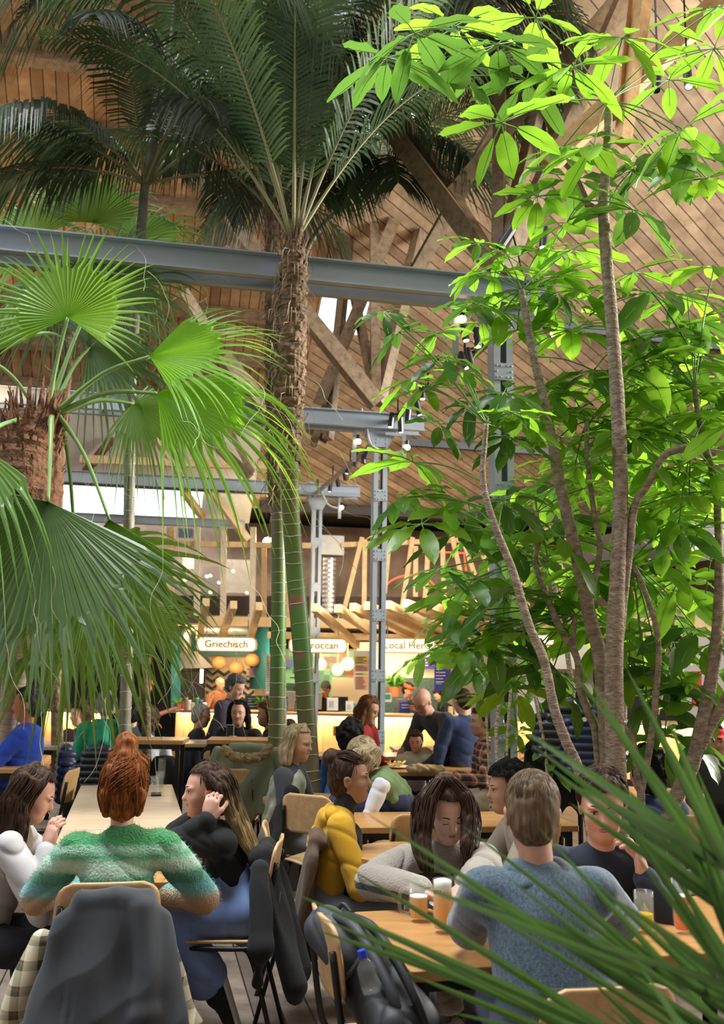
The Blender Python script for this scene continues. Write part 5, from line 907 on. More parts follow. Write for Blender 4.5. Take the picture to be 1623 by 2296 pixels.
def face_bits(t, h, body, hairm, shut=False, brow=True, mouth=M_lip):
    k = h.k; mb = MB(); mi = MB(); mbz = MB(); ml = MB(); Mx = Matrix([list(r_) for r_ in h.M])
    for s in (-1, 1):
        if not shut: mb.ell(Vector(h(.0795, s*.031, .0095)), .0085*k, .0115*k, .0062*k, 10, Mx); mi.ell(Vector(h(.0858, s*.031, .0095)), .003*k, .0055*k, .0055*k, 10, Mx)
        mi.tube([Vector(h(.0882-.0035*abs(j-1), s*(.0195+.0115*j), (.0165 if not shut else .006)-.003*abs(j-1))) for j in range(3)], .0017*k, 4)
        if brow: mbz.tube([Vector(h(.0955-.0052*j, s*(.015+.0115*j), .033+.0035*math.sin(j*1.2))) for j in range(4)], [.0026*k, .0034*k, .003*k, .0014*k], 5)
    if mb.v: obj('eyes', mb, M_eye, t, smooth=True)
    obj('lashes', mi, M_iris, t, smooth=True)
    if brow: obj('eyebrows', mbz, hairm, t)
    ml.ell(Vector(h(.0925, 0, -.0466)), .0042*k, .019*k, .0038*k, 10, Mx); ml.ell(Vector(h(.0905, 0, -.0555)), .0048*k, .0165*k, .0045*k, 10, Mx); obj('lips', ml, mouth, t, smooth=True)
def unit(v): v = np.array(v, float); return v/max(1e-9, np.linalg.norm(v))
def hand_prims(sd, w, dr, nrm, side, k=1, curl=.5, spread=.12, tips=None):
    """wrist w, pointing dr, palm facing nrm; side=+1 thumb towards nrm x dr"""
    dr = unit(dr); nrm = unit(nrm-dr*(nrm@dr)); lat = np.cross(nrm, dr)*side; w = np.array(w, float)
    M = np.stack([dr, lat, nrm], 1); sd.ell(w+dr*.048*k, (.050*k, .040*k, .017*k), .014*k, M); sd.cap(w-dr*.02*k, w+dr*.03*k, .024*k, .026*k, .015, sq=(nrm, .75, 1))
    for i, (o, L_, r_) in enumerate(((.029, .072, .0088), (.010, .081, .0092), (-.010, .075, .0088), (-.028, .060, .0078))):
        p = w+dr*(.083-.004*abs(i-1.3))*k+lat*o*k; d = unit(dr+lat*spread*(1.3-i)*.9); c = curl*(1+.08*i); pr = p-dr*.02*k
        for j, f in enumerate((.45, .32, .23)):
            a = c*(.55+.55*j); d2 = unit(d*math.cos(a)+nrm*math.sin(a)); q = p+d2*L_*f*k; sd.cap(pr if j == 0 else p, p if j == 0 else q, r_*k*1.05, r_*k, .005*k)
            if j == 0: sd.cap(p, q, r_*k, r_*.96*k, .004*k)
            p = q; d = d2
    b = w+dr*.018*k+lat*.022*k; m_ = b+dr*.030*k+lat*.026*k+nrm*.012*k; e = m_+dr*.026*k+lat*.010*k+nrm*(.010+.012*curl)*k; tpt = e+dr*.022*k-lat*.002*k+nrm*.010*curl*k
    sd.cap(b, m_, .016*k, .0115*k, .010*k); sd.cap(m_, e, .0112*k, .010*k, .005*k); sd.cap(e, tpt, .0098*k, .0085*k, .004*k)
def pose(Hc, yaw, kind='sit', lean=8, side=0, k=1, pelvis=None, twist=0, armL=None, armR=None, legs=None, hz=0):
    """skeleton in world space; arms given as (elbow, hand) offsets (f, l, u) from the shoulder; legs as (knee, ankle) from the hip"""
    y = R(yaw); f = V3(math.cos(y), math.sin(y), 0); l = V3(-math.sin(y), math.cos(y), 0); u = V3(0, 0, 1); J = {}; T = unit(u*math.cos(R(lean))+f*math.sin(R(lean))+l*math.sin(R(side))); Hc = np.array(Hc, float)
    J['N'] = Hc-T*.10*k-u*.06*k-f*.025*k; J['P'] = J['N']-T*.50*k if pelvis is None else np.array(pelvis, float); T = unit(J['N']-J['P']); J['T'] = T; J['C'] = J['N']-T*.16*k; J['f'], J['l'], J['u'] = f, l, u; J['kk'] = k; ty = y+R(twist); fs = V3(math.cos(ty), math.sin(ty), 0); ls = V3(-math.sin(ty), math.cos(ty), 0); J['fs'], J['ls'] = fs, ls
    bf = unit(f-T*(f@T)); J['bf'] = bf
    for s, nm_, arm in ((1, 'L', armL), (-1, 'R', armR)):
        S = J['N']-T*.055*k+ls*(s*(.170)*k); J['S'+nm_] = S
        arm = arm or ((.03, .06, -.27), (.22, .0, -.33)); e, h = arm; g = lambda o: S+(f*o[0]+l*(s*o[1])+u*o[2])*k
        J['E'+nm_] = np.array(g(e) if len(e) == 3 else e[0], float); J['W'+nm_] = np.array(g(h) if len(h) == 3 else h[0], float)
        hp = J['P']+l*(s*.095*k); J['H'+nm_] = hp
        kn, an = (legs or {}).get(nm_, ((.42, .06, -.02), (.40, .06, -.46)) if kind == 'sit' else ((.02, .02, -.42), (-.02, .02, -.84)))
        J['K'+nm_] = hp+(f*kn[0]+l*(s*kn[1])+u*kn[2])*k; J['A'+nm_] = hp+(f*an[0]+l*(s*an[1])+u*an[2])*k
    return J
def body_prims(sd, J, h, hands, male, legs=True, fat=1, bare=()):
    k = J['kk']; T, l = J['T'], J['ls']; sq = (J['bf'], .66, 1.0)
    sd.cap(J['N']-T*.05, h(-.012, 0, -.05), .055*k if male else .045*k, .050*k if male else .044*k, .02)
    sd.cap(J['P']+T*.02, J['C'], .115*k*fat, .125*k*fat, .02, sq=sq); sd.cap(J['SL']-l*.03, J['SR']+l*.03, .045*k, .045*k, .03)
    for s, n in ((1, 'L'), (-1, 'R')):
        sd.cap(J['S'+n], J['E'+n], .044*k, .037*k, .02); sd.cap(J['E'+n], J['W'+n], .037*k, .025*k, .01)
        hd = hands.get(n, {}); d = unit(J['W'+n]-J['E'+n]); dr = np.array(hd.get('dr', d), float); nr = np.array(hd.get('n', -J['u']), float); hand_prims(sd, J['W'+n], dr, nr, hd.get('s', s), k*hd.get('k', 1), hd.get('curl', .5), hd.get('spread', .12))
        if legs: sd.cap(J['H'+n], J['K'+n], .078*k*fat, .052*k, .02); sd.cap(J['K'+n], J['A'+n], .048*k, .032*k, .015)
def top_prims(sd, J, th=.018, male=False, sleeve=1.0, loose=1.0, hem=-.10, neck=0, fat=1, bust=0):
    k = J['kk']; T, l, bf = J['T'], J['ls'], J['bf']; sq = (bf, .68, 1.0); tw = .128 if male else .118
    sd.cap(J['P']+T*hem, J['C'], (tw*fat+th*.8)*k*loose, (tw*1.04*fat+th*.8)*k, .02, sq=sq); sd.cap(J['SL']-l*.035-T*.005, J['SR']+l*.035-T*.005, (.046+th*.6)*k, (.046+th*.6)*k, .05); sd.cap(J['C']+T*.08, J['N']-T*.02, .075*k, .055*k, .05, sq=(bf, .8, 1.05))
    for s, n in ((1, 'L'), (-1, 'R')):
        e = J['E'+n] if sleeve > .5 else J['S'+n]+(J['E'+n]-J['S'+n])*(sleeve/.5)
        sd.cap(J['S'+n], e, (.048+th*.7)*k, (.039+th*.75)*k*loose, .03)
        if sleeve > .5: sd.cap(J['E'+n], J['E'+n]+(J['W'+n]-J['E'+n])*min(sleeve, .93), (.039+th*.75)*k*loose, (.029+th*.55)*k*loose, .012)
def trouser_prims(sd, J, th=.014, flare=0, length=1, fat=1):
    k = J['kk']; T = J['T']; sd.cap(J['P']-T*.0, J['P']+T*.12, (.128*fat+th)*k, (.112*fat+th)*k, .03, sq=(J['bf'], .76, 1.04))
    for n in 'LR':
        sd.cap(J['H'+n], J['K'+n], (.084*fat+th)*k, (.058+th)*k, .03); a = J['K'+n]+(J['A'+n]-J['K'+n])*length; sd.cap(J['K'+n], a, (.056+th)*k, (.040+th+flare)*k, .02)
def shoes(t, J, m, sole, n, fdir=None, high=False, k=1):
    A = J['A'+n]; f = unit(fdir) if fdir is not None else J['f']; sd = SDF(.008); dn = np.cross(f, np.cross(V3(0, 0, -1), f)); dn = unit(dn)
    if dn[2] > 0: dn = -dn
    sd.cap(A+dn*.045-f*.02, A+dn*.055+f*.13, .038, .036, .03); sd.cap(A+dn*.02, A-dn*(.07 if high else .0), .042, .040, .03); o = sdfobj('shoe', sd, m, t)
    lat = np.cross(f, dn); s2 = SDF(.008); s2.cap(A+dn*.092-f*.025, A+dn*.092+f*.145, .040, .040, .01, sq=(dn, .34, 1)); q = sdfobj('sole', s2, sole, t); 
    if q and o: q.parent = o
    return o, f, dn, lat
# ------------------------------------------------ hair
def scalp(h, sd, off=.010, back=0, low=0, front=.0, sides=1):
    k = h.k; sd.ell(h(-.018, 0, .042), ((.098+off)*k, (.078+off)*k, (.088+off)*k), .02, h.M); sd.ell(h(-.05-back, 0, -.01-low), ((.060+off)*k, (.066+off)*k, (.07+low)*k), .03, h.M)
def hairline(h, front=.058, fl=.012, side=0, top=.084):
    """keep hair off the face: cut a front-low region"""
    M = h.M; c = h.c; k = h.k
    def g(x, y, z):
        f = ((x-c[0])*M[0, 0]+(y-c[1])*M[1, 0]+(z-c[2])*M[2, 0])/k; l = ((x-c[0])*M[0, 1]+(y-c[1])*M[1, 1]+(z-c[2])*M[2, 1])/k; u = ((x-c[0])*M[0, 2]+(y-c[1])*M[1, 2]+(z-c[2])*M[2, 2])/k
        ln = front-.9*np.abs(l)*0+ (u-.07)*-.0; a = np.minimum(f-(fl+.25*(u)), top-u+ (f*0)); return np.minimum(a*1.0, .05)*k
    return g
def strands(mb, guides, n, h, rr, r_=.0022, wob=.004):
    """thin tubes flowing along guide curves; guide = list of points with radii"""
    for _ in range(n):
        g = rr.choice(guides); P = [Vector(p[0]) for p in g]; rd = [p[1] for p in g]; a = rr.random()*6.28; q = .75+.35*rr.random(); t = (P[-1]-P[0]).normalized(); u = t.orthogonal().normalized(); w = t.cross(u); pts = []
        end = len(P)-(1 if rr.random() < .15 and len(P) > 3 else 0)
        for i in range(end): pts.append(P[i]+(u*math.cos(a)+w*math.sin(a))*(rd[i]*q)+Vector((rr.uniform(-1, 1), rr.uniform(-1, 1), rr.uniform(-1, 1)))*wob*(i > 0))
        pts = spline(pts, 4); m_ = len(pts); mb.tube(pts, [r_*(1-.6*i/m_) for i in range(m_)], 3, cap=False)
def guide_pts(h, pts, rad): return [(h(*p) if len(p) == 3 else p[0], r_) for p, r_ in zip(pts, rad)]
def hair(t, h, style, m, vox=.006, seed=1, extra=None, ns=260, m2=None):
    rr = random.Random(seed); sd = SDF(vox); k = h.k; guides = []; cl = None; dz = V3(0, 0, -1)
    if style in ('short', 'crop', 'curly', 'bun', 'afro', 'bald'):
        off = {'short': .014, 'crop': .007, 'curly': .028, 'bun': .008, 'afro': .035, 'bald': .001}[style]; scalp(h, sd, off, low=.01 if style != 'curly' else .03)
        if style == 'bun': 
            b = extra or (-.09, 0, .12); sd.ell(h(*b), (.052*k, .052*k, .050*k), .012); guides.append(guide_pts(h, [(.05, .04, .10), (-.02, .05, .13), b], [.02, .02, .012])); guides.append(guide_pts(h, [(.05, -.04, .10), (-.02, -.05, .13), b], [.02, .02, .012])); guides.append(guide_pts(h, [(-.05, .07, .0), (-.09, .05, .06), b], [.02, .015, .012])); guides.append(guide_pts(h, [(-.05, -.07, .0), (-.09, -.05, .06), b], [.02, .015, .012]))
        if style == 'short':
            sd.cap(h(.05, .03, .112), h(.06, -.02, .114), .018*k, .018*k, .02)
        if style == 'curly':
            for i in range(70):
                a = rr.random()*6.28; e = rr.uniform(-.5, 1.4); p = h(-.03+.115*math.cos(e)*math.cos(a)*1.05, .10*math.cos(e)*math.sin(a), .03+.115*math.sin(e))
                if (p-h.c)@h.f < .05*k or (p-h.c)@h.u > .08*k: sd.ell(p, [rr.uniform(.016, .03)*k]*3, .012)
        cl = hairline(h)
    G = extra if isinstance(extra, list) else []
    if style == 'long':
        scalp(h, sd, .013, low=.02); cl = hairline(h, fl=.004, top=.097)
    sd2 = None
    if style == 'long':
        o = sdfobj('hair', sd, m, t, folds(.0022*k, 90, seed, .2), clip=cl); sd2 = SDF(vox)
        for g in G:
            gp = [(np.array(p), r_) for p, r_ in g]; guides.append(gp)
            for a, b in zip(gp[:-1], gp[1:]): sd2.cap(a[0], b[0], a[1]*.85, b[1]*.85, .02)
        q = sdfobj('locks', sd2, m2 or m, t, folds(.003, 70, seed, .12)); q.parent = o if o else t
    else: o = sdfobj('hair', sd, m, t, folds((.004 if style in ('curly', 'short', 'afro') else .0015)*k, 85, seed, .6), clip=cl)
    if not guides:
        pass
    if ns and o:
        mb = MB()
        if guides: strands(mb, guides, ns, h, rr)
        if style in ('short', 'crop', 'bun', 'curly', 'long'):
            for _ in range(int(ns*1.2)):           # short strands lying on the scalp, from the crown outwards
                a = rr.random()*6.28; e0 = rr.uniform(.2, 1.45); off = {'short': .012, 'crop': .006, 'curly': .03, 'bun': .008, 'long': .012}[style]
                def sp(e, o_): return h(-.018+(.098+o_)*math.cos(e)*math.cos(a), (.078+o_)*math.cos(e)*math.sin(a), .042+(.088+o_)*math.sin(e))
                q = [Vector(sp(e0-.17*j, off+.003*j*(style == 'short')+.002)) for j in range(3)]
                if (np.array(q[-1])-h.c)@h.f > .045*k and (np.array(q[-1])-h.c)@h.u < .085*k: continue
                mb.tube(q, [.0016*k, .0018*k, .0006*k], 3, cap=False)
        if mb.v: s_ = obj('strands', mb, m2 or m, t, smooth=True); s_.parent = o
    return o
def person(label, Hc, yaw, J, h, skin='fair', male=False, top=None, bottom=None, hair_=None, hands=None, vox=.008, face=2, shoe=None, group=None, legs=True, fat=1, base=None, glasses=False, extra=None):
    k = J['kk']; fz = min(J['AL'][2], J['AR'][2]) if legs else J['P'][2]; b = Vector((J['P'][0], J['P'][1], base if base is not None else 0)); t = thing('person', label, 'person', b, group)
    sd = SDF(vox); body_prims(sd, J, h, hands or {}, male, legs, fat); head_prims(sd, h, male); sdfobj('body', sd, SK[skin], t)
    if face: face_bits(t, h, None, HR[hair_[1]] if hair_ else M_iris, shut=face == 1)
    for nm_, fn, m_, dp in (top or []): s2 = SDF(vox*1.15); fn(s2); sdfobj(nm_, s2, m_, t, dp)
    for nm_, fn, m_, dp in (bottom or []): s2 = SDF(vox*1.25); fn(s2); sdfobj(nm_, s2, m_, t, dp)
    if hair_ and hair_[0] != 'bald': hair(t, h, hair_[0], HR[hair_[1]], vox*.8, seed=int(abs(Hc[0]*50)), extra=hair_[2] if len(hair_) > 2 else None, ns=hair_[3] if len(hair_) > 3 else (260 if vox < .008 else 90), m2=hair_[4] if len(hair_) > 4 else None)
    if glasses:
        mb = MB()
        for s in (-1, 1): mb.tube([Vector(h(.100, s*.031+.022*math.cos(a), .008+.018*math.sin(a))) for a in np.linspace(0, 6.28, 13)], .0018, 4); mb.tube([Vector(h(.098, s*.053, .012)), Vector(h(.0, s*.084, .012))], .0018, 4)
        mb.tube([Vector(h(.101, .010, .012)), Vector(h(.101, -.010, .012))], .0018, 4); obj('glasses', mb, M_dark, t)
    if shoe and legs:
        for n in 'LR': shoes(t, J, shoe[0], shoe[1], n, high=len(shoe) > 2)
    return t
def cloth(name, c, bump=.12, rough=.9, var=.12, bs=420, sheen=.1, col2=None): return mat('cloth_'+name, c, rough, var=var, scale=7, bump=bump, bscale=bs, sheen=sheen, col2=col2)
def TP(J, **kw): return lambda sd: top_prims(sd, J, **kw)
def BP_(J, **kw): return lambda sd: trouser_prims(sd, J, **kw)
# ================================================================ furniture
M_ply = wood_mat('beech_ply', (.50, .30, .13), (.68, .45, .23), (2, 8, 8), 3, .4); M_tt = wood_mat('table_beech', (.40, .19, .06), (.58, .32, .12), (1.2, 9, 9), 2.5, .32); M_tt2 = wood_mat('table_pale', (.58, .40, .25), (.76, .58, .40), (1.2, 9, 9), 2.5, .28); M_tube = mat('black_tube', (.010, .010, .011), .35, .2); M_edge = mat('ply_edge', (.30, .17, .07), .5)
def make_chair(label, loc, yaw, grp='wooden school chairs', red=False):
    t = thing('chair', label, 'chair', (0, 0, 0), grp); V_ = Vector
    mb = MB(); mb.grid(lambda u, v: (.21-.42*u+(.02 if .1 < v < .9 else 0)*(1-u), (v-.5)*.40*(1-.12*u), .455+.012*math.cos((v-.5)*6)*-1+.02*(u**3)*0-.018*(max(0, .15-u)/.15)**2), 12, 12); obj('seat', mb, M_ply, t, smooth=True, solid=.012)
    def br(u, v):
        w = .19*(1-.30*abs(2*v-1)**7)*(1-.06*abs(2*v-1)); y = (u-.5)*2*w; return (-.205-.035*v-.02+.02*(y/.19)**2, y, .64+.24*v)
    mb = MB(); mb.grid(br, 15, 17); obj('backrest', mb, M_ply if not red else mat('red_back', (.55, .08, .03), .4), t, smooth=True, solid=.012)
    for s in (-1, 1):
        y = s*.185; obj('leg', MB().tube(spline([V_((.23, y*1.08, 0)), V_((.19, y, .38)), V_((.165, y, .43)), V_((.10, y, .440))], 5), .011, 8), M_tube, t, smooth=True)
        obj('leg', MB().tube(spline([V_((-.27, y*1.08, 0)), V_((-.20, y, .25)), V_((-.14, y*.98, .42)), V_((-.08, y*.98, .440))], 5), .011, 8), M_tube, t, smooth=True)
        obj('back_post', MB().tube(spline([V_((.12, y, .440)), V_((-.12, y, .440)), V_((-.185, y, .465)), V_((-.215, y, .56)), V_((-.25, y*.9, .80))], 5), .011, 8), M_tube, t, smooth=True)
    obj('stretcher', MB().tube([V_((.15, -.19, .43)), V_((.15, .19, .43))], .009, 6), M_tube, t); return place(t, loc, R(yaw))
PC = make_chair('beech chair under the woman in the black sweater', (W(500, 2090, 4.68).x, 4.68, 0), 180)
def chair(label, x, y, yaw): c = copy_tree(PC); return place(c, (x, y, 0), R(yaw), label)
def table(label, c, yaw, lx, ly, h=.75, m=None, grp='beech tables', leg='corner', th=.035, nm_='table', rnd=0):
    a = R(yaw); X = Vector((math.cos(a), math.sin(a), 0)); Y = Vector((-math.sin(a), math.cos(a), 0)); c = Vector((c[0], c[1], 0)); t = thing(nm_, label, 'table', c, grp)
    mb = MB()
    if rnd: mb.lathe(c+Z*(h-th), [(lx/2, 0), (lx/2, th)], 32)
    else: rbox(mb, c+Z*(h-th/2), lx, ly, th, .012, a)
    obj('tabletop', mb, m or M_tt, t, bevel=.004)
    if rnd: obj('pedestal', MB().lathe(c, [(.22, 0), (.22, .015), (.03, .03), (.03, h-th)], 16), M_tube, t)
    elif leg == 'corner':
        for i in (-1, 1):
            for j in (-1, 1): obj('leg', MB().hexa(c+X*(i*(lx/2-.05))+Y*(j*(ly/2-.05))+Z*(h-th)/2, X*.035, Y*.035, Z*(h-th)), M_tube, t)
        mb = MB(); mb.hexa(c+Y*(ly/2-.05)+Z*(h-th-.02), X*(lx-.1), Y*.025, Z*.04); mb.hexa(c-Y*(ly/2-.05)+Z*(h-th-.02), X*(lx-.1), Y*.025, Z*.04); obj('frame', mb, M_tube, t)
    else:
        mb = MB(); mb.hexa(c+Z*(h-th)/2, X*.07, Y*.07, Z*(h-th)); mb.hexa(c+Z*.012, X*.42, Y*.42, Z*.024); obj('pedestal', mb, M_tube, t)
    return t
n0 = Vector((-.99, 4.28, 0)); e2 = Vector((-.225, .974, 0)); nmx = ('nearest', 'second', 'middle', 'fourth', 'farthest')
for i in range(5): c = n0+e2*(.36+.715*i); table('%s of the five pushed-together tables at the left' % nmx[i], c, 13, .69, .70, .75, M_tt2 if i else M_tt, 'tables joined into the long left table', 'ped')
e1 = Vector((math.cos(R(14)), math.sin(R(14)), 0)); f2 = Vector((-e1.y, e1.x, 0)); nl = Vector((.17, 3.13, 0))
table('near right table with the two beer glasses', nl+e1*.55+f2*.375, 14, 1.1, .75, .75, M_tt, 'beech tables'); table('table at the lower right edge behind the palm leaflets', nl+e1*1.66+f2*.375, 14, 1.1, .75, .75, M_tt, 'beech tables')
table('table behind the woman in the striped sweater', (.62, 6.25), 8, 1.35, .62); table('small round table in front of the yellow hoodie', (.26, 5.05), 0, .6, .6, .76, None, 'round tables', rnd=1); table('round table by the blond woman with a floral vest', (-.38, 7.15), 0, .6, .6, .75, None, 'round tables', rnd=1)
table('long table where the boy in white eats', (1.0, 9.35), 2, 1.5, .6); table('table behind the boy near the middle steel column', (.2, 10.9), 5, 1.3, .6); table('table right of the bald man near the counter', (1.0, 11.9), 5, 1.2, .6)
table('high narrow table behind the tumblers on the long table', (-1.72, 8.4), 3, .52, .42, 1.06, M_tt, 'high bar tables'); table('high narrow table in front of the woman taking a photo', (-.98, 8.55), 3, .62, .42, 1.06, M_tt, 'high bar tables')
table('table under the elbows of the man in the blue polo', (-2.75, 7.45), 5, .6, .6, .92, M_tt, 'high bar tables'); table('pale table beside the person in the green hoodie', (-2.75, 9.75), 10, 1.4, .6, .9, M_tt2, 'high bar tables'); table('pale table left of the blue down jacket', (-1.75, 10.3), 10, .9, .6, .9, M_tt2, 'high bar tables')
table('table beside the pushchair', (2.1, 10.2), 0, 1.0, .6)
for lab, x, y, yaw in (('chair at the near end of the long left table, under the grey coat', -.95, 3.93, 102), ('chair of the girl with the phone, at the left edge', -1.72, 4.62, 12), ('chair with the backpack beside the near right table', .13, 3.36, 14), ('chair under the yellow hoodie, brown coat on its back', -.22, 5.12, 5),
    ('chair with a pale back left of the curly haired person', .78, 5.3, 150), ('chair of the blond woman with the floral vest', -.78, 6.75, 15), ('chair of the man seen from behind at the near right table', .58, 2.82, 104), ('empty chair facing the table behind the striped sweater', .33, 5.75, 98), ('chair of the man in the blue polo', -2.42, 7.62, 180), ('chair with the dark down jacket behind the blue polo', -2.05, 7.9, 200), ('chair under the grey haired man in the dark jacket', -1.84, 11.1, 0),
    ('chair under the green parka with a fur hood', -1.0, 8.05, 90), ('chair of the man in the tartan shirt', 1.25, 8.7, 170), ('chair of the man across the near right table', .92, 4.28, 270), ('chair by the green vest', .35, 6.95, 190), ('empty chair near the round table with a pale seat', -.2, 6.5, 60), ('empty chair between the long left table and the bar', -1.2, 9.6, 60), ('chair of the boy in white', .58, 10.0, 270), ('chair of the person in the red and white cap', 3.03, 8.3, 250), ('chair of the person in navy seen from behind by the trees', 1.76, 5.85, 110)):
    chair(lab, x, y, yaw)
# ---------------------------------------------------------------- things on the tables
M_glass = mat('clear_glass', (.8, .85, .8), .03, alpha=.10, spec=.9); M_beer = mat('beer', (.85, .46, .004), .12, trans=.5, tcol=(1, .66, .01)); M_foam = mat('foam', (.88, .84, .74), .9); M_yel = mat('yellow_drink', (.85, .70, .03), .2, trans=.5); M_red2 = mat('red_print', (.6, .03, .02), .5); M_org = mat('orange_drink', (.9, .30, .02), .2, trans=.5)
def glass(lab, p, r, h, fill, fm, foam=0, handle=0, grp=None, nm_='beer_glass', cat='glass', flare=1.0):
    p = Vector(p); t = thing(nm_, lab, cat, p, grp); n = 24; th = .003
    obj('glass', MB().lathe(p, [(r*.9, .0), (r*.93, .004), (r, .03), (r*flare, h), (r*flare-th, h), (r-th, .03), (r*.8, .014), (.0, .012)], n), M_glass, t, smooth=True)
    if fill: obj('drink', MB().lathe(p, [(r*.78, .0145), (r-th-.001, .032), ((r+(r*flare-r)*fill)-th-.001, h*fill), (0, h*fill)], n), fm, t, smooth=False)
    if foam: rr_ = (r+(r*flare-r)*fill)-th-.001; obj('foam', MB().lathe(p+Z*(h*fill), [(rr_, 0), (rr_, foam*.9), (rr_*.7, foam), (0, foam*1.05)], n), M_foam, t, smooth=True)
    if handle: obj('handle', MB().tube(spline([p+Vector((-r*.95, 0, h*.18)), p+Vector((-r-.028, 0, h*.25)), p+Vector((-r-.034, 0, h*.55)), p+Vector((-r-.026, 0, h*.8)), p+Vector((-r*.95, 0, h*.85))], 6), .007, 10), M_glass, t, smooth=True)
    return t
def onT(x, y, h=.75): return H(x, y, h+.001)
p = onT(992, 2090); g = glass('tall beer glass with white foam, nearest on the right table', p, .035, .178, .78, M_beer, .038, 0, 'beer glasses'); g2 = MB()
for q in range(5): g2.beam(p+Vector((-.034+.006*q, -.0355+abs(q-2)*-.000, .135)), p+Vector((-.034+.006*q, -.0355, .147)), .0022, .0022)
obj('printed_mark', g2, M_ink, g)
glass('handled beer mug half drunk, left of the tall foaming glass', onT(938, 2065), .036, .135, .62, M_beer, .006, 1, 'beer glasses')
glass('tumbler of yellow lemonade at the right behind the palm leaflets', onT(1445, 2090), .035, .14, .45, M_yel, 0, 0, 'beer glasses', 'tumbler')
g = glass('curved wheat beer glass with a yellow and red print at the right', onT(1530, 2092), .030, .20, .62, M_org, .004, 0, 'beer glasses', flare=1.25); q = onT(1530, 2092); obj('printed_mark', MB().hexa(q+Vector((0, -.037, .09)), (.03, 0, 0), (0, .003, 0), (0, 0, .018)), M_yel, g); obj('printed_mark', MB().hexa(q+Vector((.004, -.0375, .072)), (.032, 0, 0), (0, .003, 0), (0, 0, .016)), M_red2, g)
glass('small handled mug behind the tall foaming glass', onT(1035, 2020), .032, .10, .5, M_beer, .0, 1, 'beer glasses')
glass('pint of beer on the boy\'s table beside the tartan shirt', onT(1070, 1729), .042, .17, .85, M_beer, .02, 1, 'beer glasses'); glass('orange drink on the bar table by the red jacket', W(753, 1652, 10.8), .035, .14, .8, M_org, 0, 0, 'beer glasses', 'tumbler'); glass('orange drink in front of the green vest', W(820, 1738, 7.0), .04, .15, .7, M_org, 0, 0, 'beer glasses', 'tumbler')
for i, (x, y) in enumerate(((346, 1778), (357, 1766), (362, 1745))): glass('clear tumbler on the long left table, %s' % ('nearest of three', 'middle of three', 'farthest of three')[i], onT(x, y), .032, .12 if i < 2 else .16, .0, None, 0, 0, 'clear tumblers', 'tumbler')
def slab_phone(lab, c, X, Y_, m, sx=.072, sy=.15, th=.008): X = Vector(X).normalized(); Y_ = Vector(Y_).normalized(); t = thing('smartphone', lab, 'phone', c); n = X.cross(Y_).normalized(); obj('case', MB().hexa(c, X*sx, Y_*sy, n*th), m, t, bevel=.003); obj('screen', MB().hexa(Vector(c)+n*th*.56, X*sx*.9, Y_*sy*.94, n*.001), mat('phone_screen', (.02, .025, .03), .1), t); return t
slab_phone('dark phone lying by the tumblers on the long left table', onT(350, 1782)+Z*.005, (1, .2, 0), (-.2, 1, 0), M_dark)
o = obj('plate', MB().lathe(onT(1030, 2035), [(.06, 0), (.115, .014), (.118, .016), (.06, .004), (0, .003)], 28), mat('china', (.85, .84, .80), .2), smooth=True); tag(o, 'white plate behind the tall beer glass', 'plate')
q = onT(1025, 2030)+Z*.02; t = thing('fork', 'steel fork resting on the white plate', 'fork', q); mb = MB(); mb.beam(q, q+Vector((.10, .08, .03)), .006, .003); obj('handle', mb, mat('cutlery', (.7, .7, .7), .2, .9), t); mb = MB(); [mb.beam(q+Vector((.002*k, -.004*k, 0)), q+Vector((-.03+.002*k, -.02-.004*k, -.004)), .002, .002) for k in range(-2, 3)]; obj('tines', mb, MC['cutlery'], t)
o = obj('plate', MB().lathe(onT(892, 1722), [(.07, 0), (.125, .016), (.128, .018), (.07, .004), (0, .003)], 24), MC['china'], smooth=True); tag(o, 'white plate of fries in front of the boy', 'plate')
mb = MB(); rr = random.Random(4); q = onT(888, 1722)
for _ in range(40): a = q+Vector((rr.uniform(-.07, .07), rr.uniform(-.06, .06), rr.uniform(.02, .06))); b = a+Vector((rr.uniform(-.05, .05), rr.uniform(-.05, .05), rr.uniform(-.01, .02))); mb.beam(a, b, .009, .009)
o = obj('french_fries', mb, mat('fries', (.82, .55, .16), .7)); tag(o, 'heap of yellow fries on the boy\'s plate', 'food', kind='stuff')
sd = SDF(.006); q = np.array(onT(945, 1733)); sd.ell(q+V3(0, 0, .035), (.13, .07, .045), .03); sd.ell(q+V3(-.06, 0, .03), (.07, .06, .03), .03); sd.cap(q+V3(.1, 0, .03), q+V3(.17, -.01, .02), .035, .05, .02); t = thing('paper_bag', 'crumpled brown paper bag on the boy\'s table', 'paper bag', onT(945, 1733)); sdfobj('bag', sd, mat('kraft', (.52, .34, .18), .8), t, folds(.006, 60, 2))
sd = SDF(.005); q = np.array(onT(985, 1733)); sd.ell(q+V3(0, 0, .035), (.05, .035, .033), .02); t = thing('pine_cone', 'dark brown pine cone beside the paper bag', 'pine cone', Vector(q)); sdfobj('cone', sd, mat('cone_brown', (.12, .07, .04), .9), t, folds(.006, 190, 2, 1))
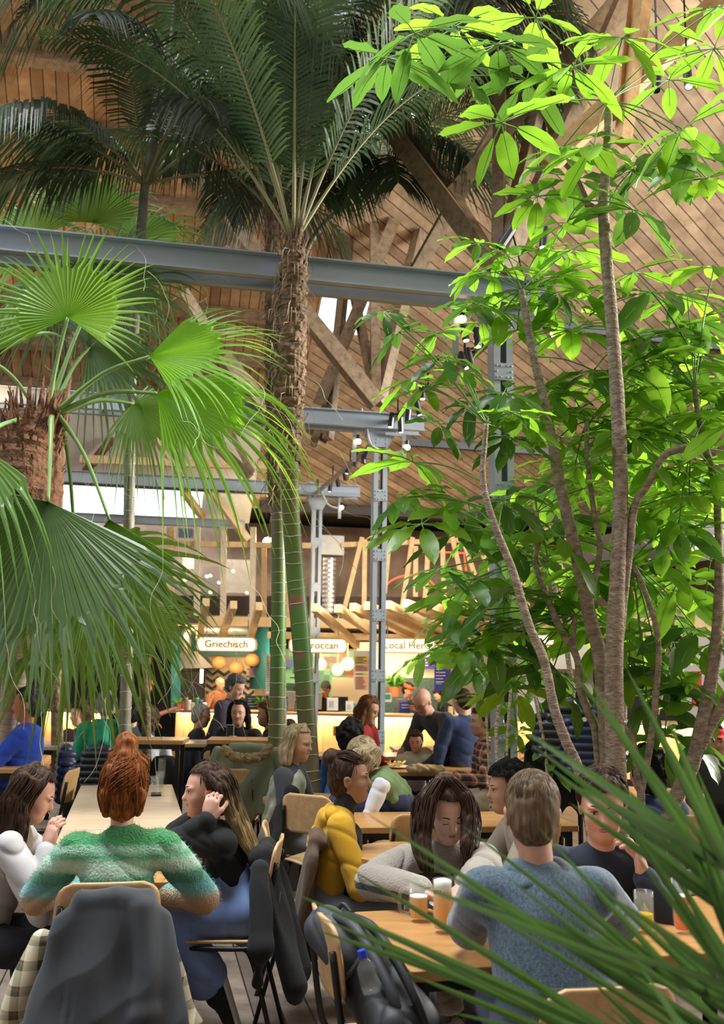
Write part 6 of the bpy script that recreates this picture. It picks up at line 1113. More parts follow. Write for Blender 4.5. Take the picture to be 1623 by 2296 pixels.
# ---------------------------------------------------------------- garments hanging on chairs
def coat(label, p, yaw, w, h, m, cat='coat', nm_='coat', amp=.010, vox=.009, th=.045, sleeves=1, flare=1.15, extra=None, lean=0, f=26, collar=None, grp=None, front=.0):
    """garment draped over a chair back: p = middle of the top edge"""
    y = R(yaw); f_ = V3(math.cos(y), math.sin(y), 0); l = V3(-math.sin(y), math.cos(y), 0); u = V3(0, 0, 1); p = np.array(p, float); t = thing(nm_, label, cat, Vector(p)-Z*h, grp); sd = SDF(vox)
    for s in np.linspace(-1, 1, 15): sd.cap(p+l*s*w*.38-f_*.01-u*(.012+.07*s*s), p+l*s*w*.46*flare-f_*(.02+lean*h)-u*h*(.90+.07*math.sin(s*7+yaw)), th*.6, th*.7, .03)
    sd.cap(p-l*w*.24-u*.01, p+l*w*.24-u*.01, th*.75, th*.75, .03); sd.cap(p+f_*.03-l*w*.24-u*.03, p+f_*.03+l*w*.24-u*.03, th*.6, th*.6, .03)
    if sleeves:
        for s in (-1, 1): sd.cap(p+l*s*w*.46-u*.05, p+l*s*w*.60*flare-u*h*.55-f_*.03, .05, .042, .03); sd.cap(p+l*s*w*.60*flare-u*h*.55-f_*.03, p+l*s*w*.52*flare-u*h*.80-f_*.01, .042, .04, .03)
    if extra: extra(sd, p, f_, l, u)
    ob = sdfobj('cloth', sd, m, t, (lambda x, y_, z: amp*np.sin(((x-p[0])*l[0]+(y_-p[1])*l[1])*f+2.5*np.sin(z*5+yaw))*np.clip((p[2]-z)*4, .15, 1)+amp*.4*np.abs(np.sin(((x-p[0])*l[0]+(y_-p[1])*l[1])*f*.7+z*7+1.5*np.sin(z*9+x*6))))); return t
M_cg = cloth('charcoal_wool', (.035, .039, .044)); M_blk = cloth('black_wool', (.006, .006, .007), sheen=.03); M_brn = cloth('brown_wool', (.10, .058, .034)); M_olv = cloth('olive_parka', (.17, .19, .12), rough=.7); M_nvq = cloth('navy_quilt', (.018, .026, .075), rough=.42, sheen=0); M_bkq = cloth('black_quilt', (.02, .022, .035), rough=.4, sheen=0); M_fur = mat('fur', (.36, .24, .13), .95, var=.4, scale=60, bump=1, bscale=90)
def plaid_mat(name, base, cols, sc, c_axis=(1, 0, 0)):
    m = bpy.data.materials.new(name); m.use_nodes = True; N = m.node_tree.nodes; L = m.node_tree.links; b = N['Principled BSDF']; b.inputs['Roughness'].default_value = .9; tc = N.new('ShaderNodeTexCoord'); last = None
    for vec in (c_axis, (0, 0, 1)):
        d = N.new('ShaderNodeVectorMath'); d.operation = 'DOT_PRODUCT'; d.inputs[1].default_value = Vector(vec)*sc; L.new(tc.outputs['Object'], d.inputs[0]); fr = N.new('ShaderNodeMath'); fr.operation = 'FRACT'; L.new(d.outputs['Value'], fr.inputs[0]); rp = N.new('ShaderNodeValToRGB'); cr = rp.color_ramp; cr.interpolation = 'CONSTANT'; cr.elements[0].color = (*base, 1); cr.elements[1].position = .4; cr.elements[1].color = (*cols[0], 1)
        for p_, c in ((.62, cols[1]), (.70, cols[0]), (.80, base)): cr.elements.new(p_).color = (*c, 1)
        L.new(fr.outputs[0], rp.inputs[0])
        if last: mx = N.new('ShaderNodeMixRGB'); mx.blend_type = 'MIX'; mx.inputs[0].default_value = .5; L.new(last, mx.inputs[1]); L.new(rp.outputs[0], mx.inputs[2]); last = mx.outputs[0]
        else: last = rp.outputs[0]
    L.new(last, b.inputs['Base Color']); return m
M_plaid = plaid_mat('plaid_cream', (.62, .55, .38), [(.06, .075, .05), (.25, .10, .03)], 13); M_tart = plaid_mat('plaid_orange', (.03, .025, .03), [(.50, .14, .05), (.75, .65, .5)], 16, (.7, .7, 0))
pz = W(256, 2006, 3.60)
coat('charcoal wool coat draped over the chair at the near left', pz, 102, .47, .50, M_cg, lean=.25, vox=.007, amp=.016, sleeves=0, flare=1.15, f=26, extra=lambda sd, p, f, l, u: (sd.cap(p-f*.04-l*.10-u*.04, p-f*.15-l*.12-u*.36, .045, .05, .03), sd.cap(p-f*.15-l*.12-u*.36, p-f*.20-l*.17-u*.62, .05, .045, .03)))
coat('cream and black checked shirt hanging below the charcoal coat', W(232, 2075, 3.66), 102, .44, .62, M_plaid, cat='shirt', nm_='checked_shirt', vox=.009, th=.035, amp=.016, flare=1.25)
pc = W(585, 1900, 4.68); t = coat('black coat hanging on the chair back of the woman in the black sweater', pc+Vector((.02, 0, 0)), 180, .50, .62, M_blk, flare=1.2, amp=.02, vox=.009, lean=.24, th=.055)
mbz = MB(); mbz.tube(spline([W(628, 2000, 4.50), W(622, 2035, 4.5), W(600, 2055, 4.5), W(565, 2070, 4.5)], 6), .003, 5); obj('zipper', mbz, mat('zip_brass', (.5, .42, .22), .3, .8), t, label='pale metal zipper')
coat('brown wool coat hanging behind the yellow hoodie', W(712, 1868, 5.05), 0, .50, .50, M_brn, lean=.12, amp=.012, vox=.009, sleeves=0, flare=1.15)
coat('black coat hanging on the chair of the blond woman in the floral vest', W(648, 1765, 6.8), 15, .40, .52, M_blk, lean=.25, vox=.012, sleeves=0)
t = coat('olive parka with a fur trimmed hood over a chair at the high table', W(555, 1672, 7.85), 90, .50, .60, M_olv, vox=.011, amp=.012)
sd = SDF(.012); q = np.array(W(555, 1672, 7.75)); [sd.cap(q+V3(.17*math.cos(a), -.06, .07*math.sin(a)-.02), q+V3(.17*math.cos(a+.4), -.06, .07*math.sin(a+.4)-.02), .035, .035, .02) for a in np.arange(3.2, 6.2, .4)]; sdfobj('fur_trim', sd, M_fur, t, folds(.008, 90, 3, 1))
coat('black jacket over the chair back behind the man in blue grey, at the bottom edge', W(1300, 2235, 2.72), 104, .38, .35, M_blk, sleeves=0, amp=.014)
quil = lambda z0: (lambda sd, p, f, l, u: None)
def puffer(label, p, yaw, w, h, m, **k):
    y = R(yaw); l = V3(-math.sin(y), math.cos(y), 0); f_ = V3(math.cos(y), math.sin(y), 0); p = np.array(p, float); t = thing('down_jacket', label, 'jacket', Vector(p)-Z*h, k.get('grp')); n = int(h/.055)
    sd = SDF(.010)
    for i in range(n):
        z = i*.055; ww = w*(.40+.12*min(1, z/.2)); 
        if z < .07: ww *= .75
        sd.cap(p-l*ww-V3(0, 0, z), p+l*ww-V3(0, 0, z), .040, .040, .008, sq=(f_, 1.9, 1))
    sdfobj('shell', sd, m, t)
    for s in (-1, 1):
        sd = SDF(.010)
        for i in range(int(n*.85)): sd.ell(p+l*s*w*(.50+.08*i/n)-V3(0, 0, .06+i*.055), (.055, .055, .034), .008)
        sdfobj('sleeve', sd, m, t)
    sd = SDF(.010); sd.cap(p-l*w*.16+V3(0, 0, .03), p+l*w*.16+V3(0, 0, .03), .05, .05, .03); sdfobj('collar', sd, m, t); return t
t = puffer('shiny navy down jacket hanging on the coat stand behind the tree trunks', W(1330, 1600, 6.9), 265, .34, .44, M_nvq); o = obj('badge', MB().lathe(W(1310, 1613, 6.80), [(.0, 0), (.016, 0), (.016, .006), (0, .006)], 14, Vector((0, -1, 0))), mat('badge_white', (.7, .7, .7), .4), t)
puffer('dark down jacket hanging left on the same coat stand', W(1262, 1590, 7.0), 265, .32, .40, M_bkq)
coat('black coat hanging low beside the two down jackets', W(1235, 1650, 7.1), 265, .42, .55, M_blk, vox=.014, sleeves=0)
q = W(1296, 1590, 7.05); t = thing('coat_stand', 'black coat stand carrying the down jackets', 'coat stand', Vector((q.x, q.y, 0))); obj('pole', MB().tube([Vector((q.x, q.y, 0)), q+Z*.12], .018, 8), M_tube, t); obj('crossbar', MB().tube([q+Vector((-.25, .05, .03)), q+Vector((.25, -.02, .03))], .012, 8), M_tube, t); obj('foot', MB().lathe(Vector((q.x, q.y, 0)), [(.2, 0), (.2, .02), (.03, .04)], 16), M_tube, t)
puffer('dark blue down jacket on the chair behind the blue polo', W(148, 1690, 7.9), 200, .36, .42, M_nvq); puffer('black down jacket hanging behind the green hoodie', W(222, 1690, 8.8), 95, .38, .42, M_bkq)
coat('small black jacket hanging from the chair right of the dark curly haired person', W(368, 1700, 9.3), 90, .30, .30, M_blk, vox=.014, sleeves=0)
# backpack on the near chair
t = thing('backpack', 'black and grey backpack leaning on the chair beside the near right table', 'backpack', W(810, 2250, 3.35)); M_nyl = cloth('black_nylon', (.009, .010, .012), rough=.55, sheen=0); M_nyg = cloth('grey_nylon', (.045, .048, .055), rough=.6, sheen=0)
A, B = np.array(W(775, 2100, 3.3)), np.array(W(900, 2310, 3.12)); ax = unit(B-A); sdv = unit(np.cross(ax, V3(0, -1, 0)))
sd = SDF(.006); nn = unit(np.cross(ax, V3(.35, .9, .2))); sd.cap(A+ax*.06, B, .095, .125, .05, sq=(unit(np.cross(ax, nn)), .8, 1.05)); sd.cap(A+ax*.22+sdv*.0-V3(0, .10, 0), B-ax*.05-V3(.0, .12, 0), .06, .075, .04); sdfobj('main_bag', sd, M_nyl, t, folds(.005, 30, 4))
sd = SDF(.006); sd.cap(A+ax*-.03-V3(.05, .0, 0), A+ax*.07+V3(.0, -.02, 0), .07, .09, .04); sdfobj('grey_lid', sd, M_nyg, t, folds(.004, 30, 2), label='grey top lid')
for k in range(2): obj('strap', MB().tube(spline([W(745+k*26, 2052, 3.30), W(790+k*40, 2075, 3.18), W(840+k*46, 2150, 3.08), W(880+k*48, 2230, 3.02), W(905+k*48, 2296, 3.02)], 6), .016, 6), M_nyl if k else M_nyg, t, smooth=True)
obj('webbing', MB().tube(spline([W(768, 2200, 3.16), W(800, 2160, 3.12), W(822, 2120, 3.12)], 5), .008, 5), M_nyg, t); obj('grab_loop', MB().tube(spline([W(752, 2045, 3.35), W(768, 2028, 3.35), W(785, 2045, 3.33)], 5), .008, 6), M_nyl, t)
q = W(835, 2225, 3.04); t = thing('water_bottle', 'clear plastic bottle with a blue cap in the backpack pocket', 'bottle', q, None); dq = (W(822, 2175, 3.04)-q).normalized(); obj('bottle', MB().lathe(q, [(.0, 0), (.028, .002), (.030, .02), (.028, .04), (.030, .06), (.028, .075), (.014, .095), (.012, .105)], 16, dq), M_glass, t, smooth=True); obj('cap', MB().lathe(q+dq*.100, [(.014, 0), (.014, .022), (0, .022)], 14, dq), mat('cap_blue', (.02, .05, .55), .4), t)
# ================================================================ the people
def O(P, J, s): return [P]
M_jean = cloth('blue_trousers', (.19, .29, .56), bs=300); M_denim = cloth('dark_denim', (.02, .028, .075), bump=.3); M_dkp = cloth('dark_trousers', (.015, .017, .024), sheen=0); M_gryp = cloth('grey_trousers', (.20, .22, .24)); M_sole = mat('rubber_white', (.70, .68, .62), .6); M_shb = cloth('black_canvas', (.012, .02, .02), bump=.3); M_boot = mat('black_leather', (.012, .012, .012), .3)
def std(lab, x, y, d, yaw, hy=None, hp=-8, hr=0, k=1, kind='sit', lean=8, side=0, tw=0, aL=None, aR=None, legs=None, pel=None, male=False, hd=None, skin='fair', top=None, bot=None, hair_=None, vox=None, face=2, shoe=None, group=None, fat=1, leg=True, base=0, glasses=False, th=.018, slv=1.0, loose=1.0, hem=-.10, amp=.0048, bust=0, topn='sweater', fold=22, extra=None, th2=.014, flare=0, blen=1, botn='trousers'):
    Hc = W(x, y, d); vox = vox or (.0055 if d < 5.4 else .0085 if d < 8 else .0125 if d < 12.5 else .016); h = Head(Hc, yaw if hy is None else hy, hp, hr, k); J = pose(Hc, yaw, kind, lean, side, k, pel, tw, aL, aR, legs)
    tops = [(topn, TP(J, th=th, male=male, sleeve=slv, loose=loose, hem=hem, fat=fat, bust=bust), top, folds(amp, fold, seed=int(x) % 7))]
    bots = [(botn, BP_(J, th=th2, flare=flare, length=blen, fat=fat), bot or M_dkp, folds(.006, 20, seed=int(y) % 7))] if leg else []
    t = person(lab, Hc, yaw, J, h, skin, male, tops, bots, hair_ and (hair_ if len(hair_) > 2 and callable(hair_[2]) is False else hair_), hd, vox, face, shoe, group, leg, fat, base, glasses); t['_'] = 0; del t['_']
    if extra: extra(t, h, J)
    return t, h, J
def lk(h, x0, sd_, L, r0=.03, r1=.018, back=-.02, n=5, out=.012, fall=None, curve=0):
    """one lock guide that leaves the scalp at the side sd_ and falls L metres"""
    g = [(h(x0, sd_*.035, .125), r0*.6), (h(x0-.01, sd_*.078, .07), r0*.8), (h(back, sd_*.09, -.03), r0)]; p = h(back, sd_*.092, -.03); f = np.array(fall) if fall is not None else V3(0, 0, -1)
    for i in range(1, n+1): s = i/n; g.append((p+unit(f)*L*s+(h.l*sd_*out+h.f*curve)*s, r0+(r1-r0)*s))
    return g
# --- the three at the long left table
M_w = cloth('white_shirt', (.48, .46, .46), bump=.15); h0 = Head(W(72, 1785, 4.62), 8, -22, 0)
ha = [lk(h0, 0, -1, .30, .034, .02, -.03, fall=(-.18, -.05, -1)), lk(h0, -.05, -1, .34, .04, .02, -.07, fall=(-.25, 0, -1)), lk(h0, -.05, 1, .30, .04, .02, -.07, fall=(-.2, 0, -1)), lk(h0, .03, -1, .26, .028, .012, .0, fall=(.02, -.1, -1))]
ta, ha_, Ja = std('girl in a white shirt holding her forehead over a phone, left edge', 72, 1785, 4.62, 10, 8, -22, k=.97, lean=16, skin='pink', top=M_w, hair_=('long', 'brown', ha, 380), aR=((.19, .09, -.25), (.175, -.03, -.005)), aL=((.24, .02, -.24), (.42, -.04, -.10)), hd={'R': dict(dr=(.1, .15, 1), n=(.4, .7, .2), curl=.55), 'L': dict(dr=(.8, -.3, .5), n=(-.3, .1, .9), curl=.8)}, bot=M_dkp, th=.03, loose=1.12, amp=.008, topn='shirt', shoe=(M_sole, M_sole))
slab_phone('white phone held by the girl in the white shirt', Vector(Ja['WL'])+Vector((.055, -.05, .06)), (.1, 1, .05), (.6, -.1, .8), mat('phone_white', (.8, .8, .82), .3))
M_grn = ramp_mat('striped_mohair', [(0, (.50, .24, .09)), (.16, (.42, .30, .18)), (.22, (.20, .45, .42)), (.30, (.10, .38, .38)), (.38, (.035, .20, .13)), (.48, (.04, .25, .14)), (.54, (.36, .55, .42)), (.64, (.42, .60, .48)), (.70, (.09, .36, .18)), (.78, (.30, .52, .38)), (.84, (.03, .24, .07)), (1, (.025, .20, .05))], off=.67, size=.37, noise_amt=.012, bscale=110, bump=.9)
def bext(t, h, J):

    mb = MB(); rr = random.Random(2)
    for _ in range(420): a = rr.uniform(-2.2, 2.2)+3.14; e = rr.uniform(-.6, 1.5); o = h(-.03+.115*math.cos(e)*math.cos(a), .095*math.cos(e)*math.sin(a), .03+.12*math.sin(e)); b = h(-.03+.125*math.cos(e+.3)*math.cos(a+.5), .10*math.cos(e+.3)*math.sin(a+.5), .03+.13*math.sin(e+.3)); m_ = (o+b)/2+(o-h.c)*.08; mb.tube(spline([Vector(o), Vector(m_), Vector(b)], 3), .0016, 3, cap=False)
    obj('stray_hair', mb, HR['red'], t)
    f = MB(); sw = [c for c in COL.objects if c.parent == t and c.name.startswith('sweater')][0]; vs_ = sw.data.vertices; o3 = wl(sw)
    for _ in range(7000): v = vs_[rr.randrange(len(vs_))]; c = v.co+o3; n = v.normal; d = (n+Vector((rr.uniform(-1, 1), rr.uniform(-1, 1), rr.uniform(-1, 1)))*.8).normalized(); s = d.orthogonal().normalized()*.0006; e = c+d*rr.uniform(.008, .02); f.add([c-s, c+s, e], [(0, 1, 2)])
    o = obj('fuzz', f, M_grn, sw); o['kind'] = 'stuff'
hb = Head(W(278, 1775, 4.08), 100, -12, 0)
G = lambda pts: [(hb(*p[:3]), p[3]) for p in pts]
hbx = [G([(.05, .05, .09, .03), (-.03, .04, .14, .03), (-.055, .0, .16, .042), (-.055, .0, .185, .05)]), G([(.05, -.06, .05, .03), (-.04, -.06, .10, .035), (-.06, .0, .15, .042), (-.055, .0, .185, .05)]), G([(-.06, .06, -.09, .02), (-.09, .06, -.02, .035), (-.09, .04, .07, .04), (-.06, .0, .15, .04)]), G([(-.06, -.06, -.09, .02), (-.09, -.06, -.02, .035), (-.09, -.04, .07, .04), (-.06, .0, .15, .04)]), G([(-.07, 0, -.11, .02), (-.10, 0, -.03, .04), (-.10, 0, .06, .04), (-.06, 0, .15, .04)])]
tb, hb_, Jb = std('person seen from behind with a messy red bun and a fuzzy green striped sweater', 278, 1775, 4.08, 100, 100, -12, k=1.0, lean=10, skin='pink', top=M_grn, hair_=('long', 'red', hbx, 420), aL=((.20, .17, -.22), (.36, -.05, -.22)), aR=((.20, .17, -.24), (.36, -.05, -.24)), th=.032, loose=1.0, amp=.008, face=0, bot=M_dkp, extra=bext, fat=.95, hem=.05)
M_orc = mat('orange_collar', (.55, .2, .05), .9)
hc = Head(W(463, 1776, 4.72), 196, -4, 0); dk = HR['brown']
def two_tone():
    m = HR['brown'].copy(); m.name = 'hair_ombre'; N = m.node_tree.nodes; L = m.node_tree.links; b = N['Principled BSDF']; tc = N.new('ShaderNodeTexCoord'); sp = N.new('ShaderNodeSeparateXYZ'); L.new(tc.outputs['Object'], sp.inputs[0]); mr = N.new('ShaderNodeMapRange'); mr.inputs['From Min'].default_value = 1.10; mr.inputs['From Max'].default_value = .90; L.new(sp.outputs[2], mr.inputs['Value']); src = b.inputs['Base Color'].links[0].from_socket; mx = N.new('ShaderNodeMixRGB'); L.new(mr.outputs[0], mx.inputs[0]); L.new(src, mx.inputs[1]); mx.inputs[2].default_value = (.50, .36, .17, 1); L.new(mx.outputs[0], b.inputs['Base Color']); return m
HRO = two_tone()
def wp(*a): return [(np.array(W(x, y, d)), r_) for x, y, d, r_ in a]
hcx = [wp((468, 1728, 4.70, .025), (500, 1745, 4.66, .04), (518, 1785, 4.66, .04), (530, 1820, 4.66, .036), (548, 1860, 4.66, .032), (566, 1900, 4.66, .026), (580, 1940, 4.66, .012)), wp((480, 1728, 4.74, .03), (510, 1760, 4.78, .042), (520, 1810, 4.8, .04), (545, 1860, 4.78, .03), (560, 1900, 4.74, .022), (570, 1935, 4.7, .01)), wp((470, 1735, 4.66, .02), (498, 1765, 4.60, .026), (508, 1800, 4.60, .026), (525, 1840, 4.60, .024), (548, 1890, 4.62, .02), (572, 1930, 4.64, .01))]
def feet(t, h, J):
    return None
tc_, hc_, Jc = std('smiling woman in a black sweater with long brown to blond hair, hand at her ear', 463, 1776, 4.72, 188, 196, -4, k=1.0, lean=20, skin='pink', top=M_blk, hair_=('long', 'brown', hcx, 460, HRO), pel=W(540, 2035, 4.72), aL=((W(408, 1882, 4.56),), (W(468, 1838, 4.55),)), aR=((W(398, 1872, 4.85),), (W(432, 1835, 4.80),)), hd={'L': dict(dr=(.12, .05, 1), n=(.25, .9, .1), curl=1.0), 'R': dict(dr=(.2, -.3, 1), n=(.6, -.5, .3), curl=.9)}, bot=M_jean, th=.03, amp=.005,
    legs={'L': ((.36, .02, .0), (.12, .02, -.30)), 'R': ((.42, .05, .03), (.22, .05, -.30))}, th2=.03, flare=.03, blen=.85, extra=feet, hem=.02)
for n, fd in (('L', (.35, -.1, -.93)), ('R', (.5, 0, -.85))):
    A = Jc['A'+n]; fdv = unit(fd); dn = unit(V3(.93, 0, .35)); sd = SDF(.006); sd.cap(A-fdv*.03, A+fdv*.05, .040, .042, .03); sd.cap(A+dn*.02+fdv*.05, A+dn*.05+fdv*.17-dn*.02, .040, .030, .03); sd.cap(A, A+unit(Jc['K'+n]-A)*.07, .042, .045, .02); o = sdfobj('shoe', sd, M_shb, tc_); s2 = SDF(.006); s2.cap(A+dn*.062-fdv*.03, A+dn*.062+fdv*.19, .038, .036, .01, sq=(dn, .34, 1)); q = sdfobj('sole', s2, M_sole, tc_); q.parent = o
    mb = MB(); 
    for j in range(6): c = A+fdv*(-.02+.026*j)-dn*(.040-.006*j); mb.tube([Vector(c+V3(0, -.022, 0)), Vector(c-dn*.004), Vector(c+V3(0, .022, 0))], .0028, 4)
    q = obj('laces', mb, M_sole, tc_); q.parent = o
obj('bracelet', MB().tube([Vector(ha_.c*0+Ja['WR']+(V3(math.cos(a), math.sin(a), 0)*.028)) for a in np.linspace(0, 6.28, 13)], .002, 4), mat('brass2', (.5, .35, .1), .3, .8), ta)
# --- yellow hoodie
M_yh = cloth('mustard', (.62, .34, .012), bump=.25); M_blkn = cloth('black_knit', (.012, .016, .022))
def dext(t, h, J):
    s = SDF(.007); s.cap(J['N']-J['T']*.02-J['f']*.05-J['l']*.08, J['N']-J['T']*.02-J['f']*.05+J['l']*.08, .045, .045, .03); s.cap(J['N']-J['f']*.06-J['T']*.05, J['N']-J['f']*.10-J['T']*.16, .06, .05, .05); sdfobj('hood', s, M_yh, t, folds(.006, 30, 2))
    s = SDF(.006); s.cap(J['C']+J['T']*.02+J['f']*.055, J['P']+J['T']*.12+J['f']*.10, .085, .075, .03, sq=(J['f'], .9, 1)); s.cap(J['N']-J['T']*.05, h(-.01, 0, -.085), .062, .056, .02); sdfobj('turtleneck', s, M_blkn, t, folds(.003, 40, 1))
std('woman with a dark bun in a mustard hoodie and black turtleneck, facing right', 785, 1748, 5.12, 2, 352, 0, k=.97, lean=10, skin='tan', top=M_yh, hair_=('bun', 'brown', (-.10, .0, .11), 260), aL=((.10, .07, -.27), (.33, -.05, -.26)), aR=((.10, .09, -.28), (.34, -.03, -.27)), th=.026, bot=M_gryp, extra=dext, topn='hoodie', shoe=(M_shb, M_sole), face=2)
# --- striped sweater woman
M_bei = ramp_mat('beige_rib', [(0, (.30, .26, .21)), (.50, (.30, .26, .21)), (.505, (.02, .02, .025)), (.55, (.02, .02, .025)), (.555, (.32, .28, .23)), (1, (.34, .30, .25))], off=.54, size=.52, noise_amt=.004, bscale=160, bump=.6, const=True)
he = Head(W(1003, 1822, 4.2), 281, -26, 4)
hex_ = [wp((985, 1750, 4.14, .03), (960, 1790, 4.10, .035), (950, 1840, 4.07, .036), (945, 1880, 4.05, .034), (955, 1930, 4.0, .028), (962, 1965, 4.0, .014)), wp((1000, 1748, 4.2, .03), (950, 1800, 4.2, .04), (940, 1850, 4.2, .036), (938, 1900, 4.12, .03), (948, 1950, 4.08, .014)), wp((1010, 1750, 4.14, .03), (1045, 1790, 4.12, .03), (1052, 1840, 4.1, .03), (1048, 1890, 4.05, .028), (1042, 1940, 4.02, .012)), wp((1010, 1750, 4.2, .03), (1050, 1800, 4.2, .035), (1062, 1850, 4.2, .03), (1058, 1900, 4.12, .025), (1050, 1935, 4.1, .012))]
te, he_, Je = std('woman in a beige sweater with thin black stripes, looking down at her food', 1003, 1822, 4.2, 275, 281, -26, 4, k=1.0, lean=18, skin='fair', face=1, top=M_bei, hair_=('long', 'brown', hex_, 480), aR=((W(838, 1975, 4.05),), (W(948, 1998, 3.82),)), aL=((W(1085, 1955, 4.0),), (W(1048, 1985, 3.80),)), hd={'R': dict(dr=(.75, -.3, -.25), n=(.1, -.2, -1), curl=.8), 'L': dict(dr=(-.35, -.6, -.5), n=(-.2, .3, -1), curl=.9)}, th=.032, loose=1.12, bot=M_dkp, amp=.009, fat=1.02)
for x, y, d, ax_ in ((850, 1990, 4.0, 0),):
    for j, f_ in enumerate((.35, .62)):
        c = Je['ER']+(Je['WR']-Je['ER'])*f_; a = unit(Je['WR']-Je['ER']); u_ = unit(np.cross(a, V3(0, 0, 1))); v_ = np.cross(a, u_); obj('stripe', MB().tube([Vector(c+(u_*math.cos(q)+v_*math.sin(q))*(.061-.018*f_)) for q in np.linspace(0, 6.28, 22)], .0075, 5), M_blk, te, label='black knitted stripe')
# --- man from behind
M_bg = mat('cloth_blue_grey_marl', (.035, .065, .09), .95, col2=(.11, .165, .21), scale=150, bump=.2, bscale=300, sheen=.4, stretch=(1, 1, .5))
def fext(t, h, J):
    s = SDF(.007); s.cap(J['N']-J['l']*.06-J['f']*.0-J['T']*.02, J['N']+J['l']*.06-J['T']*.02, .058, .058, .03); s.cap(J['N']-J['f']*.06-J['T']*.02-J['l']*.05, J['N']-J['f']*.06-J['T']*.03+J['l']*.05, .03, .03, .03); sdfobj('collar', s, M_bg, t, folds(.004, 40, 2))
tf, hf_, Jf = std('man seen from behind in a blue grey marled sweater, elbows on the near right table', 1193, 1828, 3.12, 92, 84, -14, k=1.0, lean=14, skin='warm', male=True, face=0, top=M_bg, hair_=('crop', 'light', None, 700), pel=W(1262, 2300, 2.95), aL=((W(1052, 2075, 3.30),), (W(1085, 2040, 3.52),)), aR=((W(1385, 2060, 3.38),), (W(1350, 2010, 3.62),)), th=.03, loose=1.15, bot=M_denim, amp=.0022, extra=fext, fat=1.12, shoe=(M_boot, M_boot))
# --- man across
M_nav = cloth('navy_knit', (.012, .018, .035)); M_dkt = cloth('dark_teal', (.012, .02, .022))
std('dark haired man facing the camera with his hand on his cheek, behind palm leaflets', 1350, 1808, 3.95, 262, 258, -16, k=1.08, lean=8, skin='pink', male=True, top=M_nav, hair_=('short', 'brown', None, 500), aL=((.18, .10, -.26), (.17, -.05, .01)), aR=((.16, .12, -.28), (.34, -.10, -.28)), hd={'L': dict(dr=(-.2, .1, 1), n=(-.9, .3, .1), curl=1.0)}, bot=M_dkp, th=.025)
# --- curly person
M_sand = cloth('sand_top', (.46, .40, .32))
std('person with dark curly hair and a sand coloured top, facing left', 1138, 1772, 5.25, 186, 190, -5, k=1.0, lean=18, skin='warm', top=M_sand, hair_=('curly', 'black', None, 320), aL=((.16, .12, -.24), (.30, .02, -.28)), aR=((.16, .1, -.26), (.32, 0, -.26)), bot=M_dkp, th=.03)
# --- green vest
M_wsl = cloth('white_sleeve', (.66, .66, .72)); M_vest = cloth('green_vest', (.15, .22, .085), bump=.5, bs=120)
hi = Head(W(812, 1698, 6.7), 200, -30, 0); hix = [wp((822, 1668, 6.66, .03), (800, 1690, 6.6, .04), (792, 1715, 6.6, .035), (800, 1740, 6.6, .02)), wp((835, 1675, 6.68, .04), (815, 1690, 6.58, .045), (802, 1715, 6.58, .04), (805, 1745, 6.6, .02)), wp((845, 1685, 6.72, .04), (830, 1705, 6.6, .04), (815, 1725, 6.56, .03))]
def iext(t, h, J):
    s = SDF(.009); s.cap(J['P']+J['T']*.10, J['C'], .155, .165, .05, sq=(J['bf'], .78, 1.06)); s.cap(J['SL']-J['l']*.04, J['SR']+J['l']*.04, .078, .078, .05); sdfobj('knitted_vest', s, M_vest, t, folds(.004, 50, 3))
std('blond woman in a green knitted vest leaning over the table to the left', 812, 1698, 6.7, 178, 200, -30, k=.97, lean=50, skin='pink', top=M_wsl, pel=W(893, 1800, 6.75), hair_=('long', 'blond', hix, 260), aL=((.10, .05, -.26), (.26, .0, -.28)), aR=((.12, .1, -.24), (.30, 0, -.24)), bot=M_denim, extra=iext, th=.014, vox=.0075, topn='shirt', hem=.03)
M_bh = cloth('azure_hoodie', (.04, .22, .62)); M_flo = cloth('floral', (.55, .55, .50), col2=(.14, .20, .10)); M_gt = cloth('grey_tee', (.05, .055, .075)); M_rj = cloth('red_jacket', (.28, .008, .012)); M_gs = cloth('dark_grey_sweater', (.055, .055, .06)); M_wh = cloth('white_hoodie', (.72, .70, .70)); M_ns = cloth('navy_shirt', (.018, .035, .11)); M_pl = cloth('polo_blue', (.015, .06, .45), bump=.15)
def hood(m):
    def g(t, h, J): s = SDF(.011); s.cap(J['N']-J['T']*.01-J['f']*.04-J['l']*.07, J['N']-J['T']*.01-J['f']*.04+J['l']*.07, .05, .05, .03); s.cap(J['N']-J['f']*.06-J['T']*.05, J['N']-J['f']*.10-J['T']*.14, .06, .05, .05); sdfobj('hood', s, m, t, folds(.006, 30, 2))
    return g
std('curly haired person in a bright blue hoodie seen from behind', 788, 1652, 7.9, 60, k=.92, lean=20, top=M_bh, hair_=('curly', 'black'), extra=hood(M_bh), th=.03, loose=1.1, face=1, aL=((.1, .1, -.27), (.3, 0, -.25)))
def kext(t, h, J): s = SDF(.01); s.cap(J['P']+J['T']*.05, J['C'], .15, .16, .05, sq=(J['bf'], .78, 1.02)); sdfobj('floral_vest', s, M_flo, t, folds(.006, 40, 3))
hk = Head(W(669, 1668, 6.95), 335, -10, 0)
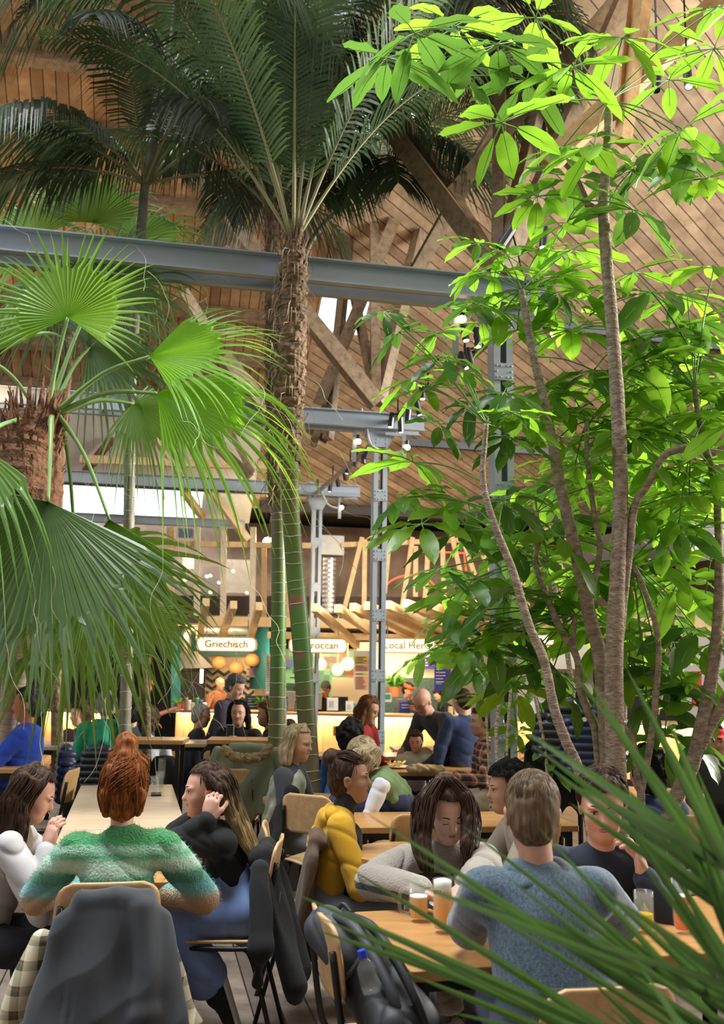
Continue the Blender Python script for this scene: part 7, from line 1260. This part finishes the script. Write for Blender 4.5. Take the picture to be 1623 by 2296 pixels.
std('blond bobbed woman in a pale floral vest seated at the round table', 669, 1668, 6.95, 345, 335, -10, k=.97, lean=12, skin='warm', top=M_gt, slv=.32, hair_=('long', 'blond', [lk(hk, .0, s, .10, .035, .025, b, fall=(0, 0, -1)) for s in (-1, 1) for b in (-.02, -.06)], 200), aR=((.06, .08, -.27), (.26, -.05, -.28)), aL=((.10, .08, -.26), (.28, -.05, -.26)), bot=M_gryp, extra=kext, topn='t_shirt', shoe=(M_boot, M_boot, 1), legs={'L': ((.42, .06, -.02), (.36, .06, -.46)), 'R': ((.42, .06, -.02), (.30, .06, -.46))})
hl = Head(W(826, 1592, 9.6), 335, -25, 0)
std('woman with long auburn hair in a dark red jacket looking down', 826, 1592, 9.6, 330, 335, -25, lean=16, skin='warm', top=M_rj, hair_=('long', 'auburn', [lk(hl, .0, s, .26, .045, .025, b, fall=(-.15, 0, -1)) for s in (-1, 1) for b in (-.01, -.06)], 160), topn='jacket', th=.03)
std('bald bearded man with glasses in a dark grey sweater bending over the table', 948, 1574, 10.0, 222, 232, -38, k=1.08, kind='stand', lean=52, male=True, skin='pink', top=M_gs, pel=W(1012, 1668, 10.35), aR=((.05, .12, -.30), (.10, .05, -.52)), aL=((.12, .08, -.29), (.30, .0, -.42)), hair_=('bald', 'light'), glasses=True, bot=M_denim, th=.03, shoe=(M_boot, M_boot))
std('boy in a white hoodie eating fries at the table', 932, 1664, 9.85, 272, 262, -12, k=.82, lean=8, skin='pink', top=M_wh, hair_=('short', 'brown'), extra=hood(M_wh), aR=((.08, .12, -.24), (.26, -.02, -.12)), aL=((.12, .14, -.26), (.36, .06, -.26)), th=.03, bot=M_denim, topn='hoodie')
std('teenager standing with his back turned in a navy shirt', 1035, 1573, 9.75, 118, 128, -14, k=.95, kind='stand', lean=6, male=True, top=M_ns, slv=.55, hair_=('crop', 'brown'), aL=((.03, .10, -.26), (.02, .14, -.48)), aR=((.10, .05, -.25), (.28, .0, -.22)), topn='shirt', th=.03, loose=1.15, hem=-.14, bot=M_dkp, shoe=(M_boot, M_boot))
std('man in an orange and black tartan shirt facing left', 1080, 1620, 8.75, 188, 192, -4, k=1.0, lean=6, male=True, skin='warm', top=M_tart, hair_=('short', 'brown'), aL=((.1, .08, -.27), (.33, -.02, -.22)), topn='shirt', th=.024, bot=mat('beige_trousers', (.45, .36, .26), .9))
std('stout man in a bright blue polo shirt leaning on a table at the left', 62, 1580, 7.55, 182, 186, -6, k=1.05, lean=-6, male=True, skin='red', top=M_pl, slv=.42, hair_=('crop', 'salt'), aL=((.20, .10, -.26), (.44, .02, -.20)), aR=((.20, .1, -.26), (.42, 0, -.20)), fat=1.28, th=.02, bot=M_denim, topn='polo_shirt', pel=None)
M_gh = cloth('green_hoodie', (.02, .30, .16)); std('grey haired person in a green hoodie seen from behind', 238, 1582, 9.2, 100, 110, -5, k=1.0, lean=8, top=M_gh, hair_=('short', 'grey'), extra=hood(M_gh), th=.035, loose=1.1, face=0, topn='hoodie')
std('person with dark curly hair in a white top right of the thin palm trunk', 333, 1617, 9.5, 95, 90, -5, k=.95, lean=8, top=M_wsl, hair_=('curly', 'brown'), face=0)
std('person with dark hair in a plum top left of the green hoodie', 178, 1603, 10.2, 250, 230, -5, k=.95, lean=8, skin='pink', top=cloth('plum', (.10, .03, .06)), hair_=('curly', 'brown'))
std('person in a dark hooded top behind the thin palm trunk', 298, 1600, 10.6, 100, 100, -5, lean=8, top=M_gs, hair_=('short', 'black'), face=0)
M_djk = cloth('dark_jacket', (.04, .042, .055)); M_djp = cloth('plum_black', (.028, .022, .038))
std('grey haired elderly man in a dark jacket seated facing right', 452, 1606, 11.0, 0, 355, -12, lean=8, male=True, skin='pink', top=M_djk, hair_=('crop', 'grey'), topn='jacket', th=.03, glasses=True)
std('man standing in a plum black jacket looking down to the right', 528, 1541, 10.9, 342, 330, -28, k=1.03, kind='stand', lean=20, male=True, skin='pink', top=M_djp, hair_=('short', 'salt'), aL=((.04, .04, -.28), (.22, .0, -.30)), aR=((.02, .06, -.28), (.24, .0, -.32)), topn='jacket', th=.035, hem=-.2, bot=M_denim, shoe=(M_boot, M_boot))
hv = Head(W(535, 1600, 9.9), 268, -4, 0)
tv, hv_, Jv = std('woman with black hair in a black coat taking a photo with her phone', 535, 1600, 9.9, 268, 268, -4, k=.97, lean=4, skin='pink', top=M_blk, hair_=('long', 'black', [lk(hv, .01, s, .16, .035, .02, -.02) for s in (-1, 1)], 120), aR=((.16, .12, -.20), (.25, -.12, -.06)), aL=((.16, .12, -.20), (.24, -.10, -.05)), th=.03, topn='coat')
slab_phone('mint green phone held up by the woman with black hair', Vector((Jv['WR']+Jv['WL'])/2)+Vector((-.05, -.03, .09)), (1, 0, 0), (0, 0, 1), mat('phone_mint', (.45, .62, .58), .4))
std('woman with brown hair resting her chin on her hand, left of the palm trunk', 598, 1604, 10.2, 190, 190, 0, k=.95, lean=4, skin='warm', top=M_djp, hair_=('curly', 'auburn'), aL=((.14, .08, -.22), (.20, -.1, .02)))
def cap_(m, m2=None):
    def g(t, h, J):
        s = SDF(.01); s.ell(h(-.005, 0, .075), (.108, .088, .062), .01, h.M); s.ell(h(.11, 0, .055), (.055, .06, .010), .02, h.M); sdfobj('cap', s, m, t)
    return g
std('cook in an orange cap and green shirt behind the hanging fan leaves', 326, 1540, 15.0, 20, 10, -8, kind='stand', lean=6, skin='red', top=cloth('lime_tee', (.12, .22, .05)), slv=.4, hair_=('short', 'black'), extra=cap_(mat('cap_orange', (.75, .18, .03), .7)), aR=((.2, .05, -.2), (.42, 0, -.12)), topn='t_shirt')
std('cook in a black cap and black shirt behind the white price cards', 730, 1545, 18.0, 268, 262, -25, kind='stand', lean=6, male=True, skin='red', top=M_blk, slv=.4, hair_=('short', 'black'), extra=cap_(M_blk), topn='t_shirt')
def band(t, h, J): s = SDF(.01); s.ell(h(-.012, 0, .07), (.112, .094, .060), .01, h.M); s.cap(h(-.10, 0, .02), h(-.14, .02, -.06), .03, .02, .02); sdfobj('bandana', s, mat('bandana_red', (.7, .05, .01), .7), t)
std('cook with a red bandana behind the right counter', 915, 1548, 18.0, 300, 315, -25, kind='stand', lean=20, skin='warm', top=M_gs, hair_=('short', 'black'), extra=band)
std('cook in black bending over behind the right counter', 985, 1560, 18.3, 200, 200, -30, kind='stand', lean=30, top=M_blk, hair_=('short', 'black'))
std('bald cook with an arm raised in front of the zigzag wall', 493, 1534, 18.2, 300, 320, -10, kind='stand', lean=4, male=True, skin='tan', top=cloth('rust_tee', (.22, .07, .03)), slv=.4, hair_=('bald', 'black'), aR=((.12, .10, -.22), (.20, .05, -.02)))
std('cook with a black cap behind the counter right of the thin stems', 1197, 1547, 16.8, 280, 290, -10, kind='stand', lean=6, skin='warm', top=M_wsl, hair_=('short', 'black'), extra=cap_(M_blk))
std('person with black hair in a navy sweater seen from behind right of the tall trunk', 1447, 1732, 5.95, 110, 120, -8, k=1.0, lean=10, top=M_ns, hair_=('curly', 'black'), face=0, th=.035, loose=1.15)
std('person in a red and white cap at the right edge', 1612, 1662, 8.2, 250, 240, -8, k=1.0, lean=8, skin='warm', top=M_gs, hair_=('short', 'black'), extra=cap_(mat('cap_red', (.7, .03, .03), .7)))
std('person in a grey blue top partly hidden between the two palm trunks', 648, 1640, 11.5, 270, 270, -8, k=1.0, lean=8, skin='warm', top=M_djk, hair_=('short', 'brown'))
hp_ = W(1183, 1683, 10.6)
t, h, J = std('bald baby sitting in a pushchair beyond the tartan shirt', 1183, 1683, 10.6, 200, 200, 0, k=.55, lean=-20, skin='pink', top=M_wsl, hair_=('bald', 'blond'), leg=True, legs={'L': ((.3, .05, .02), (.45, .05, -.1)), 'R': ((.3, .05, .02), (.45, .05, -.1))}, base=.5)
q = Vector(J['P']); t = thing('pushchair', 'dark pushchair with a patterned cover holding the baby', 'pushchair', Vector((q.x, q.y, 0))); s = SDF(.014); s.cap(np.array(q)-V3(0, 0, .1), np.array(q)+V3(-.25, -.05, -.12), .13, .11, .05); s.cap(np.array(q)-V3(-.1, 0, .1), np.array(q)+V3(.16, 0, .22), .12, .10, .05); sdfobj('seat', s, cloth('patterned', (.35, .36, .36), col2=(.04, .05, .05)), t); mb = MB()
for s_ in (-1, 1): mb.tube([q+Vector((.3, s_*.2, .45)), q+Vector((-.25, s_*.2, -.35))], .012, 6); mb.tube([q+Vector((.1, s_*.2, .1)), q+Vector((.3, s_*.2, -.45))], .012, 6)
obj('frame', mb, M_tube, t)
for dx in (-.28, .3):
    for s_ in (-1, 1): obj('wheel', MB().lathe(Vector((q.x+dx, q.y+s_*.2-.015, .11)), [(.02, 0), (.11, 0), (.11, .03), (.02, .03)], 16, Vector((0, 1, 0))), M_tube, t)
